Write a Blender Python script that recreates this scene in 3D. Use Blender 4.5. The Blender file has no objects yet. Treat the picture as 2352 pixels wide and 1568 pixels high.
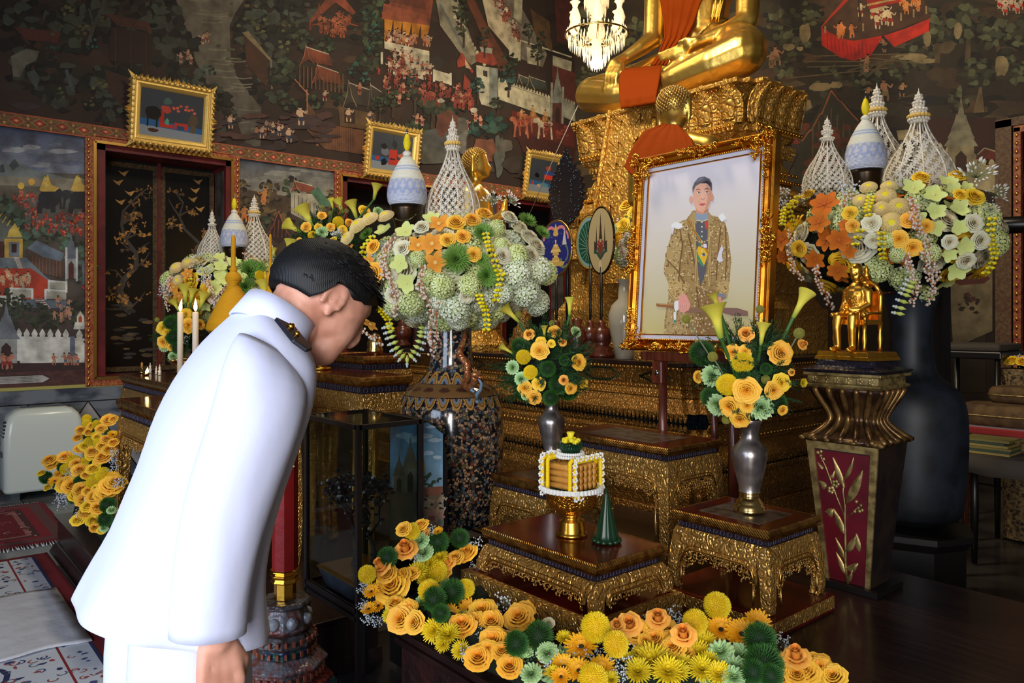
import bpy, bmesh, math, random
import numpy as np
from mathutils import Vector, Matrix, Euler
RD = random.Random(11)
PI = math.pi
sc = bpy.context.scene
C = sc.collection
S5, C5 = math.sin(math.radians(50)), math.cos(math.radians(50))
EYE, FPX, CX, HY = 1.42, 1750.0, 1176.0, 735.0

# ---------------- camera, world, lights, exposure ----------------
cam = bpy.data.cameras.new('camera'); camo = bpy.data.objects.new('camera', cam); C.objects.link(camo)
camo.location = (0, 0, EYE); camo.rotation_euler = (PI/2, 0, math.radians(50))
cam.sensor_width = 36; cam.lens = FPX/2352*36; cam.shift_y = -49/2352; cam.clip_start = .02
sc.camera = camo
sc.view_settings.view_transform = 'Standard'
try: sc.view_settings.look = 'None'
except Exception: pass
sc.view_settings.gamma = 1; sc.view_settings.exposure = 0; sc.view_settings.use_curve_mapping = False
w = bpy.data.worlds.new('world'); sc.world = w; w.use_nodes = True
w.node_tree.nodes['Background'].inputs[0].default_value = (.86, .80, .70, 1)
w.node_tree.nodes['Background'].inputs[1].default_value = .085

def r2(X, Y): return (X*C5 - Y*S5, X*S5 + Y*C5)
def area(name, loc, target, sx, sy, power, col, spread=None):
    l = bpy.data.lights.new(name, 'AREA'); l.shape = 'RECTANGLE'; l.size = sx; l.size_y = sy
    l.energy = power; l.color = col
    if spread: l.spread = math.radians(spread)
    o = bpy.data.objects.new(name, l); C.objects.link(o); o.location = loc
    d = Vector(target) - Vector(loc); o.rotation_euler = d.to_track_quat('-Z', 'Y').to_euler()
    return o
# daylight through the open door behind and to the left of the camera
dx, dy = r2(-2.9, -.9)
area('door_daylight', (dx, dy, 1.75), (*r2(-.6, 2.2), 1.0), 1.9, 2.6, 118, (.62, .76, 1.0))
# added fill light behind the camera, narrowed to brighten the tables and flowers
dx, dy = r2(-.5, -3.2)
area('rear_fill_light', (dx, dy, 1.9), (*r2(-.15, 2.6), .7), 1.8, 2.6, 62, (.98, .96, .96), 80)
# ceiling lamps over the statue
area('altar_lamp', (-3.3, 2.2, 5.2), (-3.8, 4.8, 3.0), .7, .7, 130, (1.0, .88, .64))
area('nave_lamp', (-5.6, 3.4, 5.6), (-5.8, 6.2, 2.6), 1.6, 1.6, 34, (1.0, .88, .70))

# ---------------- geometry helpers ----------------
def P(px, py, Y):
    X = (px-CX)/FPX*Y; x, y = r2(X, Y); return Vector((x, y, EYE+(HY-py)/FPX*Y))
def G(px, py, z): return P(px, py, (EYE-z)*FPX/(py-HY))
def onY(px, py, y0):
    a = (px-CX)/FPX; return P(px, py, y0/(a*S5+C5))
def onX(px, py, x0):
    a = (px-CX)/FPX; return P(px, py, x0/(a*C5-S5))
def depth(v): return -v[0]*S5 + v[1]*C5
def ray(px, py):
    a = (px-CX)/FPX; x, y = r2(a, 1); return Vector((x, y, (HY-py)/FPX))
EYEV = Vector((0, 0, EYE))
def onEll(px, py, c, r):
    d = ray(px, py); o = EYEV - Vector(c)
    D = Vector((d.x/r[0], d.y/r[1], d.z/r[2])); O = Vector((o.x/r[0], o.y/r[1], o.z/r[2]))
    A = D.dot(D); B = 2*D.dot(O); K = O.dot(O)-1; disc = B*B-4*A*K
    t = (-B-math.sqrt(disc))/(2*A) if disc > 0 else -B/(2*A)
    p = EYEV + d*t; q = p-Vector(c)
    n = Vector((q.x/r[0]**2, q.y/r[1]**2, q.z/r[2]**2)).normalized()
    return p, n

def lin(c):
    def f(u):
        u = u/255.0
        return u/12.92 if u <= .04045 else ((u+.055)/1.055)**2.4
    return tuple(f(u) for u in c[:3])

class MB:
    """collects polygons; build() links them as one mesh object"""
    def __init__(s):
        s.v = []; s.f = []; s.m = []; s.sm = []; s.c = []; s.M = Matrix.Identity(4); s.col = None; s.mi = 0
    def add(s, vs, fs, smooth=False, cols=None):
        b = len(s.v); M = s.M
        s.v.extend(tuple(M @ Vector(p)) for p in vs)
        if cols is None: cols = [s.col or (1, 1, 1)]*len(vs)
        s.c.extend(cols)
        for f in fs:
            s.f.append(tuple(i+b for i in f)); s.m.append(s.mi); s.sm.append(smooth)
    def box(s, x0, x1, y0, y1, z0, z1):
        s.add([(x0,y0,z0),(x1,y0,z0),(x1,y1,z0),(x0,y1,z0),(x0,y0,z1),(x1,y0,z1),(x1,y1,z1),(x0,y1,z1)],
              [(3,2,1,0),(4,5,6,7),(0,1,5,4),(1,2,6,5),(2,3,7,6),(3,0,4,7)])
    def frust(s, x0, x1, y0, y1, z0, X0, X1, Y0, Y1, z1):
        s.add([(x0,y0,z0),(x1,y0,z0),(x1,y1,z0),(x0,y1,z0),(X0,Y0,z1),(X1,Y0,z1),(X1,Y1,z1),(X0,Y1,z1)],
              [(3,2,1,0),(4,5,6,7),(0,1,5,4),(1,2,6,5),(2,3,7,6),(3,0,4,7)])
    def loft(s, rings, cap=True, close=True, smooth=True, cols=None):
        n = len(rings[0]); vs = [p for r in rings for p in r]; fs = []
        for i in range(len(rings)-1):
            for j in range(n if close else n-1):
                k = (j+1) % n
                fs.append((i*n+j, i*n+k, (i+1)*n+k, (i+1)*n+j))
        if cap and close:
            fs.append(tuple(range(n))[::-1]); fs.append(tuple((len(rings)-1)*n+j for j in range(n)))
        s.add(vs, fs, smooth, cols)
    def lathe(s, prof, n=32, smooth=True, c=(0,0,0), cap=True, phase=0):
        s.loft([[(c[0]+r*math.cos(2*PI*j/n+phase), c[1]+r*math.sin(2*PI*j/n+phase), c[2]+z) for j in range(n)] for r, z in prof], cap, True, smooth)
    def tube(s, pts, rad, n=8, smooth=True, cap=True):
        pts = [Vector(p) for p in pts]; N = len(pts)
        if not hasattr(rad, '__len__'): rad = [rad]*N
        up = Vector((0,0,1)); rings = []; prev = None
        for i in range(N):
            t = (pts[min(i+1,N-1)]-pts[max(i-1,0)])
            if t.length < 1e-9: t = Vector((0,0,1))
            t.normalize()
            if prev is None:
                a = up if abs(t.dot(up)) < .9 else Vector((1,0,0))
                u = t.cross(a).normalized()
            else:
                u = (prev - t*prev.dot(t))
                u = u.normalized() if u.length > 1e-6 else t.cross(Vector((1,0,0))).normalized()
            prev = u; v = t.cross(u)
            rings.append([tuple(pts[i]+(u*math.cos(2*PI*j/n)+v*math.sin(2*PI*j/n))*rad[i]) for j in range(n)])
        s.loft(rings, cap, True, smooth)
    def ball(s, c, r, n=10, m=6, smooth=True):
        if not hasattr(r, '__len__'): r = (r, r, r)
        prof = []
        for i in range(m+1):
            a = -PI/2+PI*i/m; prof.append((max(math.cos(a), .02), math.sin(a)))
        s.loft([[(c[0]+q*r[0]*math.cos(2*PI*j/n), c[1]+q*r[1]*math.sin(2*PI*j/n), c[2]+z*r[2]) for j in range(n)] for q, z in prof], True, True, smooth)
    def prism(s, poly, y0, y1, axis='y'):
        """extrude a 2D polygon given as (x,z) along y"""
        n = len(poly)
        vs = [(p[0], y0, p[1]) for p in poly]+[(p[0], y1, p[1]) for p in poly]
        fs = [tuple(range(n)), tuple(range(2*n-1, n-1, -1))]+[(j, j+n, (j+1)%n+n, (j+1)%n) for j in range(n)]
        s.add(vs, fs)
    def build(s, name, mat, parent=None, loc=None, kind=None, bev=0, sub=0, fix=False):
        me = bpy.data.meshes.new(name); me.from_pydata(s.v, [], s.f)
        me.polygons.foreach_set('material_index', s.m); me.polygons.foreach_set('use_smooth', s.sm)
        ca = me.color_attributes.new('Col', 'FLOAT_COLOR', 'POINT')
        a = np.ones((len(s.v), 4), dtype=np.float32)
        if s.c: a[:, :3] = np.array(s.c, dtype=np.float32)
        ca.data.foreach_set('color', a.ravel())
        for m in (mat if isinstance(mat, (list, tuple)) else [mat]): me.materials.append(m)
        if fix:
            bm = bmesh.new(); bm.from_mesh(me); bmesh.ops.recalc_face_normals(bm, faces=bm.faces); bm.to_mesh(me); bm.free()
        o = bpy.data.objects.new(name, me); C.objects.link(o)
        if parent is not None: o.parent = parent
        if loc is not None: o.location = loc
        if kind: o['kind'] = kind
        if bev:
            b = o.modifiers.new('bevel', 'BEVEL'); b.width = bev; b.segments = 2; b.limit_method = 'ANGLE'
        if sub:
            b = o.modifiers.new('sub', 'SUBSURF'); b.levels = sub; b.render_levels = sub
        return o

def thing(name, label, cat, loc=(0,0,0), rotz=0, group=None):
    o = bpy.data.objects.new(name, None); C.objects.link(o); o.location = loc; o.rotation_euler = (0,0,rotz)
    o.empty_display_size = .1
    o['label'] = label; o['category'] = cat
    if group: o['group'] = group
    return o
def tag(o, label, cat, group=None, kind=None):
    o['label'] = label; o['category'] = cat
    if group: o['group'] = group
    if kind: o['kind'] = kind
    return o
def part_at(name, me, parent, loc, rot=None, scale=1, kind=None):
    o = bpy.data.objects.new(name, me); C.objects.link(o); o.parent = parent
    o.location = loc
    if rot is not None: o.rotation_mode = 'QUATERNION'; o.rotation_quaternion = rot
    o.scale = (scale,)*3 if not hasattr(scale, '__len__') else scale
    if kind: o['kind'] = kind
    return o

# ---------------- materials ----------------
def mat(name, col, rough=.5, metal=0, col2=None, nscale=8, bump=None, att=False, vary=0, emis=0, ecol=None, trans=0, coat=0, sub=0, sheen=0, spec=None, alpha=1, ior=1.45, rvar=0, ramp=(.4,.62), detail=4, stretch=None, cells=None):
    m = bpy.data.materials.new(name); m.use_nodes = True; nt = m.node_tree; N = nt.nodes; L = nt.links
    b = N['Principled BSDF']; b.inputs['Roughness'].default_value = rough; b.inputs['Metallic'].default_value = metal
    b.inputs['IOR'].default_value = ior
    if trans: b.inputs['Transmission Weight'].default_value = trans
    if coat: b.inputs['Coat Weight'].default_value = coat; b.inputs['Coat Roughness'].default_value = .12
    if spec is not None: b.inputs['Specular IOR Level'].default_value = spec
    if sheen: b.inputs['Sheen Weight'].default_value = sheen
    if sub: b.inputs['Subsurface Weight'].default_value = sub; b.inputs['Subsurface Scale'].default_value = .02
    if alpha < 1: b.inputs['Alpha'].default_value = alpha
    tc = N.new('ShaderNodeTexCoord'); src = tc.outputs['Object']
    if stretch:
        mp = N.new('ShaderNodeMapping'); mp.inputs['Scale'].default_value = stretch; L.new(src, mp.inputs[0]); src = mp.outputs[0]
    if att:
        a = N.new('ShaderNodeAttribute'); a.attribute_name = 'Col'; out = a.outputs['Color']
    else:
        rgb = N.new('ShaderNodeRGB'); rgb.outputs[0].default_value = (*lin(col), 1); out = rgb.outputs[0]
    fac_out = None
    if col2 is not None:
        nz = N.new('ShaderNodeTexNoise'); nz.inputs['Scale'].default_value = nscale; nz.inputs['Detail'].default_value = detail
        L.new(src, nz.inputs['Vector'])
        cr = N.new('ShaderNodeValToRGB'); cr.color_ramp.elements[0].position = ramp[0]; cr.color_ramp.elements[1].position = ramp[1]
        L.new(nz.outputs['Fac'], cr.inputs[0])
        mx = N.new('ShaderNodeMix'); mx.data_type = 'RGBA'; mx.inputs[7].default_value = (*lin(col2), 1)
        L.new(cr.outputs[0], mx.inputs[0]); L.new(out, mx.inputs[6]); out = mx.outputs[2]
    if vary:
        oi = N.new('ShaderNodeObjectInfo'); hs = N.new('ShaderNodeHueSaturation')
        ma = N.new('ShaderNodeMapRange'); ma.inputs[3].default_value = 1-vary; ma.inputs[4].default_value = 1+vary*.5
        L.new(oi.outputs['Random'], ma.inputs[0]); L.new(ma.outputs[0], hs.inputs['Value'])
        mb = N.new('ShaderNodeMapRange'); mb.inputs[3].default_value = .5-vary*.04; mb.inputs[4].default_value = .5+vary*.04
        m3 = N.new('ShaderNodeMath'); m3.operation = 'FRACT'; m4 = N.new('ShaderNodeMath'); m4.operation = 'MULTIPLY'; m4.inputs[1].default_value = 17.3
        L.new(oi.outputs['Random'], m4.inputs[0]); L.new(m4.outputs[0], m3.inputs[0]); L.new(m3.outputs[0], mb.inputs[0]); L.new(mb.outputs[0], hs.inputs['Hue'])
        L.new(out, hs.inputs['Color']); out = hs.outputs[0]
    L.new(out, b.inputs['Base Color'])
    if emis:
        b.inputs['Emission Strength'].default_value = emis; b.inputs['Emission Color'].default_value = (*lin(ecol or col), 1)
    last = None
    for bp in (bump or []):
        kind, s_, st = bp[:3]
        if kind == 'noise':
            t = N.new('ShaderNodeTexNoise'); t.inputs['Scale'].default_value = s_; t.inputs['Detail'].default_value = 5; L.new(src, t.inputs[0]); h = t.outputs['Fac']
        elif kind == 'vor':
            t = N.new('ShaderNodeTexVoronoi'); t.inputs['Scale'].default_value = s_; L.new(src, t.inputs[0]); h = t.outputs['Distance']
        elif kind == 'wave':
            t = N.new('ShaderNodeTexWave'); t.inputs['Scale'].default_value = s_; t.bands_direction = bp[3] if len(bp) > 3 else 'Z'; L.new(src, t.inputs[0]); h = t.outputs['Fac']
        elif kind == 'scroll':   # relief of little curling scrolls
            dn = N.new('ShaderNodeTexNoise'); dn.inputs['Scale'].default_value = s_*.6; L.new(src, dn.inputs[0])
            va = N.new('ShaderNodeVectorMath'); va.operation = 'MULTIPLY_ADD'; L.new(dn.outputs['Color'], va.inputs[0]); va.inputs[1].default_value = (.9/s_,)*3; L.new(src, va.inputs[2])
            t = N.new('ShaderNodeTexVoronoi'); t.inputs['Scale'].default_value = s_; L.new(va.outputs[0], t.inputs[0])
            m1 = N.new('ShaderNodeMath'); m1.operation = 'MULTIPLY'; m1.inputs[1].default_value = 15; L.new(t.outputs['Distance'], m1.inputs[0])
            m2 = N.new('ShaderNodeMath'); m2.operation = 'SINE'; L.new(m1.outputs[0], m2.inputs[0])
            m5 = N.new('ShaderNodeMath'); m5.operation = 'SUBTRACT'; m5.inputs[0].default_value = 1.0; L.new(t.outputs['Distance'], m5.inputs[1])
            m6 = N.new('ShaderNodeMath'); m6.operation = 'MULTIPLY_ADD'; m6.inputs[1].default_value = .4; L.new(m2.outputs[0], m6.inputs[0]); 
            m7 = N.new('ShaderNodeMath'); m7.operation = 'MULTIPLY'; m7.inputs[1].default_value = 1.6; L.new(m5.outputs[0], m7.inputs[0]); L.new(m7.outputs[0], m6.inputs[2]); h = m6.outputs[0]
            if cells:   # gold tinted darker in the grooves of the carving
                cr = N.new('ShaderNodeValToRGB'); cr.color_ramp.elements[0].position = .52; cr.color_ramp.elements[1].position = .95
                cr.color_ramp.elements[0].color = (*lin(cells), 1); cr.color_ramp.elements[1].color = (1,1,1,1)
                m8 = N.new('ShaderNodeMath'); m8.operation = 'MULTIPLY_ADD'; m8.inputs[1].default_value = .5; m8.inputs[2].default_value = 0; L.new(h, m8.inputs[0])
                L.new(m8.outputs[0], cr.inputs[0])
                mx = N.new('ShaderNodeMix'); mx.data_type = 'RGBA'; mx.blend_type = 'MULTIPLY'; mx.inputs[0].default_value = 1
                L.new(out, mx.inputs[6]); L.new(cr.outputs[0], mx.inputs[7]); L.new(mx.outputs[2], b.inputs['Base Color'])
        bn = N.new('ShaderNodeBump'); bn.inputs['Strength'].default_value = st; bn.inputs['Distance'].default_value = bp[4] if len(bp) > 4 else 1.0/s_*.35
        L.new(h, bn.inputs['Height'])
        if last: L.new(last, bn.inputs['Normal'])
        last = bn.outputs[0]
    if last: L.new(last, b.inputs['Normal'])
    return m

M = {}
M['gold_smooth'] = mat('gold_smooth', (238, 200, 104), .33, .9, col2=(222, 176, 78), nscale=3, bump=[('noise', 14, .12)])
M['gold_curl'] = mat('gold_curl', (176, 140, 74), .5, .7, bump=[('noise', 60, .2)])
M['gold_bright'] = mat('gold_bright', (236, 176, 66), .26, 1, bump=[('noise', 30, .1)])
M['gold_satin'] = mat('gold_satin', (232, 174, 70), .36, 1)
M['gold_pale'] = mat('gold_pale', (240, 202, 112), .42, .6, bump=[('noise', 40, .2)])
M['gold_frame'] = mat('gold_frame', (214, 146, 46), .30, 1, col2=(190, 112, 26), nscale=9, bump=[('noise', 40, .12)])
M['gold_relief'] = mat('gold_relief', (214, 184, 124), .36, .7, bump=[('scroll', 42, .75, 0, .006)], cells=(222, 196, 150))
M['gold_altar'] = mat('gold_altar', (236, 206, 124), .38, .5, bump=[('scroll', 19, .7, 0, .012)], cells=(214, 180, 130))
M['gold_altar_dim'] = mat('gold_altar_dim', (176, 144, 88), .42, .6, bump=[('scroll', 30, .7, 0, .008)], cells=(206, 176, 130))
M['gold_leafedge'] = mat('gold_leafedge', (196, 150, 78), .38, 1, col2=(140, 96, 44), nscale=40, bump=[('wave', 60, .6, 'DIAGONAL', .003)])
M['gold_trim'] = mat('gold_trim', (205, 160, 84), .34, 1)
M['gilt_paint'] = mat('gilt_paint', (178, 156, 100), .45, .7, col2=(120, 100, 60), nscale=30)
M['black_band'] = mat('black_band', (34, 30, 40), .3, .2, bump=[('vor', 70, .6)])
M['glass_mosaic'] = mat('glass_mosaic', (24, 36, 44), .12, .5, bump=[('vor', 50, 1.0)])
M['red_lacquer'] = mat('red_lacquer', (86, 24, 14), .16, 0, col2=(58, 14, 10), nscale=6, coat=.4)
M['grey_lacquer'] = mat('grey_lacquer', (92, 84, 76), .25, 0, col2=(60, 48, 42), nscale=22, coat=.3)
M['dark_wood'] = mat('dark_wood', (40, 24, 22), .30, 0, col2=(26, 14, 14), nscale=5, stretch=(1, 14, 1), coat=.2)
M['dark_carved'] = mat('dark_carved', (44, 20, 18), .42, 0, col2=(24, 14, 14), nscale=9, bump=[('noise', 22, .8)])
M['brown_wood'] = mat('brown_wood', (96, 44, 26), .32, 0, col2=(66, 26, 16), nscale=6, stretch=(8, 8, 1), coat=.3)
M['black_wood'] = mat('black_wood', (20, 17, 17), .35, 0)
M['purple_black'] = mat('purple_black', (24, 20, 26), .4, 0, bump=[('noise', 30, .3)])
M['paint'] = mat('paint', (0,0,0), .75, 0, att=True, col2=(46, 36, 28), nscale=9, detail=12, ramp=(.36, .92), bump=[('noise', 60, .15)])
M['wall_plaster'] = mat('wall_plaster', (46, 36, 32), .9, 0, col2=(60, 48, 38), nscale=2)
M['marble'] = mat('marble', (120, 126, 134), .22, 0, col2=(66, 72, 84), nscale=3.5, detail=9, ramp=(.42, .6), stretch=(1, 1, 2))
M['marble_light'] = mat('marble_light', (176, 174, 178), .25, 0, col2=(130, 134, 142), nscale=4, detail=8)
M['floor_marble'] = mat('floor_marble', (110, 112, 112), .18, 0, col2=(62, 66, 70), nscale=2.2, detail=9, ramp=(.4, .62))
M['floor_marble_dark'] = mat('floor_marble_dark', (64, 58, 54), .2, 0, col2=(36, 34, 36), nscale=3, detail=8)
M['porcelain_white'] = mat('porcelain_white', (168, 160, 142), .12, 0, coat=.5)
M['plastic_white'] = mat('plastic_white', (214, 222, 214), .28, 0, coat=.2)
M['grey_plastic'] = mat('grey_plastic', (70, 78, 84), .35)
M['chrome'] = mat('chrome', (200, 205, 210), .15, 1)
M['pewter'] = mat('pewter', (176, 168, 164), .3, .85, col2=(110, 102, 100), nscale=12)
M['brass'] = mat('brass', (200, 170, 110), .22, 1)
M['dark_bronze'] = mat('dark_bronze', (58, 44, 30), .3, .8)
M['uniform'] = mat('uniform', (208, 214, 244), .85, 0, sheen=.1, bump=[('noise', 5, .25, 0, .02)])
M['skin'] = mat('skin', (214, 158, 136), .5, 0, sub=.1, col2=(196, 138, 116), nscale=20)
M['hair'] = mat('hair', (6, 6, 9), .6, 0, bump=[('wave', 90, .2, 'Y', .003)])
M['navy'] = mat('navy', (10, 12, 26), .5)
M['satin_orange'] = mat('satin_orange', (136, 52, 2), .8, 0, spec=.1, bump=[('noise', 9, .4, 0, .03)])
M['rug'] = mat('rug', (0,0,0), .95, 0, att=True, bump=[('noise', 160, .4)])
M['cloth_white'] = mat('cloth_white', (196, 198, 206), .9, 0, bump=[('noise', 7, .4, 0, .02), ('noise', 180, .2)])
M['glass'] = mat('glass', (215, 225, 225), .04, 0, trans=1, ior=1.12)
M['shade_glass'] = mat('shade_glass', (255, 240, 205), .15, 0, emis=.7, ecol=(255, 226, 170))
M['crystal'] = mat('crystal', (250, 250, 250), .02, 0, trans=1, ior=1.5)
M['crystal_lit'] = mat('crystal_lit', (255, 242, 214), .1, 0, emis=.3, ecol=(255, 226, 170))
M['lamp_glow'] = mat('lamp_glow', (255, 250, 235), .2, 0, emis=9, ecol=(255, 240, 205))
M['flame'] = mat('flame', (255, 220, 150), .4, 0, emis=22, ecol=(255, 214, 140))
M['wax'] = mat('wax', (236, 218, 190), .5, 0, sub=.3)
M['wax_yellow'] = mat('wax_yellow', (206, 150, 70), .45, 0, col2=(186, 128, 56), nscale=14, sub=.1)
M['red_wax'] = mat('red_wax', (150, 18, 18), .5, 0, col2=(120, 10, 12), nscale=5, bump=[('noise', 20, .2)])
M['leaf'] = mat('leaf', (20, 60, 26), .5, 0, vary=.3)
M['banana_leaf'] = mat('banana_leaf', (18, 52, 32), .35, 0, bump=[('wave', 8, .2, 'X', .002)])
M['fern'] = mat('fern', (26, 66, 30), .6, 0, vary=.4)
M['stem'] = mat('stem', (58, 98, 38), .45)
M['petal'] = mat('petal', (0,0,0), .6, 0, att=True, vary=.12, sub=.05)
M['fuzz'] = mat('fuzz', (0,0,0), .7, 0, att=True, vary=.12)
M['moss'] = mat('moss', (12, 26, 14), .9, 0, bump=[('noise', 40, 1.0, 0, .02)])
M['crochet'] = mat('crochet', (0,0,0), .8, 0, att=True, vary=.08, bump=[('wave', 9, .35, 'DIAGONAL', .03)])
M['woven'] = mat('woven', (0,0,0), .8, 0, att=True, bump=[('wave', 55, .9, 'Z', .003)])
M['white_bead'] = mat('white_bead', (226, 216, 196), .6)
M['white_flower'] = mat('white_flower', (232, 234, 232), .6)
M['yellow_woven'] = mat('yellow_woven', (226, 160, 12), .8, 0, bump=[('wave', 60, .8, 'Z', .003), ('vor', 200, .3)])
M['printed'] = mat('printed', (0,0,0), .35, 0, att=True)
M['printed_gold'] = mat('printed_gold', (0,0,0), .5, 0, att=True)
M['enamel'] = mat('enamel', (0,0,0), .18, 0, att=True, coat=.3)
M['velvet_red'] = mat('velvet_red', (140, 12, 10), .7, 0, sheen=.5)
M['cushion'] = mat('cushion', (104, 78, 46), .85, 0, col2=(74, 52, 30), nscale=14, bump=[('noise', 60, .3)])
M['cloth_grey'] = mat('cloth_grey', (74, 66, 56), .9, 0, bump=[('noise', 6, .4, 0, .02)])
M['ceramic_patch'] = mat('ceramic_patch', (96, 92, 92), .3, 0, col2=(110, 40, 36), nscale=40, bump=[('vor', 60, .6)])
M['grey_blue_vase'] = mat('grey_blue_vase', (30, 36, 46), .5, 0, col2=(14, 16, 20), nscale=7)
# ---------------- the room ----------------
XW, YW = -7.49, 7.41
floor = MB(); floor.box(-9, 3.2, -3, 8.2, -.12, -.012); floor = floor.build('floor', M['floor_marble_dark'], kind='structure')
tb = MB(); tb.box(-.247, .247, -.247, .247, -.012, 0); proto_tile = tb.build('tile', M['floor_marble'], floor, bev=.003)
tbd = MB(); tbd.box(-.247, .247, -.247, .247, -.012, 0); proto_dark = tbd.build('tile', M['floor_marble_dark'], floor, bev=.003)
first = True; firstd = True
for i in range(-15, 6):
    for j in range(-2, 9):
        x, y = i*.5+.2, j*.5+.15
        Y = -x*S5+y*C5; X = x*C5+y*S5
        if Y < 1.2 or abs(X) > .78*Y+.3: continue
        if -5.4 < x < -.3 and 2 < y < 5: continue
        left = x < -3.2 and y < 2.4
        if left:
            if first: proto_tile.location = (x, y, 0); first = False; continue
            o = proto_tile.copy()
        else:
            if firstd: proto_dark.location = (x, y, 0); firstd = False; continue
            o = proto_dark.copy()
        C.objects.link(o); o.location = (x, y, 0)
wins = [(1.49, 2.69), (3.86, 5.06), (6.1, 7.3)]
b = MB()
xs0, xs1 = XW-.7, XW
b.box(xs0, xs1, -2.5, YW+.7, 0, .905); b.box(xs0, xs1, -2.5, YW+.7, 2.99, 6.4)
e = [-2.5] + [v for q in wins for v in q] + [YW+.7]
for i in range(0, len(e), 2): b.box(xs0, xs1, e[i], e[i+1], .905, 2.99)
wall_left = b.build('wall_left', M['wall_plaster'], kind='structure')
b = MB(); b.box(XW-.7, -2.34, YW, YW+.7, 0, 6.4); b.box(-2.34, 1.2, YW, YW+.7, 3.12, 6.4); b.box(-.6, 3.2, YW, YW+.7, 0, 3.12)
b.box(-2.34, -.6, YW+.6, YW+.7, 0, 3.12)
wall_back = b.build('wall_back', M['wall_plaster'], kind='structure')
b = MB(); b.box(-9, 3.2, -3, 8.2, 6.4, 6.5); ceiling = b.build('ceiling', mat('ceiling_red', (92, 34, 26), .7, 0), kind='structure')

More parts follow.
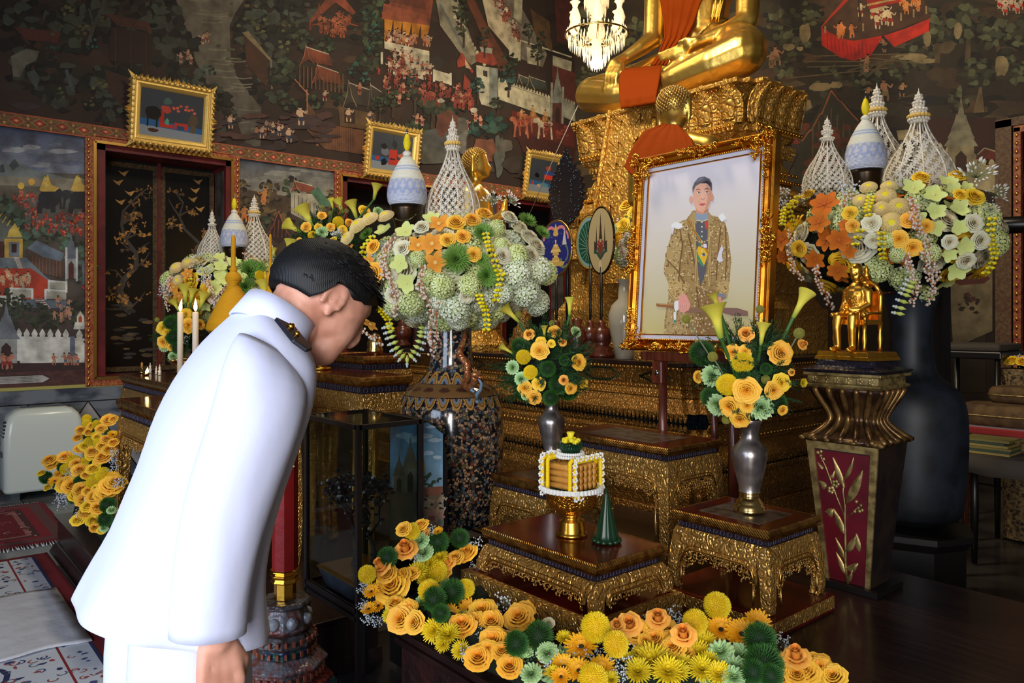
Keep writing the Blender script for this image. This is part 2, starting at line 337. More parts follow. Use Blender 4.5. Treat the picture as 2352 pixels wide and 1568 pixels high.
# ---- paintings: flat coloured shapes laid in layers on the wall ----
class Paint:
    def __init__(s, fn, nrm, gain, step=3e-6, base=.002):
        s.fn = fn; s.n = Vector(nrm); s.g = gain; s.mb = MB(); s.d = base; s.step = step; s.r = random.Random(5)
    def poly(s, pts, col, j=0, col2=None):
        s.d += s.step
        vs = [s.fn(x, y)+s.n*s.d for x, y in pts]
        c = lin(col); k = s.g*(1+s.r.uniform(-j, j)); c = tuple(min(q*k, .85) for q in c)
        if col2 is not None:
            c2 = tuple(min(q*k, .85) for q in lin(col2)); ys = [p[1] for p in pts]; a, bb = min(ys), max(ys)
            cols = [tuple(c[i]+(c2[i]-c[i])*(p[1]-a)/max(bb-a, 1e-6) for i in range(3)) for p in pts]
        else: cols = [c]*len(pts)
        s.mb.add(vs, [tuple(range(len(pts)))], False, cols)
    def blob(s, x, y, rx, ry, col, n=9, j=.15, irr=.25):
        s.poly([(x+rx*math.cos(2*PI*i/n)*(1+s.r.uniform(-irr, irr)), y+ry*math.sin(2*PI*i/n)*(1+s.r.uniform(-irr, irr))) for i in range(n)], col, j)
    def ring(s, x, y, rx, ry, t, col, n=24, a0=0, a1=2*PI):
        for i in range(n):
            a = a0+(a1-a0)*i/n; bb = a0+(a1-a0)*(i+1)/n
            s.poly([(x+rx*math.cos(a), y+ry*math.sin(a)), (x+rx*math.cos(bb), y+ry*math.sin(bb)), (x+(rx-t)*math.cos(bb), y+(ry-t)*math.sin(bb)), (x+(rx-t)*math.cos(a), y+(ry-t)*math.sin(a))], col); s.d -= s.step
        s.d += s.step
    def line(s, pts, w, col, w2=None):
        for i in range(len(pts)-1):
            (x0, y0), (x1, y1) = pts[i], pts[i+1]; dx, dy = x1-x0, y1-y0; L = math.hypot(dx, dy) or 1
            a = w if w2 is None else w+(w2-w)*i/max(len(pts)-1, 1); bb = w if w2 is None else w+(w2-w)*(i+1)/max(len(pts)-1, 1)
            nx, ny = -dy/L/2, dx/L/2
            s.poly([(x0+nx*a, y0+ny*a), (x1+nx*bb, y1+ny*bb), (x1-nx*bb, y1-ny*bb), (x0-nx*a, y0-ny*a)], col)
    def tree(s, x, y, r, cols, n=34, trunk=None, ry=None):
        ry = ry or r
        if trunk: s.line([(x, y), (x+r*.1, y+ry*.8), (x+r*.05, y+ry*1.7)], r*.16, trunk, r*.28)
        for i in range(n):
            a = s.r.uniform(0, 2*PI); q = math.sqrt(s.r.random())
            k = min(int(i/n*len(cols)), len(cols)-1)
            s.blob(x+r*q*math.cos(a)*(1-.25*i/n), y+ry*q*math.sin(a)*(1-.25*i/n)-ry*.15*i/n, r*s.r.uniform(.12, .3), r*s.r.uniform(.1, .24), cols[k], 8, .2, .4)
    def man(s, x, y, h, skin=(150, 104, 78), cloth=(116, 44, 34), hair=(24, 18, 16)):
        f = s.r.choice((-1, 1)); l = s.r.uniform(-.12, .12)*h
        s.line([(x-.08*h, y-.42*h), (x-.13*h*f, y-.2*h), (x-.1*h, y)], .09*h, skin)
        s.line([(x+.06*h, y-.42*h), (x+.14*h*f, y-.2*h), (x+.12*h, y)], .09*h, skin)
        s.poly([(x-.14*h, y-.5*h), (x+.14*h, y-.5*h), (x+.16*h, y-.22*h), (x-.13*h, y-.24*h)], cloth, .2)
        s.poly([(x-.12*h+l, y-.82*h), (x+.12*h+l, y-.82*h), (x+.12*h, y-.45*h), (x-.12*h, y-.45*h)], skin, .15)
        s.line([(x+.1*h+l, y-.8*h), (x+.26*h*f, y-.62*h), (x+.34*h*f, y-.78*h)], .07*h, skin)
        s.line([(x-.1*h+l, y-.8*h), (x-.2*h*f, y-.56*h), (x-.06*h*f, y-.5*h)], .07*h, skin)
        s.blob(x+l, y-.92*h, .085*h, .1*h, skin, 8, .1, .05); s.blob(x+l, y-.98*h, .09*h, .06*h, hair, 7, .1, .1)
    def crowd(s, pts, n, h, skins, cloths):
        xs = [p[0] for p in pts]; ys = [p[1] for p in pts]
        P_ = []
        t = 0
        while len(P_) < n and t < n*30:
            t += 1; x = s.r.uniform(min(xs), max(xs)); y = s.r.uniform(min(ys), max(ys))
            ins = False
            for i in range(len(pts)):
                (x0, y0), (x1, y1) = pts[i], pts[i-1]
                if (y0 > y) != (y1 > y) and x < (x1-x0)*(y-y0)/(y1-y0)+x0: ins = not ins
            if ins: P_.append((y, x))
        for y, x in sorted(P_): s.man(x, y+h/2, h*s.r.uniform(.85, 1.15), s.r.choice(skins), s.r.choice(cloths))
    def crenel(s, x0, y0, x1, y1, h, n, col, edge):
        """wall running from (x0,y0) to (x1,y1) (top line), h high, with leaf-shaped merlons"""
        s.poly([(x0, y0), (x1, y1), (x1, y1+h), (x0, y0+h)], col, 0)
        s.line([(x0, y0+h*.07), (x1, y1+h*.07)], max(h*.03, 1), edge)
        d = (x1-x0)/n
        for i in range(n):
            cx = x0+(i+.5)*d; cy = y0+(y1-y0)*(i+.5)/n
            s.poly([(cx-d*.28, cy+1), (cx-d*.4, cy-d*.35), (cx-d*.2, cy-d*.75), (cx, cy-d*1.05), (cx+d*.2, cy-d*.75), (cx+d*.4, cy-d*.35), (cx+d*.28, cy+1)], col)
    def spire(s, x, y, w, h, body, roof, dark, door=True):
        s.poly([(x-w/2, y), (x+w/2, y), (x+w/2, y-h*.42), (x-w/2, y-h*.42)], body)
        if door: s.poly([(x-w*.22, y), (x+w*.22, y), (x+w*.22, y-h*.3), (x, y-h*.37), (x-w*.22, y-h*.3)], dark)
        for k in range(4):
            q = .42+.09*k; ww = w*(.66-.13*k)
            s.poly([(x-ww, y-h*q), (x+ww, y-h*q), (x+ww*.7, y-h*(q+.09)), (x-ww*.7, y-h*(q+.09))], roof, .12)
        s.poly([(x-w*.14, y-h*.76), (x+w*.14, y-h*.76), (x, y-h)], roof)
    def roof(s, x, y, w, h, col, edge, sk=.08):
        """Thai gable roof: ridge, sweeping barge boards, slope w wide"""
        s.poly([(x, y), (x+w*.85, y+h*.3+w*sk), (x+w, y+h+w*sk), (x+w*.28, y+h*.9)], col, .1, tuple(int(q*.7) for q in col))
        s.poly([(x, y), (x+w*.28, y+h*.9), (x+w*.08, y+h*.75), (x-w*.18, y+h*1.02), (x-w*.05, y+h*.5)], tuple(int(q*.8) for q in col), .1)
        s.line([(x, y-h*.12), (x+w*.12, y+h*.55), (x+w*.3, y+h)], max(w*.03, 1.2), edge); s.line([(x, y-h*.12), (x-w*.06, y+h*.5), (x-w*.22, y+h*1.05)], max(w*.03, 1.2), edge)
        s.line([(x, y), (x+w*.85, y+h*.3+w*sk)], max(w*.03, 1.5), (170, 160, 140))
    def done(s, name, parent): return s.mb.build(name, M['paint'], parent, kind='stuff')

LW = lambda x, y: onX(x, y, XW)
BW = lambda x, y: onY(x, y, YW)
DG = [(22, 24, 20), (30, 36, 26), (40, 48, 34), (58, 66, 46)]
DT = [(18, 28, 26), (24, 44, 40), (36, 62, 56), (52, 78, 66)]
DB = [(24, 20, 18), (38, 30, 22), (58, 46, 30), (82, 66, 40)]
DK = [(16, 15, 15), (22, 22, 20), (30, 32, 26), (56, 60, 50)]
SK = [(158, 116, 88), (138, 90, 68), (182, 160, 136), (120, 60, 46)]
CL = [(120, 40, 30), (96, 34, 30), (150, 120, 90), (44, 52, 62), (132, 66, 40)]
MG = 1.4
p = Paint(LW, (1, 0, 0), MG)
def edge_y(x): return 256+x*.1485-x*x*.0000
# ground tone of the great upper mural
for i in range(34):
    x0, x1 = -60+i*41, -60+(i+1)*41
    if x1 > 1320: x1 = 1320
    p.poly([(x0, -260), (x1, -260), (x1, edge_y(x1)), (x0, edge_y(x0))], (40, 31, 26), .12, (48, 34, 27)); p.d -= p.step
p.d += p.step
R_ = p.r
for i in range(190):
    x = R_.uniform(0, 1300); p.blob(x, R_.uniform(-60, edge_y(x)-40), R_.uniform(16, 50), R_.uniform(8, 22), R_.choice([(52, 36, 28), (34, 27, 23), (60, 44, 32), (26, 23, 21), (44, 38, 30)]), 10, .15, .35)
# river
p.poly([(389, -60), (640, -60), (560, 0), (540, 30), (527, 60), (530, 138), (545, 179), (600, 248), (598, 340), (565, 332), (537, 262), (517, 220), (475, 193), (448, 138), (437, 86), (415, 40)], (92, 84, 70), 0, (76, 72, 62))
for i in range(26): 
    y = R_.uniform(0, 320); x = 470+y*.34+R_.uniform(-30, 30); p.line([(x-22, y), (x+6, y+3), (x+26, y+1)], 3, (104, 96, 80))
for x, y, r in [(60, 40, 60), (170, 60, 70), (250, 30, 60), (340, 60, 80), (400, 120, 60), (380, 40, 50), (300, 120, 60), (440, 200, 46), (490, 230, 40), (510, 275, 38), (130, 200, 60), (230, 210, 60), (60, 150, 50), (585, 90, 50), (600, 30, 50), (650, 60, 50), (640, 130, 50), (620, 200, 44), (690, 30, 46), (250, 250, 40)]:
    p.tree(x, y, r, DK, 40)
for x, y, r in [(90, 85, 18), (120, 120, 22), (480, 165, 20), (210, 100, 18)]: p.tree(x, y, r, DT, 14)
for x, y, r in [(150, 25, 26), (190, 70, 22), (230, 200, 22), (205, 235, 14), (140, 215, 14), (655, 60, 20), (650, 110, 20), (600, 60, 20)]: p.tree(x, y, r, [(38, 40, 28), (62, 62, 38), (86, 84, 54)], 16)
p.line([(200, 105), (215, 60), (240, 10), (236, -20)], 9, (62, 62, 56)); p.line([(215, 60), (204, 20)], 5, (58, 58, 52)); p.line([(152, 160), (160, 190), (168, 212)], 8, (66, 74, 76))
p.poly([(24, 130), (60, 112), (90, 118), (82, 140), (60, 150), (45, 178), (30, 175)], (92, 90, 78)); p.poly([(60, 168), (78, 160), (92, 178), (84, 205), (70, 190)], (62, 70, 66))
p.poly([(30, 62), (140, 75), (130, 100), (60, 92)], (78, 40, 34)); p.poly([(20, 240), (60, 232), (100, 246), (50, 256)], (54, 44, 44)); p.poly([(240, 160), (330, 190), (340, 260), (300, 272), (250, 210)], (56, 38, 30))
p.poly([(240, 30), (340, 50), (350, 74), (270, 60)], (70, 42, 32)); p.poly([(255, 62), (350, 78), (345, 150), (250, 140)], (44, 28, 24))
for x in (265, 300, 335): p.line([(x, 62), (x, 160)], 3, (58, 38, 30))
for x, y in [(415, 135), (430, 128), (438, 138), (465, 92), (475, 88), (530, 285)]: p.man(x, y+10, 26, (160, 124, 98), (120, 60, 50))
for x, y, r in [(175, 30, 90), (560, 120, 60), (565, 20, 50)]: 
    for k in range(14): p.blob(x+R_.uniform(-r, r), y+R_.uniform(-r, r)*.8, 6, 4, (68, 70, 46), 7)
# old houses to the right of the river
p.poly([(555, 75), (570, 72), (625, 140), (618, 138)], (120, 104, 76)); p.poly([(560, 80), (615, 135), (612, 200), (566, 150)], (64, 40, 28)); p.line([(622, 138), (624, 205)], 4, (110, 98, 78))
p.poly([(710, 48), (770, -30), (830, 46), (824, 46), (770, 6), (716, 52)], (116, 58, 38)); p.line([(712, 48), (712, 70)], 4, (120, 56, 38)); p.line([(716, 58), (770, 46), (822, 60)], 3, (116, 56, 38)); p.line([(732, 10), (732, 60)], 3, (100, 50, 36)); p.line([(802, 14), (804, 56)], 3, (100, 50, 36))
p.crowd([(730, 30), (805, 40), (795, 80), (735, 70)], 26, 26, [(140, 78, 50), (118, 62, 42)], [(110, 50, 34)])
for x, y, r in [(680, 70, 30), (700, 100, 24), (835, 60, 40), (850, 20, 40), (855, 100, 30), (850, 140, 34), (650, 170, 36), (745, 110, 26), (660, 235, 26), (790, 220, 30), (715, 240, 24)]: p.tree(x, y, r, DG, 26)
for x, y, r in [(845, 35, 16), (862, 70, 18), (850, 110, 14), (815, 160, 20), (840, 180, 16)]: p.tree(x, y, r, DT, 16)
p.roof(702, 108, 62, 40, (122, 62, 40), (140, 86, 60)); p.roof(728, 150, 58, 42, (118, 56, 36), (136, 84, 58))
for x in range(688, 790, 9): p.line([(x, 150+(x-688)*.2), (x, 200+(x-688)*.15)], 3.4, (92, 62, 40))
p.roof(800, 190, 62, 56, (66, 58, 48), (120, 98, 72), .02); p.roof(850, 195, 30, 54, (60, 52, 44), (110, 92, 68), .02)
p.poly([(776, 245), (862, 262), (860, 300), (780, 290)], (84, 62, 40)); p.poly([(790, 252), (815, 256), (815, 285), (790, 282)], (46, 32, 24))
p.poly([(740, 284), (836, 300), (834, 355), (744, 342)], (106, 68, 46)); p.poly([(704, 232), (740, 284), (744, 342), (706, 302)], (88, 58, 38))
for x in range(744, 836, 5): p.line([(x, 286+(x-744)*.16), (x, 342+(x-744)*.14)], 1.2, (78, 48, 34))
p.line([(704, 205), (706, 300)], 3, (140, 92, 62)); p.line([(676, 182), (708, 218)], 3, (140, 92, 62))
for x, y, h in [(528, 290, 30), (688, 285, 40), (640, 300, 24), (620, 300, 26), (608, 312, 26), (660, 325, 34), (590, 320, 30), (650, 310, 26), (745, 232, 26), (825, 218, 30), (800, 280, 34), (848, 278, 24), (728, 335, 18)]:
    p.man(x, y, h, R_.choice([(170, 138, 112), (150, 100, 76)]), R_.choice([(42, 50, 66), (120, 44, 36), (60, 40, 34)]))
# palace with curtains
p.poly([(875, 30), (900, 0), (905, -40), (1000, -40), (985, 66), (880, 44)], (112, 58, 40)); p.poly([(880, 8), (980, 36), (984, 66), (876, 44)], (126, 66, 44)); p.poly([(897, -20), (975, 0), (978, 24), (893, 4)], (96, 50, 36))
for k in range(5):
    x = 882+k*21; p.poly([(x, 44+k*3), (x+20, 47+k*3), (x+14, 80+k*3), (x+20, 118+k*2), (x+13, 120+k*2), (x+5, 78+k*3), (x, 100+k*3)], (158, 100, 30), .12)
p.poly([(890, 72), (985, 92), (983, 118), (888, 100)], (62, 40, 30))
p.crowd([(890, 75), (985, 92), (985, 112), (890, 96)], 24, 24, [(190, 160, 130), (160, 110, 80)], [(150, 90, 36), (130, 50, 36)])
p.poly([(882, 95), (985, 118), (985, 134), (960, 132), (960, 150), (925, 140), (925, 122), (882, 112)], (178, 168, 140)); p.poly([(904, 145), (972, 166), (972, 184), (904, 164)], (170, 160, 132)); p.line([(902, 140), (974, 162)], 3, (196, 186, 156))
for x, y in [(876, 120), (904, 142), (972, 150), (996, 160), (1034, 168)]: p.line([(x, y), (x, y+28)], 5, (188, 178, 150))
p.poly([(996, 160), (1036, 172), (1036, 196), (996, 184)], (174, 164, 138)); p.poly([(930, 155), (985, 172), (985, 128), (930, 120)], (150, 142, 118))
p.crowd([(885, 115), (985, 135), (990, 180), (960, 175), (890, 155)], 34, 24, SK, CL)
p.crowd([(860, 150), (960, 180), (1060, 200), (1090, 235), (960, 235), (870, 200)], 60, 22, [(134, 70, 52), (118, 54, 44), (158, 112, 86)], [(104, 34, 30), (126, 44, 36)])
# flights of stairs, long walls going up to the right
p.poly([(995, -30), (1040, -30), (1098, 140), (1080, 150), (1052, 118), (1010, 60)], (120, 112, 92)); p.poly([(1022, -30), (1036, -30), (1090, 128), (1078, 128)], (150, 140, 112)); p.poly([(1006, 10), (1012, 10), (1070, 118), (1062, 118)], (92, 92, 84))
for k in range(13): p.blob(1044+k*5.6, 40+k*9, 4, 5, (164, 152, 124), 7, .05, .05)
p.poly([(1100, -30), (1130, -30), (1195, 110), (1190, 142), (1120, 60)], (168, 152, 122)); p.poly([(1130, -30), (1170, -30), (1255, 125), (1245, 155), (1196, 136), (1190, 100)], (104, 94, 80))
p.poly([(1180, -20), (1200, -20), (1196, 56), (1178, 40)], (156, 146, 118)); p.poly([(1080, -20), (1112, 50), (1170, 150), (1150, 172), (1095, 60), (1060, -20)], (88, 50, 34))
p.poly([(1168, 86), (1195, 96), (1194, 140), (1168, 130)], (166, 156, 126)); p.poly([(1208, 108), (1240, 120), (1238, 152), (1210, 146)], (160, 150, 122)); p.poly([(1268, 128), (1312, 142), (1310, 168), (1268, 152)], (150, 142, 116)); p.line([(1166, 84), (1312, 132)], 3, (186, 176, 144))
p.crowd([(1130, 0), (1150, 0), (1200, 80), (1185, 90)], 24, 22, SK, CL); p.poly([(1216, 20), (1260, 50), (1268, 120), (1230, 90)], (80, 56, 34)); p.poly([(1272, -10), (1318, -10), (1318, 110), (1278, 96)], (74, 34, 28))
p.poly([(1266, 150), (1320, 168), (1320, 240), (1268, 222)], (84, 40, 32))
# gate tower
p.poly([(1092, 150), (1140, 158), (1136, 250), (1104, 240), (1094, 210)], (168, 160, 136)); p.poly([(1122, 155), (1142, 158), (1140, 250), (1122, 246)], (118, 122, 112)); p.poly([(1108, 162), (1118, 164), (1118, 178), (1108, 174)], (52, 46, 40))
p.poly([(1090, 128), (1104, 118), (1128, 122), (1142, 145), (1132, 152), (1092, 142)], (134, 58, 42)); p.poly([(1100, 100), (1116, 84), (1131, 108), (1128, 122), (1104, 116)], (110, 56, 44)); p.poly([(1100, 108), (1130, 112), (1128, 124), (1104, 120)], (150, 148, 126))
p.poly([(1060, 120), (1086, 165), (1082, 170), (1070, 150), (1050, 156), (1048, 140)], (140, 58, 42)); p.poly([(1066, 135), (1082, 160), (1068, 156)], (170, 150, 116)); p.poly([(1064, 170), (1082, 192), (1082, 212), (1062, 205)], (128, 52, 40))
p.crenel(1142, 184, 1262, 226, 44, 18, (172, 162, 132), (120, 110, 90)); p.crenel(1290, 228, 1320, 240, 40, 5, (140, 136, 116), (110, 100, 84))
p.spire(1279, 300, 24, 150, (80, 44, 36), (112, 112, 98), (50, 30, 26)); p.line([(1266, 190), (1264, 280)], 5, (140, 138, 120)); p.line([(1292, 200), (1290, 290)], 5, (140, 138, 120))
p.roof(1190, 172, 30, 24, (70, 70, 60), (140, 130, 106)); p.roof(1214, 176, 44, 30, (66, 70, 62), (140, 130, 106))
for x, y, r, ry in [(1168, 150, 20, 34), (1165, 180, 20, 26), (950, 215, 24, 34), (945, 180, 14, 22), (1095, 200, 18, 24), (1232, 120, 18, 24), (1240, 90, 14, 20), (1062, 60, 20, 30), (1056, 20, 20, 30), (1110, 90, 16, 26), (1212, 70, 14, 20), (990, 245, 36, 30), (1030, 260, 36, 26), (1065, 300, 40, 30), (1125, 290, 40, 30), (960, 300, 40, 26), (900, 230, 24, 24), (870, 240, 20, 26), (1140, 240, 16, 16)]:
    p.tree(x, y, r, DT if x % 2 else DG, 30, (60, 46, 36), ry)
p.crowd([(960, 205), (1080, 215), (1095, 245), (970, 240)], 26, 22, [(134, 70, 52), (118, 54, 44)], [(104, 34, 30), (126, 44, 36)])
for x, y in [(955, 285), (968, 290), (1090, 280), (1102, 290), (1058, 235), (915, 240), (925, 215), (1070, 300)]: p.man(x, y, 26, (164, 120, 94), (128, 50, 40))
p.blob(1086, 254, 10, 6, (178, 166, 146)); p.blob(1010, 232, 9, 5, (178, 166, 146))
# horses and elephants on the red ground
p.poly([(1172, 254), (1318, 292), (1318, 372), (1262, 344), (1180, 316)], (86, 34, 26)); p.poly([(1180, 300), (1318, 340), (1316, 400), (1200, 350)], (62, 30, 24))
for (x, y, c) in [(1222, 275, (150, 96, 66)), (1250, 285, (184, 168, 140)), (1195, 282, (160, 90, 60))]:
    p.blob(x, y, 18, 9, c, 12, 0, .05); p.line([(x-12, y), (x-16, y+34)], 4, c); p.line([(x+12, y), (x+16, y+36)], 4, c); p.line([(x-4, y+2), (x-2, y+30)], 3.5, c); p.blob(x-19, y-8, 8, 6, c, 9, 0, .05); p.poly([(x-6, y-18), (x+6, y-18), (x+10, y-4), (x-8, y-4)], (140, 90, 40)); p.man(x, y-8, 24, (170, 130, 90), (150, 96, 40))
p.crowd([(1172, 258), (1316, 300), (1300, 316), (1180, 285)], 20, 18, [(134, 60, 46)], [(104, 34, 30)])
# misty rocks and pools low in the mural
for x, y, rx, ry, c in [(1000, 330, 40, 40, (70, 70, 66)), (1060, 320, 12, 36, (104, 100, 92)), (1048, 290, 22, 20, (88, 82, 74)), (985, 360, 46, 20, (78, 76, 68)), (1080, 385, 50, 16, (58, 58, 56)), (1145, 360, 12, 50, (84, 86, 80)), (1160, 335, 20, 14, (90, 84, 74)), (1110, 345, 26, 30, (112, 68, 50)), (1030, 280, 20, 26, (92, 54, 40)), (1010, 290, 10, 30, (90, 50, 38)), (870, 320, 30, 20, (50, 46, 42)), (1200, 380, 50, 20, (56, 48, 42)), (1240, 400, 60, 18, (50, 42, 36))]:
    p.blob(x, y, rx, ry, c, 14, .05, .25)
for i in range(40): p.blob(R_.uniform(480, 760), 255+R_.uniform(0, 70)+R_.uniform(0, 20), R_.uniform(14, 34), R_.uniform(4, 9), R_.choice([(72, 48, 42), (62, 46, 44), (52, 42, 40)]), 9)
for x, y, h in [(528, 296, 32), (600, 318, 30), (625, 306, 28), (612, 300, 24), (640, 312, 24), (662, 328, 36), (690, 288, 42)]: p.man(x, y, h, (172, 140, 114), (44, 48, 62))
mural = p.done('mural', wall_left)

# ---- lower left panel: sky, mountains, battle, palace and white battlements ----
p = Paint(LW, (1, 0, 0), 2.0); R_ = p.r
p.poly([(-40, 285), (212, 318), (212, 400), (-40, 392)], (44, 54, 76), 0, (104, 108, 118)); p.poly([(-40, 392), (212, 400), (212, 858), (-40, 864)], (78, 76, 68), 0, (56, 44, 42))
for i in range(20): p.blob(R_.uniform(0, 205), R_.uniform(330, 390), R_.uniform(16, 34), R_.uniform(3, 7), R_.choice([(96, 102, 116), (84, 92, 110), (120, 122, 126)]), 10)
p.poly([(-20, 380), (4, 372), (20, 378), (34, 362), (50, 376), (66, 388), (110, 398), (150, 408), (150, 414), (-20, 404)], (94, 102, 100)); p.poly([(20, 380), (34, 364), (44, 380), (30, 392)], (60, 70, 72)); p.poly([(0, 380), (8, 376), (12, 396), (0, 396)], (54, 62, 66))
p.poly([(-20, 404), (212, 412), (212, 440), (-20, 436)], (112, 106, 92)); p.poly([(-20, 424), (130, 430), (140, 452), (-20, 448)], (84, 78, 66))
for x, y, r in [(15, 500, 44), (30, 530, 40), (55, 520, 36), (160, 530, 26), (150, 560, 30), (190, 570, 30), (205, 520, 20), (60, 560, 40), (100, 540, 24), (200, 620, 30), (210, 470, 18), (0, 470, 24), (195, 650, 20)]: p.tree(x, y, r, [(40, 48, 38), (52, 62, 46), (66, 78, 60), (74, 100, 84)], 22)
p.crowd([(15, 440), (85, 445), (90, 500), (205, 480), (205, 540), (60, 530), (50, 470)], 110, 15, [(150, 60, 44), (166, 92, 66), (140, 44, 36), (104, 96, 96)], [(136, 34, 28), (150, 70, 44), (84, 88, 96)])
for x in (106, 178):
    p.blob(x+4, 458, 24, 22, (36, 36, 40), 12, 0, .1); p.line([(x-14, 465), (x-16, 490)], 11, (36, 36, 40)); p.line([(x+14, 465), (x+16, 488)], 11, (36, 36, 40)); p.blob(x+26 if x < 150 else x-26, 446, 11, 13, (40, 40, 44)); p.line([(x+30 if x < 150 else x-28, 446), (x+34 if x < 150 else x-32, 480)], 5, (38, 38, 42))
    p.poly([(x-16, 436), (x-4, 404), (x+4, 402), (x+12, 424), (x+30, 432), (x+20, 440), (x-10, 440)], (200, 144, 70)); p.man(x+2, 428, 24, (210, 160, 90), (206, 140, 60))
p.blob(48, 427, 8, 8, (206, 146, 64), 12, 0, .02); p.blob(72, 418, 8, 8, (190, 134, 60), 12, 0, .02)
# temple with red terrace
p.poly([(-20, 480), (0, 500), (30, 520), (50, 536), (50, 560), (-20, 560)], (86, 92, 84)); 
for k in range(5): p.line([(-6+k*11, 505+k*7), (4+k*10, 490+k*8)], 3, (204, 148, 70))
p.poly([(10, 548), (52, 548), (52, 592), (10, 592)], (196, 142, 66)); p.poly([(20, 556), (44, 556), (44, 590), (20, 590)], (100, 108, 116)); p.poly([(26, 560), (38, 560), (38, 580), (26, 580)], (50, 28, 30)); p.poly([(20, 530), (34, 512), (52, 545), (16, 545)], (206, 150, 72)); p.poly([(-20, 550), (8, 555), (8, 590), (-20, 590)], (70, 40, 36))
p.poly([(60, 570), (90, 552), (150, 580), (146, 640), (66, 618)], (74, 60, 52)); p.poly([(62, 570), (84, 552), (148, 582), (140, 600), (100, 590)], (88, 100, 112)); 
for k in range(9): p.line([(74+k*8, 588+k*1.5), (74+k*8, 622+k*2)], 2, (110, 72, 58))
p.poly([(-20, 592), (60, 592), (110, 640), (150, 666), (150, 690), (-20, 640)], (96, 106, 112)); p.poly([(32, 592), (44, 592), (52, 616), (42, 616)], (196, 188, 170))
for k in range(5): p.line([(34+k*2, 595+k*4.5), (46+k*2, 595+k*4.5)], 2, (120, 92, 78))
p.poly([(-20, 616), (70, 616), (112, 645), (110, 682), (78, 690), (-20, 680)], (148, 54, 36))
p.crowd([(0, 625), (70, 625), (80, 655), (0, 665)], 14, 22, [(196, 160, 130), (180, 130, 100)], [(180, 150, 120)])
for a in [[(112, 645), (150, 648), (150, 665), (112, 662)], [(104, 665), (152, 668), (152, 688), (104, 686)], [(24, 662), (74, 664), (74, 684), (24, 682)], [(-20, 680), (44, 682), (46, 706), (-20, 704)]]: p.poly(a, (140, 138, 126)); p.line([a[0], a[1]], 4, (186, 184, 168))
for x, y in [(74, 662), (112, 642), (152, 644), (104, 664), (24, 660), (46, 682)]: p.line([(x, y), (x, y+28)], 5, (190, 188, 172))
p.poly([(46, 686), (152, 690), (152, 708), (60, 706)], (84, 94, 104)); p.poly([(78, 686), (98, 686), (116, 708), (96, 708)], (190, 184, 172))
for k in range(5): p.line([(80+k*4, 688+k*4.5), (98+k*4, 688+k*4.5)], 2, (110, 52, 42))
p.spire(163, 640, 28, 110, (132, 136, 136), (92, 98, 106), (78, 40, 34)); p.line([(152, 568), (152, 642)], 5, (182, 184, 180)); p.line([(176, 568), (176, 646)], 5, (182, 184, 180))
p.poly([(187, 600), (212, 596), (212, 670), (190, 650)], (90, 96, 100)); p.poly([(188, 655), (212, 668), (212, 678), (186, 660)], (138, 46, 38)); p.poly([(196, 630), (202, 628), (202, 650), (196, 650)], (110, 56, 48))
for x, y, r in [(15, 690, 26), (30, 720, 26), (90, 725, 34), (120, 735, 24), (180, 720, 28), (190, 740, 22), (50, 700, 22)]: p.tree(x, y, r, [(34, 38, 30), (42, 48, 36), (52, 58, 44)], 26)
p.crowd([(115, 690), (165, 690), (165, 730), (125, 730)], 12, 22, [(160, 116, 92)], [(150, 120, 90), (84, 96, 110)])
p.crenel(34, 772, 160, 774, 56, 7, (186, 182, 168), (156, 150, 138)); p.poly([(34, 772), (160, 774), (160, 832), (46, 834)], (186, 182, 168)); p.crenel(172, 776, 212, 778, 56, 2, (180, 176, 162), (156, 150, 138))
p.poly([(160, 772), (172, 772), (172, 836), (160, 836)], (86, 94, 108)); p.poly([(172, 740), (196, 740), (200, 756), (168, 756)], (186, 180, 164)); p.poly([(176, 726), (184, 714), (193, 726), (193, 742), (176, 742)], (176, 170, 152)); p.poly([(180, 730), (184, 724), (188, 730), (188, 740), (180, 740)], (140, 60, 40))
p.spire(14, 842, 50, 150, (126, 128, 126), (96, 102, 108), (52, 34, 34)); p.poly([(-10, 834), (212, 832), (212, 856), (-20, 862)], (50, 34, 34))
for x, y, h in [(10, 848, 40), (22, 846, 36), (124, 838, 26), (150, 838, 28), (160, 838, 28), (170, 838, 26), (178, 838, 24)]: p.man(x, y, h, (158, 100, 80), R_.choice([(130, 44, 40), (70, 90, 104), (150, 120, 90)]))
p.tree(205, 790, 14, [(44, 52, 40), (58, 66, 50)], 16, (80, 70, 56))
p.done('mural_panel', wall_left)
# ---- panel between the first two windows ----
p = Paint(LW, (1, 0, 0), 2.4); R_ = p.r
p.poly([(532, 362), (778, 398), (778, 470), (532, 430)], (50, 56, 66), 0, (112, 106, 90)); p.poly([(532, 430), (778, 470), (778, 860), (532, 870)], (60, 48, 38), 0, (38, 28, 24))
for i in range(12): p.blob(R_.uniform(540, 770), R_.uniform(385, 440), R_.uniform(16, 34), R_.uniform(3, 7), (96, 94, 88), 10)
for x, y, r in [(548, 430, 22), (560, 470, 24), (620, 440, 26), (626, 480, 28), (672, 430, 26), (700, 440, 20), (590, 470, 24), (760, 460, 24), (650, 500, 30), (545, 500, 26), (600, 520, 26), (700, 530, 30), (760, 500, 30), (740, 550, 30)]: p.tree(x, y, r, DB if x % 3 else DG, 26)
p.roof(676, 415, 48, 26, (122, 62, 44), (130, 110, 84)); p.poly([(668, 442), (720, 446), (744, 480), (744, 530), (668, 490)], (128, 122, 104)); p.poly([(712, 440), (730, 430), (762, 470), (740, 478)], (58, 84, 64))
for k in range(8): p.line([(676+k*9, 446+k*4), (676+k*9, 490+k*5)], 2, (84, 76, 62))
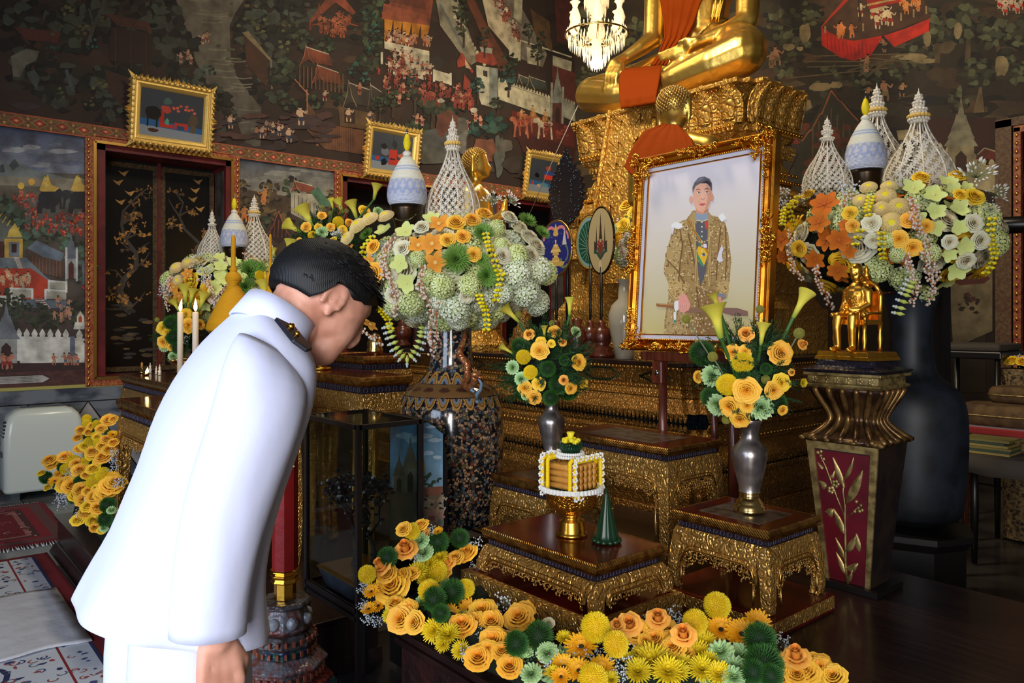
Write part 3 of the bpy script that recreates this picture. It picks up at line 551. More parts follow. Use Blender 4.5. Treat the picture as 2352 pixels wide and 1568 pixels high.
p.poly([(612, 540), (640, 480), (646, 500), (668, 540), (640, 560)], (40, 26, 24)); p.line([(610, 545), (626, 520), (640, 484), (652, 520), (668, 545)], 2.5, (112, 64, 50))
for k in range(5): p.line([(620+k*9, 545), (622+k*9, 505+abs(k-2)*6)], 2, (90, 54, 42))
for x, y in [(605, 470), (575, 520), (560, 510)]: p.man(x, y, 40, (146, 96, 52), (150, 84, 40))
p.done('mural_panel', wall_left)
# small panel between second and third windows
p = Paint(LW, (1, 0, 0), 2.4); p.poly([(990, 426), (1144, 452), (1144, 640), (990, 640)], (52, 56, 66), 0, (60, 46, 40)); p.tree(1060, 560, 40, DG, 30); p.done('mural_panel', wall_left)

# ---- mural of the back wall ----
p = Paint(BW, (0, -1, 0), 1.6); R_ = p.r
for i in range(26):
    x0, x1 = 1320+i*41, 1320+(i+1)*41
    p.poly([(x0, -260), (x1, -260), (x1, 900 if x1 < 2290 else 270), (x0, 900 if x1 < 2290 else 270)], (46, 38, 28), .12, (44, 34, 24)); p.d -= p.step
p.d += p.step
for i in range(170):
    x, y = R_.uniform(1330, 2350), R_.uniform(-40, 440)
    p.blob(x, y, R_.uniform(24, 80), R_.uniform(6, 20), R_.choice([(62, 48, 32), (34, 30, 22), (76, 62, 42), (28, 26, 22), (52, 46, 32), (70, 50, 32)]), 12, .15, .35)
for x, y, r in [(1350, 60, 40), (1400, 150, 40), (1460, 80, 40), (1350, 180, 30), (1790, 60, 40), (1830, 100, 40), (1850, 40, 40), (1800, 160, 30), (1990, 180, 40), (2110, 130, 40), (2150, 60, 50), (2220, 60, 50), (2290, 90, 50), (2330, 160, 40), (2250, 170, 40), (2340, 80, 40), (2200, 230, 30), (1900, 190, 40), (1950, 40, 20), (2060, 160, 30)]: p.tree(x, y, r, [(26, 26, 20), (40, 40, 28), (58, 58, 40), (80, 80, 54)], 30, (74, 60, 40) if r == 50 else None)
for x, y, rx, ry in [(1850, 75, 14, 22), (1812, 108, 16, 8), (1838, 112, 8, 5), (1885, 200, 26, 10), (1850, 240, 16, 14), (1920, 195, 14, 8), (2120, 140, 30, 6), (2200, 70, 10, 18), (2300, 150, 16, 26), (2090, 130, 40, 8), (1380, 110, 16, 8), (2130, 90, 10, 18)]: p.blob(x, y, rx, ry, (122, 104, 70), 12, .1, .2)
for i in range(10): p.line([(R_.uniform(1780, 2000), R_.uniform(120, 180)), (R_.uniform(2000, 2120), R_.uniform(120, 180))], 3, (88, 74, 48))
# red screen enclosure
p.poly([(1886, 62), (1955, -20), (1966, 0), (1962, 24), (1892, 90), (1890, 100)], (172, 44, 28)); p.poly([(1888, 64), (1930, 90), (1962, 96), (2030, 80), (2140, 40), (2120, -10), (1960, -10), (1900, 50)], (70, 46, 30))
p.poly([(1886, 62), (1930, 88), (1962, 94), (2026, 82), (2026, 90), (2000, 128), (1962, 140), (1930, 132), (1888, 104)], (182, 40, 26), 0, (150, 30, 22)); p.poly([(2030, 82), (2080, 66), (2136, 42), (2134, 72), (2090, 92), (2054, 108)], (176, 42, 26))
for k in range(12): p.line([(1900+k*9, 80+k*4 if k < 8 else 100), (1902+k*9, 112+k*2)], 2, (128, 24, 18))
for k in range(9): p.line([(1896+k*29, 76+(k*6 if k < 3 else 20-k*8)), (1896+k*29, 60+(k*6 if k < 3 else 18-k*8))], 4, (150, 120, 80))
p.crowd([(1975, 20), (2050, 15), (2050, 50), (1980, 60)], 9, 36, [(186, 158, 116)], [(140, 44, 28), (120, 36, 26)]); p.crowd([(1920, 60), (1960, 60), (1960, 85), (1930, 84)], 4, 34, [(190, 110, 60)], [(196, 110, 44)]); p.crowd([(2060, -10), (2120, -10), (2120, 20), (2080, 40)], 8, 34, [(190, 120, 60)], [(190, 100, 40)])
p.poly([(1990, 0), (2060, -20), (2070, 4), (1998, 22)], (150, 36, 26)); p.line([(1992, 12), (2068, -4)], 5, (170, 132, 76)); p.line([(1972, -10), (1976, 50)], 4, (40, 30, 22))
p.crowd([(2280, 0), (2350, 0), (2350, 24), (2290, 30)], 8, 30, [(180, 150, 120)], [(176, 40, 30)])
for x, y, h in [(1990, 165, 40), (2032, 120, 34), (1786, 150, 44), (1772, 156, 40), (1994, 228, 30), (2034, 232, 50), (2072, 222, 34)]: p.man(x, y, h, (142, 100, 68), (110, 90, 58) if h > 36 else (40, 36, 34))
# red pavilion outlines and temples
p.poly([(1840, 325), (1908, 205), (1976, 276), (1976, 420), (1820, 420)], (44, 42, 28)); p.line([(1842, 325), (1860, 300), (1864, 300), (1884, 262), (1888, 262), (1910, 208), (1928, 232), (1932, 232), (1946, 250), (1972, 278)], 3.5, (128, 72, 44))
for k in range(7): p.line([(1866+k*14, 420), (1868+k*14, 250+abs(k-3)*14)], 3, (90, 60, 36))
for i in range(40): p.blob(R_.uniform(1850, 1980), R_.uniform(290, 400), 10, 8, R_.choice([(108, 50, 32), (84, 44, 30)]), 8)
p.poly([(1700, 290), (1822, 290), (1840, 340), (1800, 420), (1780, 400)], (52, 42, 32)); p.poly([(1820, 296), (1838, 330), (1810, 330)], (110, 40, 32))
p.poly([(2060, 310), (2100, 300), (2130, 270), (2288, 270), (2288, 350), (2100, 350)], (52, 30, 22)); p.poly([(2060, 300), (2110, 296), (2112, 322), (2064, 322)], (150, 132, 92)); p.crenel(2110, 342, 2190, 352, 60, 4, (158, 142, 104), (120, 104, 76)); p.crenel(2230, 370, 2288, 384, 60, 3, (150, 134, 98), (120, 104, 76))
p.spire(2208, 420, 60, 200, (126, 112, 82), (116, 108, 84), (54, 34, 26)); p.poly([(2245, 358), (2262, 340), (2288, 350), (2288, 366), (2240, 366)], (86, 36, 28)); p.line([(2245, 356), (2262, 340), (2288, 348)], 3, (150, 130, 96))
p.poly([(2236, 260), (2250, 200), (2256, 200), (2262, 258)], (96, 78, 52)); p.poly([(2180, 630), (2280, 610), (2280, 760), (2190, 800)], (106, 92, 66)); p.blob(2230, 640, 40, 14, (76, 34, 28)); p.tree(2225, 700, 26, [(44, 30, 24), (70, 34, 28), (34, 30, 26)], 20)
p.done('mural', wall_back)

# ---- painted border band between the murals, dado ledge ----
def band(name, axis, c, u0, u1, z0, z1, parent, tilt=1):
    b = MB(); 
    if axis == 'x': b.box(c, c+.03, u0, u1, z0, z1)
    else: b.box(u0, u1, c-.03, c, z0, z1)
    o = b.build(name, mat('band_red', (104, 56, 40), .6, 0, col2=(120, 92, 50), nscale=60), parent)
    q = Paint((lambda x, y: Vector((c+.03, x, y))) if axis == 'x' else (lambda x, y: Vector((x, c-.03, y))), (1, 0, 0) if axis == 'x' else (0, -1, 0), 1.6, base=.0005)
    h = (z1-z0)/2; zc = (z0+z1)/2; n = int((u1-u0)/.155); st = (u1-u0)/n
    for e_ in (z0+.006, z1-.006): q.line([(u0, e_), (u1, e_)], .012, (150, 76, 50))
    for i in range(n):
        u = u0+st*(i+.5)
        for a, cc in ((1, (112, 100, 56)), (.74, (128, 44, 36)), (.4, (168, 80, 56)), (.18, (196, 160, 96))):
            q.poly([(u-st*.42*a, zc), (u, zc+h*.8*a), (u+st*.42*a, zc), (u, zc-h*.8*a)], cc)
        for sg in (-1, 1):
            q.poly([(u+st*.5-.012, zc+sg*h*.3), (u+st*.5, zc+sg*h*.8), (u+st*.5+.012, zc+sg*h*.3)], (168, 130, 70))
    q.done('border_pattern', o)
    return o
for a, c_ in zip([-.5, 2.69, 5.06], [1.49, 3.86, 6.1]): band('border_band', 'x', XW, a, c_, 3.01, 3.13, wall_left)
band('border_band', 'x', XW, 1.49, 2.69, 3.035, 3.13, wall_left); band('border_band', 'x', XW, 3.86, 5.06, 3.035, 3.13, wall_left); band('border_band', 'x', XW, 6.1, 7.4, 3.035, 3.13, wall_left)
b = MB(); b.box(XW, XW+.012, -.5, 1.49, .86, .99); pl = b.build('painted_plinth', mat('plinth_paint', (70, 42, 40), .6, 0, col2=(92, 56, 50), nscale=20), wall_left)
q = Paint(lambda x, y: Vector((XW+.012, x, y)), (1, 0, 0), 1.8, base=.0005)
for u in (.92, .3): 
    q.poly([(u-.28, .925), (u-.22, .965), (u+.2, .965), (u+.26, .925), (u+.2, .885), (u-.22, .885)], (60, 40, 42)); q.poly([(u-.25, .925), (u-.2, .955), (u+.18, .955), (u+.23, .925), (u+.18, .895), (u-.2, .895)], (150, 148, 142))
    for k in range(4): q.line([(u-.18+R_.uniform(0, .03), .908+k*.012), (u+.16-R_.uniform(0, .03), .908+k*.012)], .0035, (70, 70, 74))
q.done('cartouche', pl)
b = MB(); b.box(XW, XW+.03, -.5, 7.4, .835, .862); b.build('yellow_marble_strip', mat('strip_yellow', (180, 172, 96), .3, 0), wall_left)
b = MB(); b.box(XW, XW+.03, -.5, 7.4, .72, .833); b.build('marble_ledge', M['marble'], wall_left)
# dado: marble tiles set as diamonds
def dtile(poly, m):
    b = MB(); n = len(poly)
    b.add([(XW+.001, y, z) for y, z in poly]+[(XW+.02, y, z) for y, z in poly], [tuple(range(n, 2*n))]+[(j, (j+1)%n, (j+1)%n+n, j+n) for j in range(n)])
    b.build('tile', m, wall_left, fix=True)
W_ = .42
for i in range(-1, 5):
    u = .55+i*W_*1.06; g = .004; zc = .37; hh = .34
    dtile([(u-W_*.5+g, zc), (u, zc+hh-g), (u+W_*.5-g, zc), (u, zc-hh+g)], M['marble_light'] if i % 1 == 0 else M['marble'])
    dtile([(u+g*2, zc+hh), (u+W_*1.06-g*2, zc+hh), (u+W_*.53, zc+.01)], M['marble'])
    dtile([(u+g*2, zc-hh), (u+W_*.53, zc-.01), (u+W_*1.06-g*2, zc-hh)], M['marble'])

# ---- windows with lacquer shutters ----
RED = mat('casing_red', (112, 34, 36), .45, 0, col2=(84, 22, 26), nscale=5)
REDB = mat('casing_red_beaded', (142, 52, 38), .5, 0, col2=(176, 110, 60), nscale=40)
LAC = mat('black_lacquer', (20, 17, 16), .22, 0, coat=.3)
GLD = mat('shutter_gilt', (96, 74, 42), .5, .3, col2=(60, 46, 30), nscale=50)
def shutter(win, y0, y1, z0, z1, x, seed):
    b = MB(); b.box(x, x+.03, y0, y1, z0, z1); s = b.build('shutter', LAC, win, bev=.004)
    b = MB(); w_ = .045
    for a in ((y0, y0+w_, z0, z1), (y1-w_, y1, z0, z1), (y0+w_, y1-w_, z0, z0+w_), (y0+w_, y1-w_, z1-w_, z1)): b.box(x+.03, x+.036, *a)
    b.build('gilt_border', GLD, s)
    q = Paint(lambda u, v: Vector((x+.03, u, v)), (1, 0, 0), 1.35, base=.0006, step=2e-6); r = q.r = random.Random(seed)
    W, Hh = y1-y0, z1-z0; cx = (y0+y1)/2
    # gnarled trunk
    pts = [(cx+r.uniform(-.05, .05), z0+.55)]
    for k in range(9): pts.append((cx+math.sin(k*1.3+seed)*.09+r.uniform(-.03, .03), z0+.6+k*(Hh-.8)/9))
    q.line(pts, .07, (62, 56, 50), .012)
    tips = []
    for k in range(15):
        a = r.choice(pts[1:]); sg = r.choice((-1, 1)); e1 = (a[0]+sg*r.uniform(.05, .1), a[1]+r.uniform(.03, .1)); e2 = (max(y0+.07, min(y1-.07, e1[0]+sg*r.uniform(.02, .1))), e1[1]+r.uniform(0, .1))
        q.line([a, e1, e2], .02, (66, 58, 48), .006); tips += [e1, e2]
    for k in range(80):
        a = r.choice(tips); x_, z_ = a[0]+r.uniform(-.06, .06), a[1]+r.uniform(-.05, .05)
        if not (y0+.055 < x_ < y1-.055 and z_ < z1-.2): continue
        c = r.choice([(150, 104, 46), (120, 82, 40), (168, 118, 56), (96, 66, 40)]); s_ = r.uniform(.014, .03)
        for m_ in range(3):
            an = r.uniform(0, 6.28); q.poly([(x_, z_), (x_+s_*math.cos(an-.4), z_+s_*math.sin(an-.4)), (x_+s_*1.7*math.cos(an), z_+s_*1.7*math.sin(an)), (x_+s_*math.cos(an+.4), z_+s_*math.sin(an+.4))], c, .2)
    for k in range(4):
        x_, z_ = cx+r.uniform(-.13, .13), z1-.1-k*.09; s_ = .05; q.poly([(x_-s_, z_+.02), (x_-.01, z_+.005), (x_+s_*.9, z_+.03), (x_+.02, z_-.01), (x_+.01, z_-.03), (x_-.02, z_-.012)], (170, 126, 66))
    for k in range(26): q.blob(cx+r.uniform(-.17, .17), z0+.12+r.random()*.5, r.uniform(.03, .08), r.uniform(.008, .02), r.choice([(92, 74, 40), (70, 56, 34), (44, 36, 30), (50, 44, 40)]), 9)
    q.done('painted_tree', s)
for n_, (y0, y1) in enumerate(wins):
    wn = bpy.data.objects.new('window_%d' % (n_+1), None); C.objects.link(wn); wn['kind'] = 'structure'
    z0, z1 = .91, 2.985; xi = XW-.34
    b = MB()   # outer casing standing proud, with a beaded edge
    for t, (xa, xb) in ((0, (XW, XW+.035)),):
        b.box(xa, xb, y0-.075, y0, z0-.07, z1+.045); b.box(xa, xb, y1, y1+.075, z0-.07, z1+.045); b.box(xa, xb, y0, y1, z1, z1+.045); b.box(xa, xb, y0, y1, z0-.07, z0)
    cs = b.build('casing', REDB, wn, bev=.006)
    b = MB(); gm = M['gold_trim']
    for zz in np.arange(z0-.05, z1+.03, .052):
        for yy in (y0-.05, y1+.05): b.ball((XW+.04, yy, zz), (.008, .012, .018), 6, 4)
    b.build('gilt_beading', gm, cs, kind='stuff')
    b = MB()
    for a in ((y0-.012, y0+.012, z0, z1), (y1-.012, y1+.012, z0, z1), (y0, y1, z1-.012, z1+.012), (y0, y1, z0-.012, z0+.012)): b.box(XW+.004, XW+.045, *a)
    b.build('gilt_moulding', M['gold_trim'], cs)
    b = MB(); b.box(xi, XW, y0-.01, y0+.09, z0, z1); b.box(xi, XW, y1-.05, y1+.01, z0, z1); b.box(xi, XW, y0, y1, z1-.06, z1); b.box(xi, XW, y0, y1, z0-.02, z0+.015)
    b.build('reveal', RED, wn)
    b = MB(); b.box(XW-.30, XW-.06, y1-.052, y1-.05, z0+.05, z1-.1); b.build('reveal_panel', mat('reveal_grey', (92, 84, 76), .7, 0, col2=(60, 54, 48), nscale=9), wn)
    b = MB(); b.box(xi-.02, xi, y0, y1, z0, z1); b.build('backing', M['black_wood'], wn)
    if n_ == 0:
        ym = (y0+y1)/2+.02
        shutter(wn, y0+.11, ym-.012, z0+.03, z1-.09, xi, 3); shutter(wn, ym+.012, y1-.06, z0+.03, z1-.09, xi, 8)
        b = MB(); b.box(xi+.005, xi+.05, ym-.012, ym+.012, z0, z1-.06); b.build('meeting_rail', RED, wn)
# doorway on the back wall
dr = bpy.data.objects.new('door_1', None); C.objects.link(dr); dr['kind'] = 'structure'
b = MB(); b.box(-2.34, -2.22, YW-.04, YW, 0, 3.12); b.box(-2.34, -.6, YW-.04, YW, 3.06, 3.13); cs = b.build('casing', mat('casing_patterned', (92, 58, 42), .6, 0, col2=(112, 88, 56), nscale=40), dr)
b = MB(); b.box(-2.20, -2.14, YW-.07, YW, 0, 3.04); b.box(-2.20, -.6, YW-.07, YW, 2.99, 3.05); b.build('moulding', REDB, dr, bev=.008)
b = MB()
for zz in np.arange(.1, 3.0, .07): b.ball((-2.17, YW-.072, zz), (.012, .008, .02), 6, 4)
b.build('gilt_beading', M['gold_trim'], dr, kind='stuff')
b = MB(); b.box(-2.12, -2.06, YW-.02, YW+.5, 0, 2.98); b.box(-2.12, -.6, YW-.02, YW+.5, 2.93, 2.98); b.build('reveal', RED, dr)
b = MB(); b.box(-2.06, -.6, YW+.4, YW+.44, 0, 2.93); b.build('door_leaf', LAC, dr)
# ---------------- organic bodies: limbs grown into one continuous surface ----------------
def limb(b, pts, n=12):
    """pts: (x,y,z,r) nodes"""
    for i, (x, y, z, r) in enumerate(pts):
        b.ball((x, y, z), r, n, 8)
        if i: 
            q = pts[i-1]; b.tube([q[:3], (x, y, z)], [q[3], r], n)
def organic(name, b, material, voxel, smooth, parent=None, paint=None, dec=None):
    o = b.build(name, material)
    r = o.modifiers.new('r', 'REMESH'); r.mode = 'VOXEL'; r.voxel_size = voxel; r.use_smooth_shade = True
    s = o.modifiers.new('s', 'SMOOTH'); s.factor = .6; s.iterations = smooth
    if dec: d = o.modifiers.new('d', 'DECIMATE'); d.ratio = dec
    bpy.context.view_layer.update(); dg = bpy.context.evaluated_depsgraph_get()
    me = bpy.data.meshes.new_from_object(o.evaluated_get(dg)); me.name = name
    old = o.data; o.modifiers.clear(); o.data = me; bpy.data.meshes.remove(old)
    me.polygons.foreach_set('use_smooth', [True]*len(me.polygons))
    if not me.materials: me.materials.append(material)
    if parent: o.parent = parent
    return o
def N_(px, py, y, r): v = onY(px, py, y); return (v.x, v.y, v.z, r)

# ---------------- stepped altar pieces ----------------
def outline(hx, hy, st=.07, k=2):
    """rectangle with k stepped corners"""
    q = []
    for i in range(k+1): q.append((hx-st*(k-i)*1.0, hy-st*i)); 
    pts = []
    # corner +x,+y walking: from (hx, ...) to (..., hy)
    c = [(hx, hy-st*k)]
    for i in range(k): c += [(hx-st*(i+1)*.8, hy-st*(k-i)), (hx-st*(i+1)*.8, hy-st*(k-i-1))]
    c1 = c
    c2 = [(-x, y) for x, y in reversed(c)]; c3 = [(-x, -y) for x, y in c]; c4 = [(x, -y) for x, y in reversed(c)]
    return c1+c2+c3+c4
def stack(b, cx, cy, hx, hy, layers, st=.07, k=2):
    for z0, z1, o0, o1 in layers:
        b.loft([[(cx+x, cy+y, z0) for x, y in outline(hx+o0, hy+o0, st, k)], [(cx+x, cy+y, z1) for x, y in outline(hx+o1, hy+o1, st, k)]], True, True, False)
def teeth(b, p0, p1, h, w, out=(0, -.012, 0), up=False):
    p0, p1 = Vector(p0), Vector(p1); L = (p1-p0).length; n = max(int(L/w), 1); d = (p1-p0)/n; o = Vector(out); s = 1 if up else -1
    for i in range(n):
        a = p0+d*(i+.06); c = p0+d*(i+.94); m = p0+d*(i+.5)+Vector((0, 0, s*h)); l = a+Vector((0, 0, s*h*.35))+d*.06; r = c+Vector((0, 0, s*h*.35))-d*.06
        b.add([a, c, r, m, l, a+o, c+o, r+o, m+o*1.4, l+o], [(5,6,7,8,9), (0,1,6,5), (1,2,7,6), (2,3,8,7), (3,4,9,8), (4,0,5,9)])
def beads(b, p0, p1, r, gap, n=6):
    p0, p1 = Vector(p0), Vector(p1); k = max(int((p1-p0).length/gap), 1)
    for i in range(k): b.ball(p0+(p1-p0)*((i+.5)/k), r, n, 4)

# Buddha's high throne
TX, TY = -3.80, 4.95
th = thing('altar_throne', 'tall gilded stepped throne under the great seated gold statue, with rows of lotus petals', 'altar', (TX, TY, 1.18))
def tbuild(b, name, m, par=th, **k):
    b.v = [(x-TX, y-TY, z-1.18) for x, y, z in b.v] if par is th else b.v
    return b.build(name, m, par, **k)
HX, HY2 = .80, .32
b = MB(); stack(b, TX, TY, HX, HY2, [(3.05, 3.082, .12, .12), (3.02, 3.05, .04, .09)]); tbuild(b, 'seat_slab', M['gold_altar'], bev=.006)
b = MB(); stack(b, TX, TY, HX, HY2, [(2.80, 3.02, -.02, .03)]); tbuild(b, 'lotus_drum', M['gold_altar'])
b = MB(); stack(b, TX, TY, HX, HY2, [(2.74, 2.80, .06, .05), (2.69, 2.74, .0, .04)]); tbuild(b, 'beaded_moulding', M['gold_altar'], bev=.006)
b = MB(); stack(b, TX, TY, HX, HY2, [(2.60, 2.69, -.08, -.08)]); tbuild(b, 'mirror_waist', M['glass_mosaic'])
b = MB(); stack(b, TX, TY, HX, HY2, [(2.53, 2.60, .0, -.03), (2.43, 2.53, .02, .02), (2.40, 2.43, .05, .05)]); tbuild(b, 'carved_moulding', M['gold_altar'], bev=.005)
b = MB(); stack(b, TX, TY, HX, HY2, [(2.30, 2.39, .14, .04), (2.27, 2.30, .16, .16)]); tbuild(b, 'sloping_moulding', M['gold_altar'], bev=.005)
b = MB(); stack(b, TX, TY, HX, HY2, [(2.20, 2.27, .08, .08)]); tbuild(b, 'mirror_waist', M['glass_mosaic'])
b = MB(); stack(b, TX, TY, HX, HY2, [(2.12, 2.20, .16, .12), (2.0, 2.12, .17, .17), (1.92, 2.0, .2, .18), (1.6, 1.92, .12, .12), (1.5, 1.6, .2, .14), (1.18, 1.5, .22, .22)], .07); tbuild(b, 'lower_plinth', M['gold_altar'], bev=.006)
b = MB(); fy = TY-HY2; rx = TX+HX
def rim(b, z, out, h, w, up=False, fn='t'):
    x0, x1 = TX-HX-out+.1, TX+HX+out-.1; y0 = TY-HY2-out; xr = TX+HX+out
    if fn == 't':
        teeth(b, (x0, y0, z), (x1, y0, z), h, w, (0, -.012, 0), up); teeth(b, (xr, y0+.1, z), (xr, TY+HY2, z), h, w, (.012, 0, 0), up)
    else:
        beads(b, (x0, y0-.004, z), (x1, y0-.004, z), h, w); beads(b, (xr+.004, y0+.1, z), (xr+.004, TY+HY2, z), h, w)
rim(b, 2.69, -.0, .05, .035); rim(b, 2.60, -.02, .05, .045, True); rim(b, 2.27, .16, .04, .035); rim(b, 2.20, .13, .06, .05, True)
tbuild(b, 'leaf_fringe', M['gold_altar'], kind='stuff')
b = MB(); rim(b, 2.77, .065, .014, .036, fn='b'); rim(b, 2.415, .055, .012, .034, fn='b'); rim(b, 3.035, .085, .013, .036, fn='b'); rim(b, 2.48, .025, .012, .05, fn='b'); tbuild(b, 'bead_rows', M['gold_bright'], kind='stuff')
b = MB()
R1 = random.Random(3)
for i in range(70):
    x = TX+R1.uniform(-HX, HX); z = R1.choice([3.06, 2.72, 2.65, 2.48, 2.9, 2.24, 2.85]); b.ball((x, fy-.07 if z != 2.24 else fy-.17, z+R1.uniform(-.02, .02)), .006, 5, 3)
for i in range(30): b.ball((rx+.07, TY+R1.uniform(-HY2, HY2), R1.choice([3.06, 2.72, 2.9, 2.85])), .006, 5, 3)
tbuild(b, 'mirror_chips', M['chrome'], kind='stuff')
# lotus petals, one mesh shared
pb = MB(); rings = []
for k in range(9):
    t = k/8; wd = .098*(math.sin(PI*min(t*.62+.28, 1)))**.7*(1 if t < .6 else math.cos((t-.6)/.4*PI/2)**.8+.02); y = -.02-.075*t**2.2; z = .0+.30*t
    rings.append([(wd*math.cos(a), y-.035*math.sin(a), z) for a in [PI*j/8 for j in range(9)]])
pb.loft(rings, False, False, True)
rr = [[(x*.62, y-.018, z*.78+.03) for x, y, z in r] for r in rings]; pb.loft(rr, False, False, True)
edge = [r[0] for r in rings]+[r[-1] for r in rings[::-1]]; pb.tube([(x, y-.004, z) for x, y, z in edge], .008, 5)
mid = [(x*.6, y-.05, z*.8+.02) for x, y, z in edge]; pb.tube(mid, .005, 5)
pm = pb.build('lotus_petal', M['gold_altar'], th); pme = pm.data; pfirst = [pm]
def petal(x, y, z, rz, s=1):
    o = pfirst.pop() if pfirst else bpy.data.objects.new('lotus_petal', pme)
    if o.name not in C.objects: C.objects.link(o)
    o.parent = th; o.location = (x-TX, y-TY, z-1.18); o.rotation_euler = (0, 0, rz); o.scale = (s,)*3
for i in range(8): petal(TX-HX+.1+i*(2*HX-.2)/7, fy-.0, 2.79, 0)
for i in range(4): petal(rx+.0, fy+.08+i*(2*HY2-.16)/3, 2.79, PI/2)
b = MB(); b.box(TX-.6, TX+.42, TY+HY2+.12, 5.76, 1.18, 3.08); tbuild(b, 'rear_block', M['gold_altar'])
for i in range(7): petal(TX-HX+.2+i*(2*HX-.4)/6, fy+.03, 2.80, 0, .85)
for i in range(13): petal(TX-HX-.1+i*(2*HX+.2)/12, fy-.13, 2.01, 0, .45)
# patterned hanging panel in the middle of the throne
b = MB(); b.add([(-.24, fy-.09, 3.1), (.24, fy-.09, 3.1), (.30, fy-.34, 1.7), (-.30, fy-.34, 1.7), (-.24, fy+.02, 3.1), (.24, fy+.02, 3.1), (.30, fy-.22, 1.7), (-.30, fy-.22, 1.7)], [(3,2,1,0), (4,5,6,7), (0,1,5,4), (1,2,6,5), (2,3,7,6), (3,0,4,7)])
b.v = [(x+TX-.14, y, z) for x, y, z in b.v]; pn = tbuild(b, 'hanging_panel', M['gold_altar'])
b = MB()
for sg in (-1, 1): b.tube([(TX-.14+sg*.235, fy-.1, 3.1), (TX-.14+sg*.295, fy-.35, 1.7)], .02, 6)
for k in range(7):
    z = 3.02-k*.17; yy = fy-.1-.25*(3.1-z)/1.4; w_ = .2
    b.tube([(TX-.14-w_, yy, z), (TX-.14-w_*.5, yy, z-.09), (TX-.14-w_*.5, yy, z-.02), (TX-.14, yy, z-.13), (TX-.14+w_*.5, yy, z-.02), (TX-.14+w_*.5, yy, z-.09), (TX-.14+w_, yy, z)], .011, 5)
tbuild(b, 'panel_ribs', M['gold_altar'], kind='stuff')

# ---------------- the great seated statue ----------------
bz = thing('seated_buddha_statue', 'great polished gold seated statue in orange sash high on the throne', 'statue', (-3.93, 5.2, 3.13))
b = MB()
limb(b, [N_(1592, 140, 5.5, .20), N_(1470, 190, 5.15, .17), N_(1362, 218, 4.87, .155)])
limb(b, [N_(1358, 220, 4.85, .145), N_(1430, 225, 4.72, .125), N_(1520, 213, 4.66, .09)])
limb(b, [N_(1650, 105, 5.45, .21), N_(1690, 112, 5.1, .2), N_(1704, 118, 4.86, .185)])
limb(b, [N_(1706, 122, 4.80, .165), N_(1640, 148, 4.72, .14), N_(1560, 182, 4.68, .115), N_(1500, 208, 4.7, .09)])
limb(b, [N_(1500, 208, 4.7, .08), N_(1455, 222, 4.72, .06)])
limb(b, [N_(1605, 125, 4.86, .06), N_(1570, 145, 4.80, .075), N_(1534, 168, 4.76, .055)])  # sole lying on the thigh
limb(b, [N_(1600, 110, 5.42, .27), N_(1608, 60, 5.35, .225), N_(1612, -10, 5.33, .25), N_(1616, -90, 5.33, .31), N_(1618, -140, 5.33, .29), N_(1618, -210, 5.33, .11), N_(1618, -270, 5.31, .17), N_(1618, -310, 5.3, .17)])
limb(b, [N_(1522, -160, 5.33, .12), N_(1508, -60, 5.25, .098), N_(1500, 90, 5.1, .082), N_(1470, 112, 4.98, .066), N_(1434, 135, 4.86, .05)])
limb(b, [N_(1434, 135, 4.86, .05), N_(1412, 150, 4.76, .058)])
for k, (ex, ey) in enumerate([(1388, 208), (1396, 211), (1404, 212), (1412, 208)]):
    sx = 1404+k*8; limb(b, [N_(sx, 148+k, 4.74, .03), N_((sx+ex)/2-3, 172, 4.665, .022), N_(ex, ey, 4.64, .014)], 8)
limb(b, [N_(1428, 150, 4.76, .03), N_(1430, 166, 4.70, .022), N_(1414, 182, 4.66, .015)], 8)
limb(b, [N_(1712, -160, 5.25, .12), N_(1722, -60, 5.2, .10), N_(1716, 48, 5.08, .086), N_(1670, 72, 4.96, .066), N_(1616, 92, 4.84, .048)])
limb(b, [N_(1616, 92, 4.84, .048), N_(1586, 104, 4.78, .055)])
for k in range(4):
    limb(b, [N_(1582, 98+k*6, 4.77, .026), N_(1550, 111+k*6, 4.73, .02), N_(1512+k*2, 124+k*5, 4.70, .013)], 8)
limb(b, [N_(1600, 92, 4.78, .028), N_(1575, 90, 4.74, .02), N_(1560, 96, 4.72, .014)], 8)
ob = organic('body', b, M['gold_smooth'], .0105, 5, bz); ob.data.transform(Matrix.Translation((3.93, -5.2, -3.13)))
def cloth(name, rows, m, par, fold=.02, nf=7, n=24, org=(0,0,0), thick=.012):
    """rows: (px_left, py_left, px_right, py_right, room_y)"""
    b = MB(); rg = []
    for i in range(len(rows)-1):
        for s_ in range(4):
            t = s_/4; a, c = rows[i], rows[i+1]; r = [a[k]+(c[k]-a[k])*t for k in range(5)]
            rg.append([onY(r[0]+(r[2]-r[0])*j/n, r[1]+(r[3]-r[1])*j/n, r[4]-fold*(.5+.5*math.sin(nf*2*PI*j/n+i*.5+t*.5))*(.4+.6*((i+t)/len(rows)))) for j in range(n+1)])
    r = rows[-1]; rg.append([onY(r[0]+(r[2]-r[0])*j/n, r[1]+(r[3]-r[1])*j/n, r[4]-fold*(.5+.5*math.sin(nf*2*PI*j/n+len(rows)*.5))) for j in range(n+1)])
    rg = [[tuple(Vector(v)-Vector(org)) for v in q] for q in rg]
    b.loft(rg, False, False, True); o = b.build(name, m, par)
    sd = o.modifiers.new('solid', 'SOLIDIFY'); sd.thickness = thick; sd.offset = 0
    return o
BO = (-3.93, 5.2, 3.13)
cloth('shoulder_sash', [(1512, -140, 1700, -120, 5.0), (1514, -60, 1640, -50, 5.03), (1517, 0, 1609, 4, 5.06), (1524, 45, 1592, 55, 5.09), (1526, 85, 1572, 92, 5.08), (1512, 125, 1545, 120, 4.98), (1495, 150, 1530, 150, 4.9)], M['satin_orange'], bz, .03, 4, org=BO)
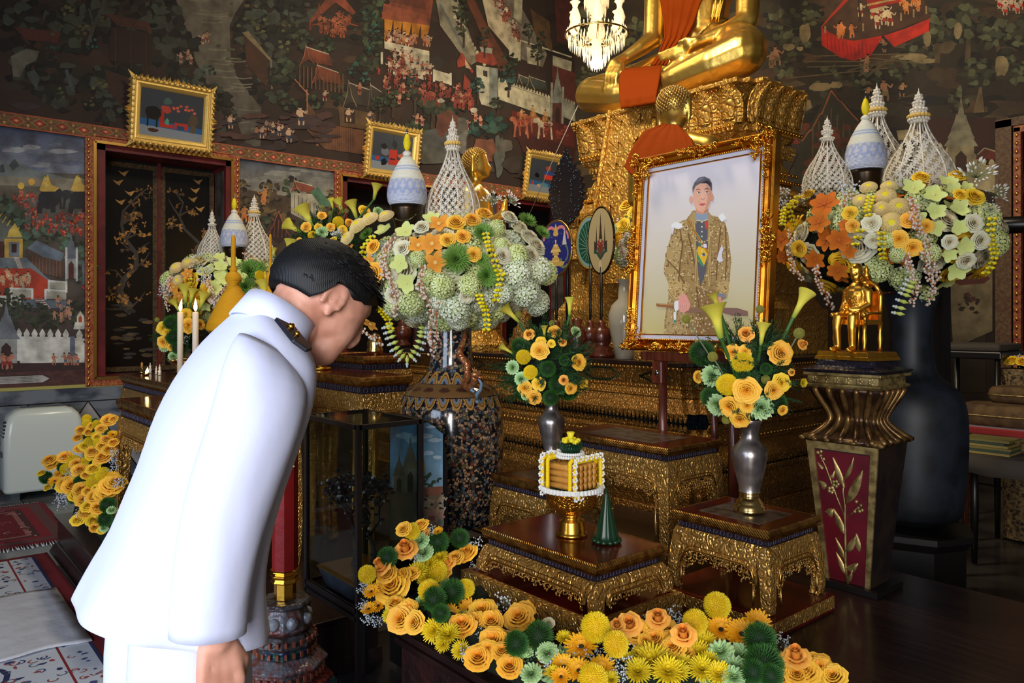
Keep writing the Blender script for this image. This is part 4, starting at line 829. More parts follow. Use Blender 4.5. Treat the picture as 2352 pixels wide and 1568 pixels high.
cloth('lap_cloth', [(1440, 158, 1520, 150, 4.84), (1428, 164, 1518, 162, 4.66), (1423, 178, 1516, 172, 4.585), (1422, 205, 1512, 196, 4.50), (1424, 228, 1508, 216, 4.40), (1427, 250, 1506, 236, 4.39)], M['satin_orange'], bz, .015, 3, org=BO)
cloth('gold_robe_edge', [(1640, -60, 1668, -60, 4.98), (1640, 0, 1662, 0, 5.08), (1632, 50, 1650, 50, 5.08)], M['gold_bright'], bz, .01, 2, org=BO)

# ---------------- two kneeling disciples, seen from behind ----------------
def disciple(name, label, x, y, zh, rz, robe_side, rows=None):
    t = thing(name, label, 'statue', (x, y, zh-1.06), rz)
    b = MB()   # local: faces +y, z up from the knees
    limb(b, [(0, 0, 1.06, .098), (0, .02, 1.0, .092)], 20); limb(b, [(0, .03, .97, .07), (0, 0, .90, .045), (0, -.02, .80, .06)])
    for sg in (-1, 1):
        limb(b, [(sg*.03, -.02, .82, .07), (sg*.14, -.02, .78, .075), (sg*.24, -.01, .75, .07)])
        limb(b, [(sg*.24, -.01, .75, .07), (sg*.28, 0, .50, .052), (sg*.14, .17, .56, .04), (sg*.02, .23, .64, .032), (sg*.015, .24, .74, .018)])
        limb(b, [(sg*.09, -.06, .2, .12), (sg*.13, .24, .07, .10), (sg*.12, -.2, .05, .07)])
        limb(b, [(sg*.1, .0, 1.06, .02), (sg*.106, -.0, .97, .017), (sg*.1, 0, .91, .012)], 8)
    limb(b, [(0, -.01, .72, .15), (0, -.01, .60, .16), (0, -.02, .42, .13), (0, -.06, .24, .17)])
    limb(b, [(0, .09, 1.02, .02), (0, .115, .99, .02)], 8); limb(b, [(0, .08, .95, .04)], 10)
    bd = organic('body', b, M['gold_smooth'], .013, 4, t)
    b = MB(); k = 0
    for i in range(420):
        zz = 1-2*(i+.5)/420; r = math.sqrt(1-zz*zz); a = i*2.39996; v = (r*math.cos(a), r*math.sin(a), zz)
        if v[1] > .35 and zz < .55: continue
        if zz < -.55: continue
        b.ball((v[0]*.103, v[1]*.106+.0, 1.05+v[2]*.105), .0085, 5, 3)
    b.build('hair_curls', M['gold_curl'], t, kind='stuff')
    if rows:
        o = cloth('robe', rows, M['satin_orange'], t, .02, 5, org=(x, y, zh-1.06)); o.rotation_euler = (0, 0, 0)
        for v in o.data.vertices: v.co = Matrix.Rotation(-rz, 3, 'Z') @ v.co
    b = MB(); h0 = 1.182-(zh-1.06); b.lathe([(.26, h0), (.26, h0+.05), (.22, h0+.1), (.19, h0+.16), (.23, -.10), (.26, -.06), (.26, -.03), (.24, -.02)], 8, False, phase=PI/8); b.build('pedestal', M['gold_altar'], t)
    return t
d1 = P(1548, 235, 4.62)
disciple('kneeling_disciple_statue', 'gold curly-haired disciple statue in orange robe, its back turned above the portrait frame', d1.x, d1.y, d1.z, .1, -1, [(1522, 286, 1560, 288, 3.545), (1480, 302, 1588, 318, 3.49), (1452, 342, 1600, 350, 3.44), (1434, 384, 1606, 410, 3.40), (1462, 412, 1606, 470, 3.40)])
d2 = P(1092, 368, 5.98)
disciple('kneeling_disciple_statue', 'gold disciple statue whose face shows in profile behind the white lattice dome', d2.x, d2.y, d2.z, -.85, -1)

# ---------------- lower gilded altar block with diamonds and leaf fringes ----------------
la = thing('lower_altar', 'long low gilded altar with green-edged diamond panels and leaf fringes behind the portrait easel', 'altar', (-4.1, 4.2, 0))
LX, LY = 1.52, .74
def lb(b, name, m, **k):
    b.v = [(x+4.1, y-4.2, z) for x, y, z in b.v]; return b.build(name, m, la, **k)
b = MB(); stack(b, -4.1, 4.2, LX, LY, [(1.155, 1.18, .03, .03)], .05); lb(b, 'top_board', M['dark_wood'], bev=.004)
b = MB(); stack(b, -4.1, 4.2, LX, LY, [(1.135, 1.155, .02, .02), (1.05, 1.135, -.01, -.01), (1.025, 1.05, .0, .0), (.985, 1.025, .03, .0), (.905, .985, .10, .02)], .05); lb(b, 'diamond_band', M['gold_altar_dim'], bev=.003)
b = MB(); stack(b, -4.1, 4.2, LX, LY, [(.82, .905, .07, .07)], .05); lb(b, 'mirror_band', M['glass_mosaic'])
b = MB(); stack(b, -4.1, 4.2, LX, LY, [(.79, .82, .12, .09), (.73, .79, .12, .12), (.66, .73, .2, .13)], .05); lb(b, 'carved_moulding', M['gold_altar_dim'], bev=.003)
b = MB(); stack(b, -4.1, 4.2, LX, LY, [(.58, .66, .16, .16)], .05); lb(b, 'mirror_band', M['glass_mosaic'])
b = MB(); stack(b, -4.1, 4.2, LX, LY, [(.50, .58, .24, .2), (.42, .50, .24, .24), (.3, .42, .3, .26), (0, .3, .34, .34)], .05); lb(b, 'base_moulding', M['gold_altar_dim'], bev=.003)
def rim2(b, z, out, h, w, up=False, fn='t'):
    x0, x1 = -4.1-LX-out, -4.1+LX+out; y0 = 4.2-LY-out
    (teeth(b, (x0+.05, y0, z), (x1-.05, y0, z), h, w, (0, -.01, 0), up), teeth(b, (x1, y0+.1, z), (x1, 4.9, z), h, w, (.01, 0, 0), up)) if fn == 't' else (beads(b, (x0, y0, z), (x1-.06, y0, z), h, w, 5), beads(b, (x1, y0+.1, z), (x1, 4.9, z), h, w, 5))
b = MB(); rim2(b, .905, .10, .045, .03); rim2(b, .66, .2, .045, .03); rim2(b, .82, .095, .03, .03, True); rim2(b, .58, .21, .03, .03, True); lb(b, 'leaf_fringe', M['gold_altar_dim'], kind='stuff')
b = MB(); rim2(b, 1.145, .03, .008, .03, fn='b'); rim2(b, 1.037, .0, .008, .03, fn='b'); rim2(b, .76, .12, .01, .035, fn='b'); rim2(b, 1.0, .02, .008, .03, fn='b'); lb(b, 'bead_rows', M['gold_trim'], kind='stuff')
GE = mat('green_enamel', (20, 52, 44), .2)
for k in range(7):
    x = -2.84-k*.43; b = MB(); y = 4.2-LY+.006; w_, h_ = .15, .036; zc = 1.092
    o4 = [(x-w_, zc), (x-w_*.45, zc+h_), (x+w_*.45, zc+h_), (x+w_, zc), (x+w_*.45, zc-h_), (x-w_*.45, zc-h_)] if k % 2 else [(x-w_*.8, zc), (x, zc+h_), (x+w_*.8, zc), (x, zc-h_)]
    b.tube([(u, y, v) for u, v in o4+o4[:1]], .006, 5); lb(b, 'diamond', GE)
# central statue base block behind
b = MB()

# ---------------- chandelier ----------------
cp = P(1370, 80, 8.2)
ch = thing('crystal_chandelier', 'lit crystal chandelier with glass shades and hanging prisms to the left of the great statue', 'chandelier', (cp.x, cp.y, cp.z))
b = MB(); b.tube([(0, 0, .2), (0, 0, 6.4-cp.z)], .01, 6); b.build('rod', M['brass'], ch)
b = MB(); b.lathe([(.03, -.3), (.06, -.2), (.05, -.1), (.10, 0), (.08, .1), (.05, .2), (.11, .3), (.12, .42), (.10, .5)], 16); b.build('centre_column', M['crystal_lit'], ch)
def prisms(b, r, z, n, l, w=.009):
    for i in range(n):
        a = 2*PI*i/n; x, y = r*math.cos(a), r*math.sin(a); zz = z+R1.uniform(-.01, .01)
        b.add([(x, y, zz), (x+w, y, zz-l*.2), (x, y+w, zz-l*.2), (x-w, y, zz-l*.2), (x, y-w, zz-l*.2), (x, y, zz-l)], [(0,1,2), (0,2,3), (0,3,4), (0,4,1), (5,2,1), (5,3,2), (5,4,3), (5,1,4)])
b = MB()
for r, z, n, l in [(.30, -.02, 46, .12), (.24, -.04, 36, .14), (.18, -.06, 30, .12), (.32, .06, 46, .08), (.14, -.16, 26, .12), (.10, -.22, 20, .12), (.06, -.28, 14, .1), (.12, .48, 26, .1), (.13, .38, 26, .1), (.1, .28, 20, .1)]: prisms(b, r, z, n, l)
b.build('prisms', M['crystal_lit'], ch, kind='stuff')
b = MB(); b.ball((0, 0, -.3), (.05, .05, .07), 14, 10); b.build('bottom_lamp', M['lamp_glow'], ch)
b = MB(); rng = [(.34*math.cos(2*PI*i/32), .34*math.sin(2*PI*i/32), 0) for i in range(33)]; b.tube(rng, .01, 6)
for i in range(6):
    a = 2*PI*i/6+.3; b.tube([(0, 0, -.05), (.15*math.cos(a), .15*math.sin(a), -.08), (.27*math.cos(a), .27*math.sin(a), .02), (.27*math.cos(a), .27*math.sin(a), .07)], .01, 6)
b.build('arms', M['brass'], ch)
for i in range(6):
    a = 2*PI*i/6+.3; x, y = .27*math.cos(a), .27*math.sin(a)
    b = MB(); b.lathe([(.02, .05), (.05, .09), (.062, .13), (.045, .19), (.025, .24), (.035, .28), (.055, .30)], 14, c=(x, y, 0), cap=False); s_ = b.build('glass_shade', M['shade_glass'], ch)
    sm = s_.modifiers.new('s', 'SOLIDIFY'); sm.thickness = .004
    b = MB(); b.ball((x, y, .14), (.026, .026, .05), 10, 6); b.build('lamp', M['lamp_glow'], s_)
l = bpy.data.lights.new('chandelier_light', 'POINT'); l.energy = 60; l.color = (1, .86, .62); l.shadow_soft_size = .25
o = bpy.data.objects.new('chandelier_light', l); C.objects.link(o); o.location = (cp.x, cp.y, cp.z-.55)

# ---------------- three gilt pictures leaning over the windows ----------------
def wall_picture(y0, y1, z0, z1, label, kind, tilt=.16, ztop=0):
    W, Hh = y1-y0, z1-z0; t = thing('framed_painting', label, 'picture', (XW+.04, (y0+y1)/2, z0), PI/2)
    # local: x along the wall (to the right seen from the room), y into the wall, z up
    M_ = Matrix.Rotation(tilt, 4, 'X')
    fr = MB(); fr.M = M_; f = .085
    def bar(a, c, n):  # a,c along; profile via mitred frustums
        pass
    prof = [(0, 0), (0, -.045), (.02, -.055), (.035, -.04), (.05, -.045), (.07, -.03), (.085, -.012), (.085, 0)]
    rg = []
    for u, v in prof: rg.append([(-W/2+u, v, u), (W/2-u, v, u), (W/2-u, v, Hh-u), (-W/2+u, v, Hh-u)])
    fr.loft(rg, False, True, False); fr.build('frame', M['gold_pale'], t, bev=.003)
    lf = MB(); lf.M = M_; r_ = random.Random(7)   # leafy carved outer edge
    def leafrow(p0, p1, nrm):
        p0, p1, nrm = Vector(p0), Vector(p1), Vector(nrm); L = (p1-p0).length; n = int(L/.045); d = (p1-p0)/n
        for i in range(n):
            m = p0+d*(i+.5); h = .02+.018*abs(math.sin(i*.9))+.02*math.exp(-((i+.5-n/2)/2.2)**2); s = 1 if i < n/2 else -1
            tip = m+nrm*h+d*.35*s
            lf.add([m-d*.55, m+d*.55, tip, m+Vector((0, -.05, 0))], [(0, 1, 3), (1, 2, 3), (2, 0, 3), (0, 2, 1)])
            lf.ball(m+Vector((0, -.048, 0))-nrm*.006, (.013, .01, .013), 6, 4)
    leafrow((-W/2, -.02, 0), (W/2, -.02, 0), (0, 0, -1)); leafrow((-W/2, -.02, Hh), (W/2, -.02, Hh), (0, 0, 1)); leafrow((-W/2, -.02, 0), (-W/2, -.02, Hh), (-1, 0, 0)); leafrow((W/2, -.02, 0), (W/2, -.02, Hh), (1, 0, 0))
    for sx, sz, zz in ((-1, 1, Hh), (1, 1, Hh), (-1, -1, 0), (1, -1, 0)): lf.add([(sx*W/2-sx*.03, -.05, zz), (sx*W/2, -.05, zz-sz*.03), (sx*(W/2+.035), -.02, zz+sz*.05), (sx*W/2-sx*.02, -.01, zz)], [(0,1,2), (0,2,3), (1,3,2), (0,3,1)])
    lf.build('carved_leaf_edge', M['gold_pale'], t, kind='stuff')
    q = Paint(lambda x, z: M_ @ Vector((x, -.016, z)), (0, -1, 0), 1.5, base=0)
    a, c = -W/2+.08, W/2-.08; d, e = .08, Hh-.08; w_, h_ = c-a, e-d
    X = lambda u: a+u*w_; Z = lambda v: d+v*h_
    q.poly([(a, d), (c, d), (c, e), (a, e)], (48, 52, 58)); q.poly([(a, d), (c, d), (c, Z(.22)), (a, Z(.26))], (110, 116, 122), .0); q.poly([(a, Z(.22)), (c, Z(.18)), (c, Z(.3)), (a, Z(.36))], (36, 76, 116))
    def box_(u0, v0, u1, v1, col): q.poly([(X(u0), Z(v0)), (X(u1), Z(v0)), (X(u1), Z(v1)), (X(u0), Z(v1))], col)
    if kind == 0:
        box_(.30, .22, .52, .30, (150, 44, 34)); box_(.30, .3, .37, .56, (140, 40, 32)); box_(.54, .22, .76, .36, (150, 48, 36)); box_(.58, .22, .7, .3, (36, 60, 90))
        q.blob(X(.2), Z(.5), .07, .06, (22, 20, 20), 14, 0, .03); q.line([(X(.12), Z(.42)), (X(.12), Z(.2))], .014, (20, 18, 18)); q.line([(X(.26), Z(.42)), (X(.26), Z(.2))], .014, (20, 18, 18)); q.blob(X(.2), Z(.13), .05, .02, (60, 34, 26))
        q.blob(X(.4), Z(.62), .05, .035, (150, 56, 46)); q.blob(X(.42), Z(.78), .04, .03, (62, 86, 80)); q.blob(X(.42), Z(.34), .02, .03, (80, 130, 110)); q.blob(X(.84), Z(.45), .04, .06, (74, 62, 48)); box_(.8, .18, .88, .34, (80, 66, 46))
        for k in range(12): q.blob(X(.5+R1.random()*.4), Z(.6+R1.random()*.14), .014, .012, (166, 74, 56))
    elif kind == 1:
        q.blob(X(.3), Z(.5), .05, .05, (96, 98, 104)); q.blob(X(.28), Z(.64), .04, .03, (20, 22, 26)); q.blob(X(.14), Z(.3), .03, .025, (168, 40, 34)); q.blob(X(.3), Z(.22), .04, .04, (18, 18, 22)); box_(.42, .16, .62, .58, (156, 44, 34)); box_(.62, .2, .9, .32, (156, 48, 38)); box_(.45, .3, .58, .34, (40, 24, 24)); q.blob(X(.55), Z(.72), .04, .04, (26, 30, 32)); q.blob(X(.76), Z(.44), .06, .03, (166, 84, 60)); q.line([(X(.5), e), (X(.5), Z(.8))], .008, (30, 30, 34))
    else:
        q.blob(X(.25), Z(.5), .04, .03, (14, 14, 18)); q.line([(X(.25), Z(.55)), (X(.25), Z(.8))], .005, (24, 24, 28)); box_(.52, .42, .84, .56, (170, 50, 36)); box_(.52, .56, .84, .66, (36, 60, 116)); q.blob(X(.66), Z(.76), .05, .03, (140, 60, 50)); q.blob(X(.14), Z(.26), .02, .03, (172, 50, 36)); q.blob(X(.55), Z(.24), .07, .03, (70, 108, 120)); q.blob(X(.36), Z(.2), .04, .02, (150, 120, 100))
    q.mb.build('painted_panel', M['printed'], t)
    return t
wall_picture(1.76, 2.47, 3.02, 3.60, 'gilt-framed painting hung over the window with lacquered shutters', 0)
wall_picture(4.12, 4.79, 3.02, 3.58, 'gilt-framed painting behind the white woven cone', 1)
wall_picture(6.42, 7.06, 3.02, 3.60, 'gilt-framed painting nearest the corner, crossed by the white cord', 2)
b = MB(); b.tube([P(1338, 220, 6.72), P(1280, 345, 7.1), P(1214, 497, 7.5)], .004, 5); tag(b.build('sacred_cord', mat('cord', (190, 180, 160), .8)), 'thin white cord slanting down from the knee of the great statue', 'cord')
# ---------------- platforms ----------------
b = MB(); b.box(-2.07, .9, 1.28, 3.02, .02, .43); pf = b.build('body', M['dark_carved'], None, bev=.004)
plat = thing('carved_altar_platform', 'broad dark carved wooden platform under the small gilt tables, edged with flowers', 'platform', (0, 0, 0)); pf.parent = plat
b = MB(); b.box(-2.09, .92, 1.26, 3.03, .43, .45); b.build('top_board', M['dark_wood'], plat, bev=.003)
b = MB(); b.box(-2.10, .93, 1.25, 3.02, 0, .06); b.box(-2.085, .91, 1.262, 1.28, .40, .42); b.build('mouldings', M['dark_wood'], plat, bev=.004)
b = MB(); b.box(-2.72, -2.105, 1.66, 3.02, 0, .45); tag(b.build('side_plinth', M['dark_wood'], None, bev=.004), 'plain dark wooden plinth beside the carved platform, under the left vase and small table', 'plinth')
kb = thing('dark_wood_kerb', 'long low dark wooden altar step behind the bowing man, holding the far flower bed', 'step', (0, 0, 0))
b = MB(); b.box(-5.38, -2.80, .87, 1.62, .05, .21); b.build('body', M['dark_wood'], kb, bev=.003)
b = MB(); b.frust(-5.42, -2.78, .83, 1.63, 0, -5.39, -2.79, .86, 1.63, .06); b.build('foot_moulding', M['dark_wood'], kb, bev=.003)
b = MB(); b.box(-5.40, -2.79, .85, 1.63, .21, .225); b.build('top_board', M['dark_wood'], kb, bev=.003)

# ---------------- gilt lacquer tables ----------------
def fit(pxc, Yc, pxl, pxr, pyc):
    """front-right corner at (pxc, Yc); returns x0,x1,y0,y1,ztop"""
    c = P(pxc, pyc, Yc); a = (pxl-CX)/FPX; X, Y = (pxc-CX)/FPX*Yc, Yc
    w_ = (X-a*Y)/(C5+a*S5); a = (pxr-CX)/FPX; d_ = (a*Y-X)/(S5-a*C5)
    return c.x-w_, c.x, c.y, c.y+d_, c.z
def table(label, x0, x1, y0, y1, zt, zb, ah=.075, lw=.05, bulge=.012, inset=True, m=None, ov=.018, fr=.035, group=None, ts=1, band=True):
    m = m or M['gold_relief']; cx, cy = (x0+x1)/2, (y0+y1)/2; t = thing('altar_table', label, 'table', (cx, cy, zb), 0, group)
    w2, d2, h = (x1-x0)/2, (y1-y0)/2, zt-zb; tt = .03*ts; bt = .024*ts
    b = MB(); b.box(-w2+.012, w2-.012, -d2+.012, d2-.012, h-.01, h); b.build('top', M['red_lacquer'], t)
    if inset:
        b = MB(); b.box(-w2*.62, w2*.62, -d2*.62, d2*.62, h-.002, h+.0012); b.build('grey_inlay', M['grey_lacquer'], t)
    b = MB()
    lay = [(h-tt, -.016), (h-tt*.8, -.004), (h-tt*.45, .0), (h-.004, -.003), (h, -.006), (h, -.014)]
    b.loft([[(-w2-o, -d2-o, z), (w2+o, -d2-o, z), (w2+o, d2+o, z), (-w2-o, d2+o, z)] for z, o in lay], False, True, False)
    b.add([(-w2, -d2, h-tt), (w2, -d2, h-tt), (w2, d2, h-tt), (-w2, d2, h-tt)], [(3, 2, 1, 0)])
    b.build('top_edge', M['gold_leafedge'], t)
    o = ov; b = MB(); b.box(-w2+o, w2-o, -d2+o, d2-o, h-tt-bt, h-tt+.001); b.build('fret_band', M['black_band'], t)
    # fretwork relief on the dark band
    b = MB(); zc = h-tt-bt/2; q = bt*.32; st = bt*1.15
    for (ax, L_, sgn, off) in (('x', w2-o, -1, d2-o), ('y', d2-o, 1, w2-o)):
        n = int(2*L_/st)
        for i in range(n):
            u = -L_+st*(i+.5)
            for (ua, ub, za, zb_) in ((-q, q, q*.75, q), (-q, -q*.75, -q, q), (q*.2, q, -q, -q*.75), (q*.75, q, -q, q*.4)):
                if ax == 'x': b.box(u+ua, u+ub, -off-.0015, -off, zc+za, zc+zb_)
                else: b.box(off, off+.0015, u+ua, u+ub, zc+za, zc+zb_)
    b.build('fretwork', mat('fret_line', (92, 84, 104), .4, .3), t, kind='stuff')
    H_ = h-tt-bt; o2 = ov*.4
    def bl(z): v = max(0, min(1, z/H_)); return bulge*(math.sin(PI*v**.7)*1.0+(.9*(1-v)**2 if h < .3 else 0)) - .004*(v > .98)
    def sq(cx_, cy_, a, z): return [(cx_-a, cy_-a, z), (cx_+a, cy_-a, z), (cx_+a, cy_+a, z), (cx_-a, cy_+a, z)]
    for sx in (-1, 1):
        for sy in (-1, 1):
            b = MB(); rg = []
            for k in range(13):
                z = H_*k/12; e = bl(z); wl = lw*(.8+.35*(k/12)**2)
                X1, Y1 = sx*(w2-o2+e), sy*(d2-o2+e); X0, Y0 = sx*(w2-o2+e-wl), sy*(d2-o2+e-wl)
                ring = [(X0, Y0, z), (X1, Y0, z), (X1, Y1, z), (X0, Y1, z)]
                if sx*sy < 0: ring = ring[::-1]
                rg.append(ring)
            b.loft(rg, True, True, False); b.build('leg', m, t, bev=.004)
    r_ = min(.05, H_*.25)
    def edge(s, L_):   # opening height at distance s from the leg's inner side
        s = min(s, L_-s)
        return (H_-ah-r_+math.sqrt(max(0, r_*r_-(r_-s)**2)) if s < r_ else H_-ah)
    for side in ('front', 'right', 'back', 'left'):
        L_ = 2*((w2 if side in ('front', 'back') else d2)-o2-lw*.9); off = (d2 if side in ('front', 'back') else w2)-o2
        def pt(s, z, dd=0):
            u = -L_/2+s; v = off+bl(z)-.003+dd
            return {'front': (u, -v, z), 'back': (-u, v, z), 'right': (v, u, z), 'left': (-v, -u, z)}[side]
        n = max(16, int(L_/.012)); rg = []
        for k in range(7): rg.append([pt(L_*j/n, H_+(edge(L_*j/n, L_)-H_)*k/6) for j in range(n+1)])
        b = MB(); b.loft(rg[::-1], False, False, False); a = b.build('apron', m, t)
        sd = a.modifiers.new('s', 'SOLIDIFY'); sd.thickness = .014; sd.offset = -1
        if side in ('front', 'right'):
            b = MB(); b.tube([pt(L_*j/n, edge(L_*j/n, L_)+.006, .003) for j in range(n+1)], .0035, 5); b.tube([pt(L_*j/n*1.0, edge(L_*j/n, L_)+.018 if edge(L_*j/n, L_)+.018 < H_ else H_, .001) for j in range(n+1)], .002, 4)
            zz = H_-ah-r_
            for s in (.003, L_-.003): b.tube([pt(s, zz, .003), pt(s, zz*.5, .003), pt(s, .02, .003)], .0032, 5)
            b.build('apron_bead', M['gold_trim'], a)
            b = MB(); R2 = random.Random(int(L_*1000)+len(side))   # pierced hanging scrollwork
            m_ = int(L_/.0105)
            for j in range(m_):
                s = L_*(j+.5)/m_; e0 = edge(s, L_); lim = e0-fr*(.55+.45*abs(math.sin(s*60)))*(1.0 if min(s, L_-s) > r_ else 1.5)
                z = e0-.002
                while z > lim:
                    c = pt(s+R2.uniform(-.003, .003), z, -.007); rr_ = R2.uniform(.004, .0065); nrm = pt(s, z, 0); 
                    ring_ = []
                    a0 = R2.uniform(0, 6.28); ang = R2.choice((4.2, -4.2, 3.4))
                    for q_ in range(6):
                        aa = a0+ang*q_/5; rq = rr_*(1-.6*q_/5); du, dz = rq*math.cos(aa), rq*math.sin(aa); p_ = pt(s+du, z+dz, -.006+.003*q_/5); ring_.append(p_)
                    b.tube(ring_, [.0026, .0028, .0026, .0024, .0022, .002], 4)
                    z -= .0095
            if min(L_, 9) > .1:
                zz = H_-ah-r_
                for s in (.002, L_-.002):
                    z = zz
                    while z > H_*.22 and h > .2:
                        if R2.random() < .8: b.ball(pt(s+(.008 if s < L_/2 else -.008)*R2.uniform(.2, 1), z, -.006), R2.uniform(.003, .006), 6, 4)
                        z -= .009
            b.build('pierced_scrollwork', M['gold_relief'], a, kind='stuff')
    return t
TRx0, TRx1, TRy0, TRy1, TRz = fit(1767, 2.35, 1541, 1888, 1223)
table('gilt altar table nearest the carved pedestal, the right silver vase standing on it', TRx0, TRx1, TRy0, TRy1, TRz, .505, .07, .045)
TMx0, TMx1, TMy0, TMy1, TMz = fit(1534, 3.0, 1268, 1662, 1031)
table('tallest gilt altar table, bare red top, in front of the portrait easel', TMx0, TMx1, TMy0, TMy1, TMz, .452, .09, .055, fr=.05)
TLw = TRx1-TRx0; tlx = P(1134, 1089, 3.27)
table('gilt altar table half hidden behind the offering bowl, the left silver vase standing on it', tlx.x, min(tlx.x+TLw, TMx0-.02) if False else tlx.x+TLw*.92, tlx.y-.02, min(tlx.y+.36, TMy0-.02), TRz, .452, .07, .045)
TBx0, TBx1, TBy0, TBy1, TBz = fit(1369, 2.2, 1105, 1535, 1301)
table('low gilt altar table with the offering bowl and leaf cone on its red top', TBx0, TBx1, TBy0, TBy1, TBz, .562, .045, .045, .014, inset=False, fr=.022)
b = MB(); b.box(TBx0-.05, TBx1+.03, TBy0-.045, TBy1+.03, .45, .555); pl = b.build('body', M['red_lacquer'], None)
lp = thing('low_red_plinth', 'low red lacquer plinth with gilt edge under the lowest table', 'plinth', (0, 0, 0)); pl.parent = lp
b = MB(); b.box(TBx0-.052, TBx1+.032, TBy0-.047, TBy0-.044, .50, .562); b.box(TBx1+.03, TBx1+.033, TBy0-.047, TBy1+.03, .50, .562); b.box(TBx0-.05, TBx1+.03, TBy0-.045, TBy1+.03, .555, .561); 
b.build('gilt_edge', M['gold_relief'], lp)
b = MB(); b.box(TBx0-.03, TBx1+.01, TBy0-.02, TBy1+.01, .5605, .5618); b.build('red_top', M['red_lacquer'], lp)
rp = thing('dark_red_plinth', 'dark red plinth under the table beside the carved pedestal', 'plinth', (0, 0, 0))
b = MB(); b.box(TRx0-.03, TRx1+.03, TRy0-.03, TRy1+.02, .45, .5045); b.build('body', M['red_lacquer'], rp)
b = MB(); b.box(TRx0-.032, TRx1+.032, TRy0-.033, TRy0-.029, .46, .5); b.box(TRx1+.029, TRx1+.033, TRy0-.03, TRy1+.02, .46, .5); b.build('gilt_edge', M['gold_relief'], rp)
# tables at the far left and behind the man
table('large gilt altar table at the far left, two lit candles on it', -5.27, -3.5, 1.19, 1.6, 1.083, .227, .1, .07, fr=.05, m=M['gold_relief'], inset=False, ts=1.6)
table('smaller gilt altar table set before the large one with candles', -4.19, -3.4, .93, 1.165, 1.03, .227, .09, .06, fr=.05, inset=False, ts=1.6)
for v in [(-4.74, -3.50, 1.92, 2.24, 1.123, 0, 'wide gilt altar table just right of the bowing man, below his chin'), (-4.605, -4.10, 2.27, 2.63, 1.20, 0, 'taller gilt altar table left of the great vase, a brass pot on it'), (-5.2, -4.64, 2.27, 2.63, 1.20, 0, 'gilt altar table hidden mostly behind the bowing man\'s face')]:
    table(v[6], v[0], v[1], v[2], v[3], v[4], v[5], .11, .07, fr=.055, inset=False, ts=1.6, m=M['gold_relief'])
b = MB(); b.box(-5.1, -3.7, 1.33, 1.46, .23, .9); tag(b.build('red_lacquer_panel', M['red_lacquer']), 'dark red lacquer panel standing between the legs of the far left table', 'panel')

# ---------------- silver vases ----------------
def silver_vase(label, c, s=1.0):
    t = thing('silver_vase', label, 'vase', c)
    b = MB(); b.lathe([(.036, .07), (.034, .075), (.040, .10), (.052, .15), (.060, .19), (.058, .215), (.040, .235), (.030, .25), (.028, .27), (.036, .30), (.046, .315), (.044, .317), (.030, .29)], 40, cap=False); b.build('body', M['pewter'], t)
    b = MB(); b.lathe([(.0, 0), (.055, 0), (.055, .012), (.051, .016), (.052, .022), (.046, .026), (.045, .034), (.034, .048), (.031, .052), (.035, .056), (.030, .060), (.034, .066), (.030, .072)], 40, cap=False); b.build('foot', M['brass'], t)
    t.scale = (s,)*3; return t
vr = G(1722, 1174, TRz+.002); vr.z = TRz+.0015
silver_vase('silver vase holding the bouquet nearest the carved pedestal', vr, 1.0)
vl = P(1267, 1070, 3.42); vl = Vector((vl.x, vl.y, TRz+.0015))
silver_vase('silver vase holding the bouquet in front of the round fans', vl, 1.0)

# ---------------- offering bowl and leaf cone ----------------
bc = G(1313, 1228, TBz); bc.z = TBz+.001
t = thing('gold_offering_bowl', 'gold pedestal bowl on the lowest table, carrying yellow candles in garlands', 'bowl', bc)
b = MB(); b.lathe([(0, 0), (.052, 0), (.053, .006), (.047, .010), (.046, .016), (.042, .045), (.041, .05), (.026, .056), (.029, .062), (.032, .066), (.026, .070)], 36, cap=False); b.build('foot', M['gold_bright'], t)
b = MB(); b.lathe([(.024, .070), (.05, .078), (.074, .095), (.084, .115), (.087, .142), (.090, .146), (.086, .147), (.02, .10)], 40, cap=False); b.build('cup', mat('gold_chased', (196, 132, 44), .26, .9, bump=[('scroll', 60, .8, 0, .003)]), t)
b = MB(); b.lathe([(0, .148), (.088, .148), (.090, .152), (0, .156)], 30); b.build('leaf_bed', M['banana_leaf'], t)
CZ = bc.z+.156
t = thing('candle_bundle', 'square stack of yellow wax candles bound with garlands on the gold bowl', 'candles', (bc.x, bc.y, CZ), .12)
for i in range(4):
    for j in range(5):
        b = MB(); b.tube([(-.062, -.046+j*.0232, .0115+i*.0205), (.062, -.046+j*.0232, .0115+i*.0205)], .0108, 12); b.build('candle', M['wax_yellow'], t)
b = MB()
for sx in (-1, 1):
    for k in range(64):
        a = 2*PI*k/64; y = .066*max(-1, min(1, 1.35*math.cos(a))); z = .045+.056*max(-1, min(1, 1.3*math.sin(a)))
        for dx_, c_ in ((0, 0), (.010, 1), (-.010, 1)): 
            if c_: b.ball((sx*(.058+dx_*1.1), y*1.02, z), (.0075, .0085, .0085), 6, 4)
b.build('yellow_petal_garland', mat('yellow_petal', (240, 206, 20), .55), t, kind='stuff')
b = MB()
for sx in (-1, 1):
    for k in range(22):
        a = 2*PI*k/22; y = .072*max(-1, min(1, 1.35*math.cos(a))); z = .045+.063*max(-1, min(1, 1.3*math.sin(a)))
        for q_ in range(6): 
            aa = 2*PI*q_/6; b.ball((sx*.072+.006*math.cos(aa)*1.2, y+.006*math.sin(aa)*(1 if abs(math.cos(a)) < .74 else .3), z+.006*math.sin(aa)), .0045, 5, 4)
b.build('jasmine_garland', M['white_flower'], t, kind='stuff')
b = MB()
for k in range(46):
    a = 2*PI*k/46; b.box(.098*math.cos(a)-.006, .098*math.cos(a)+.006, .098*math.sin(a)-.006, .098*math.sin(a)+.006, -.008, .009)
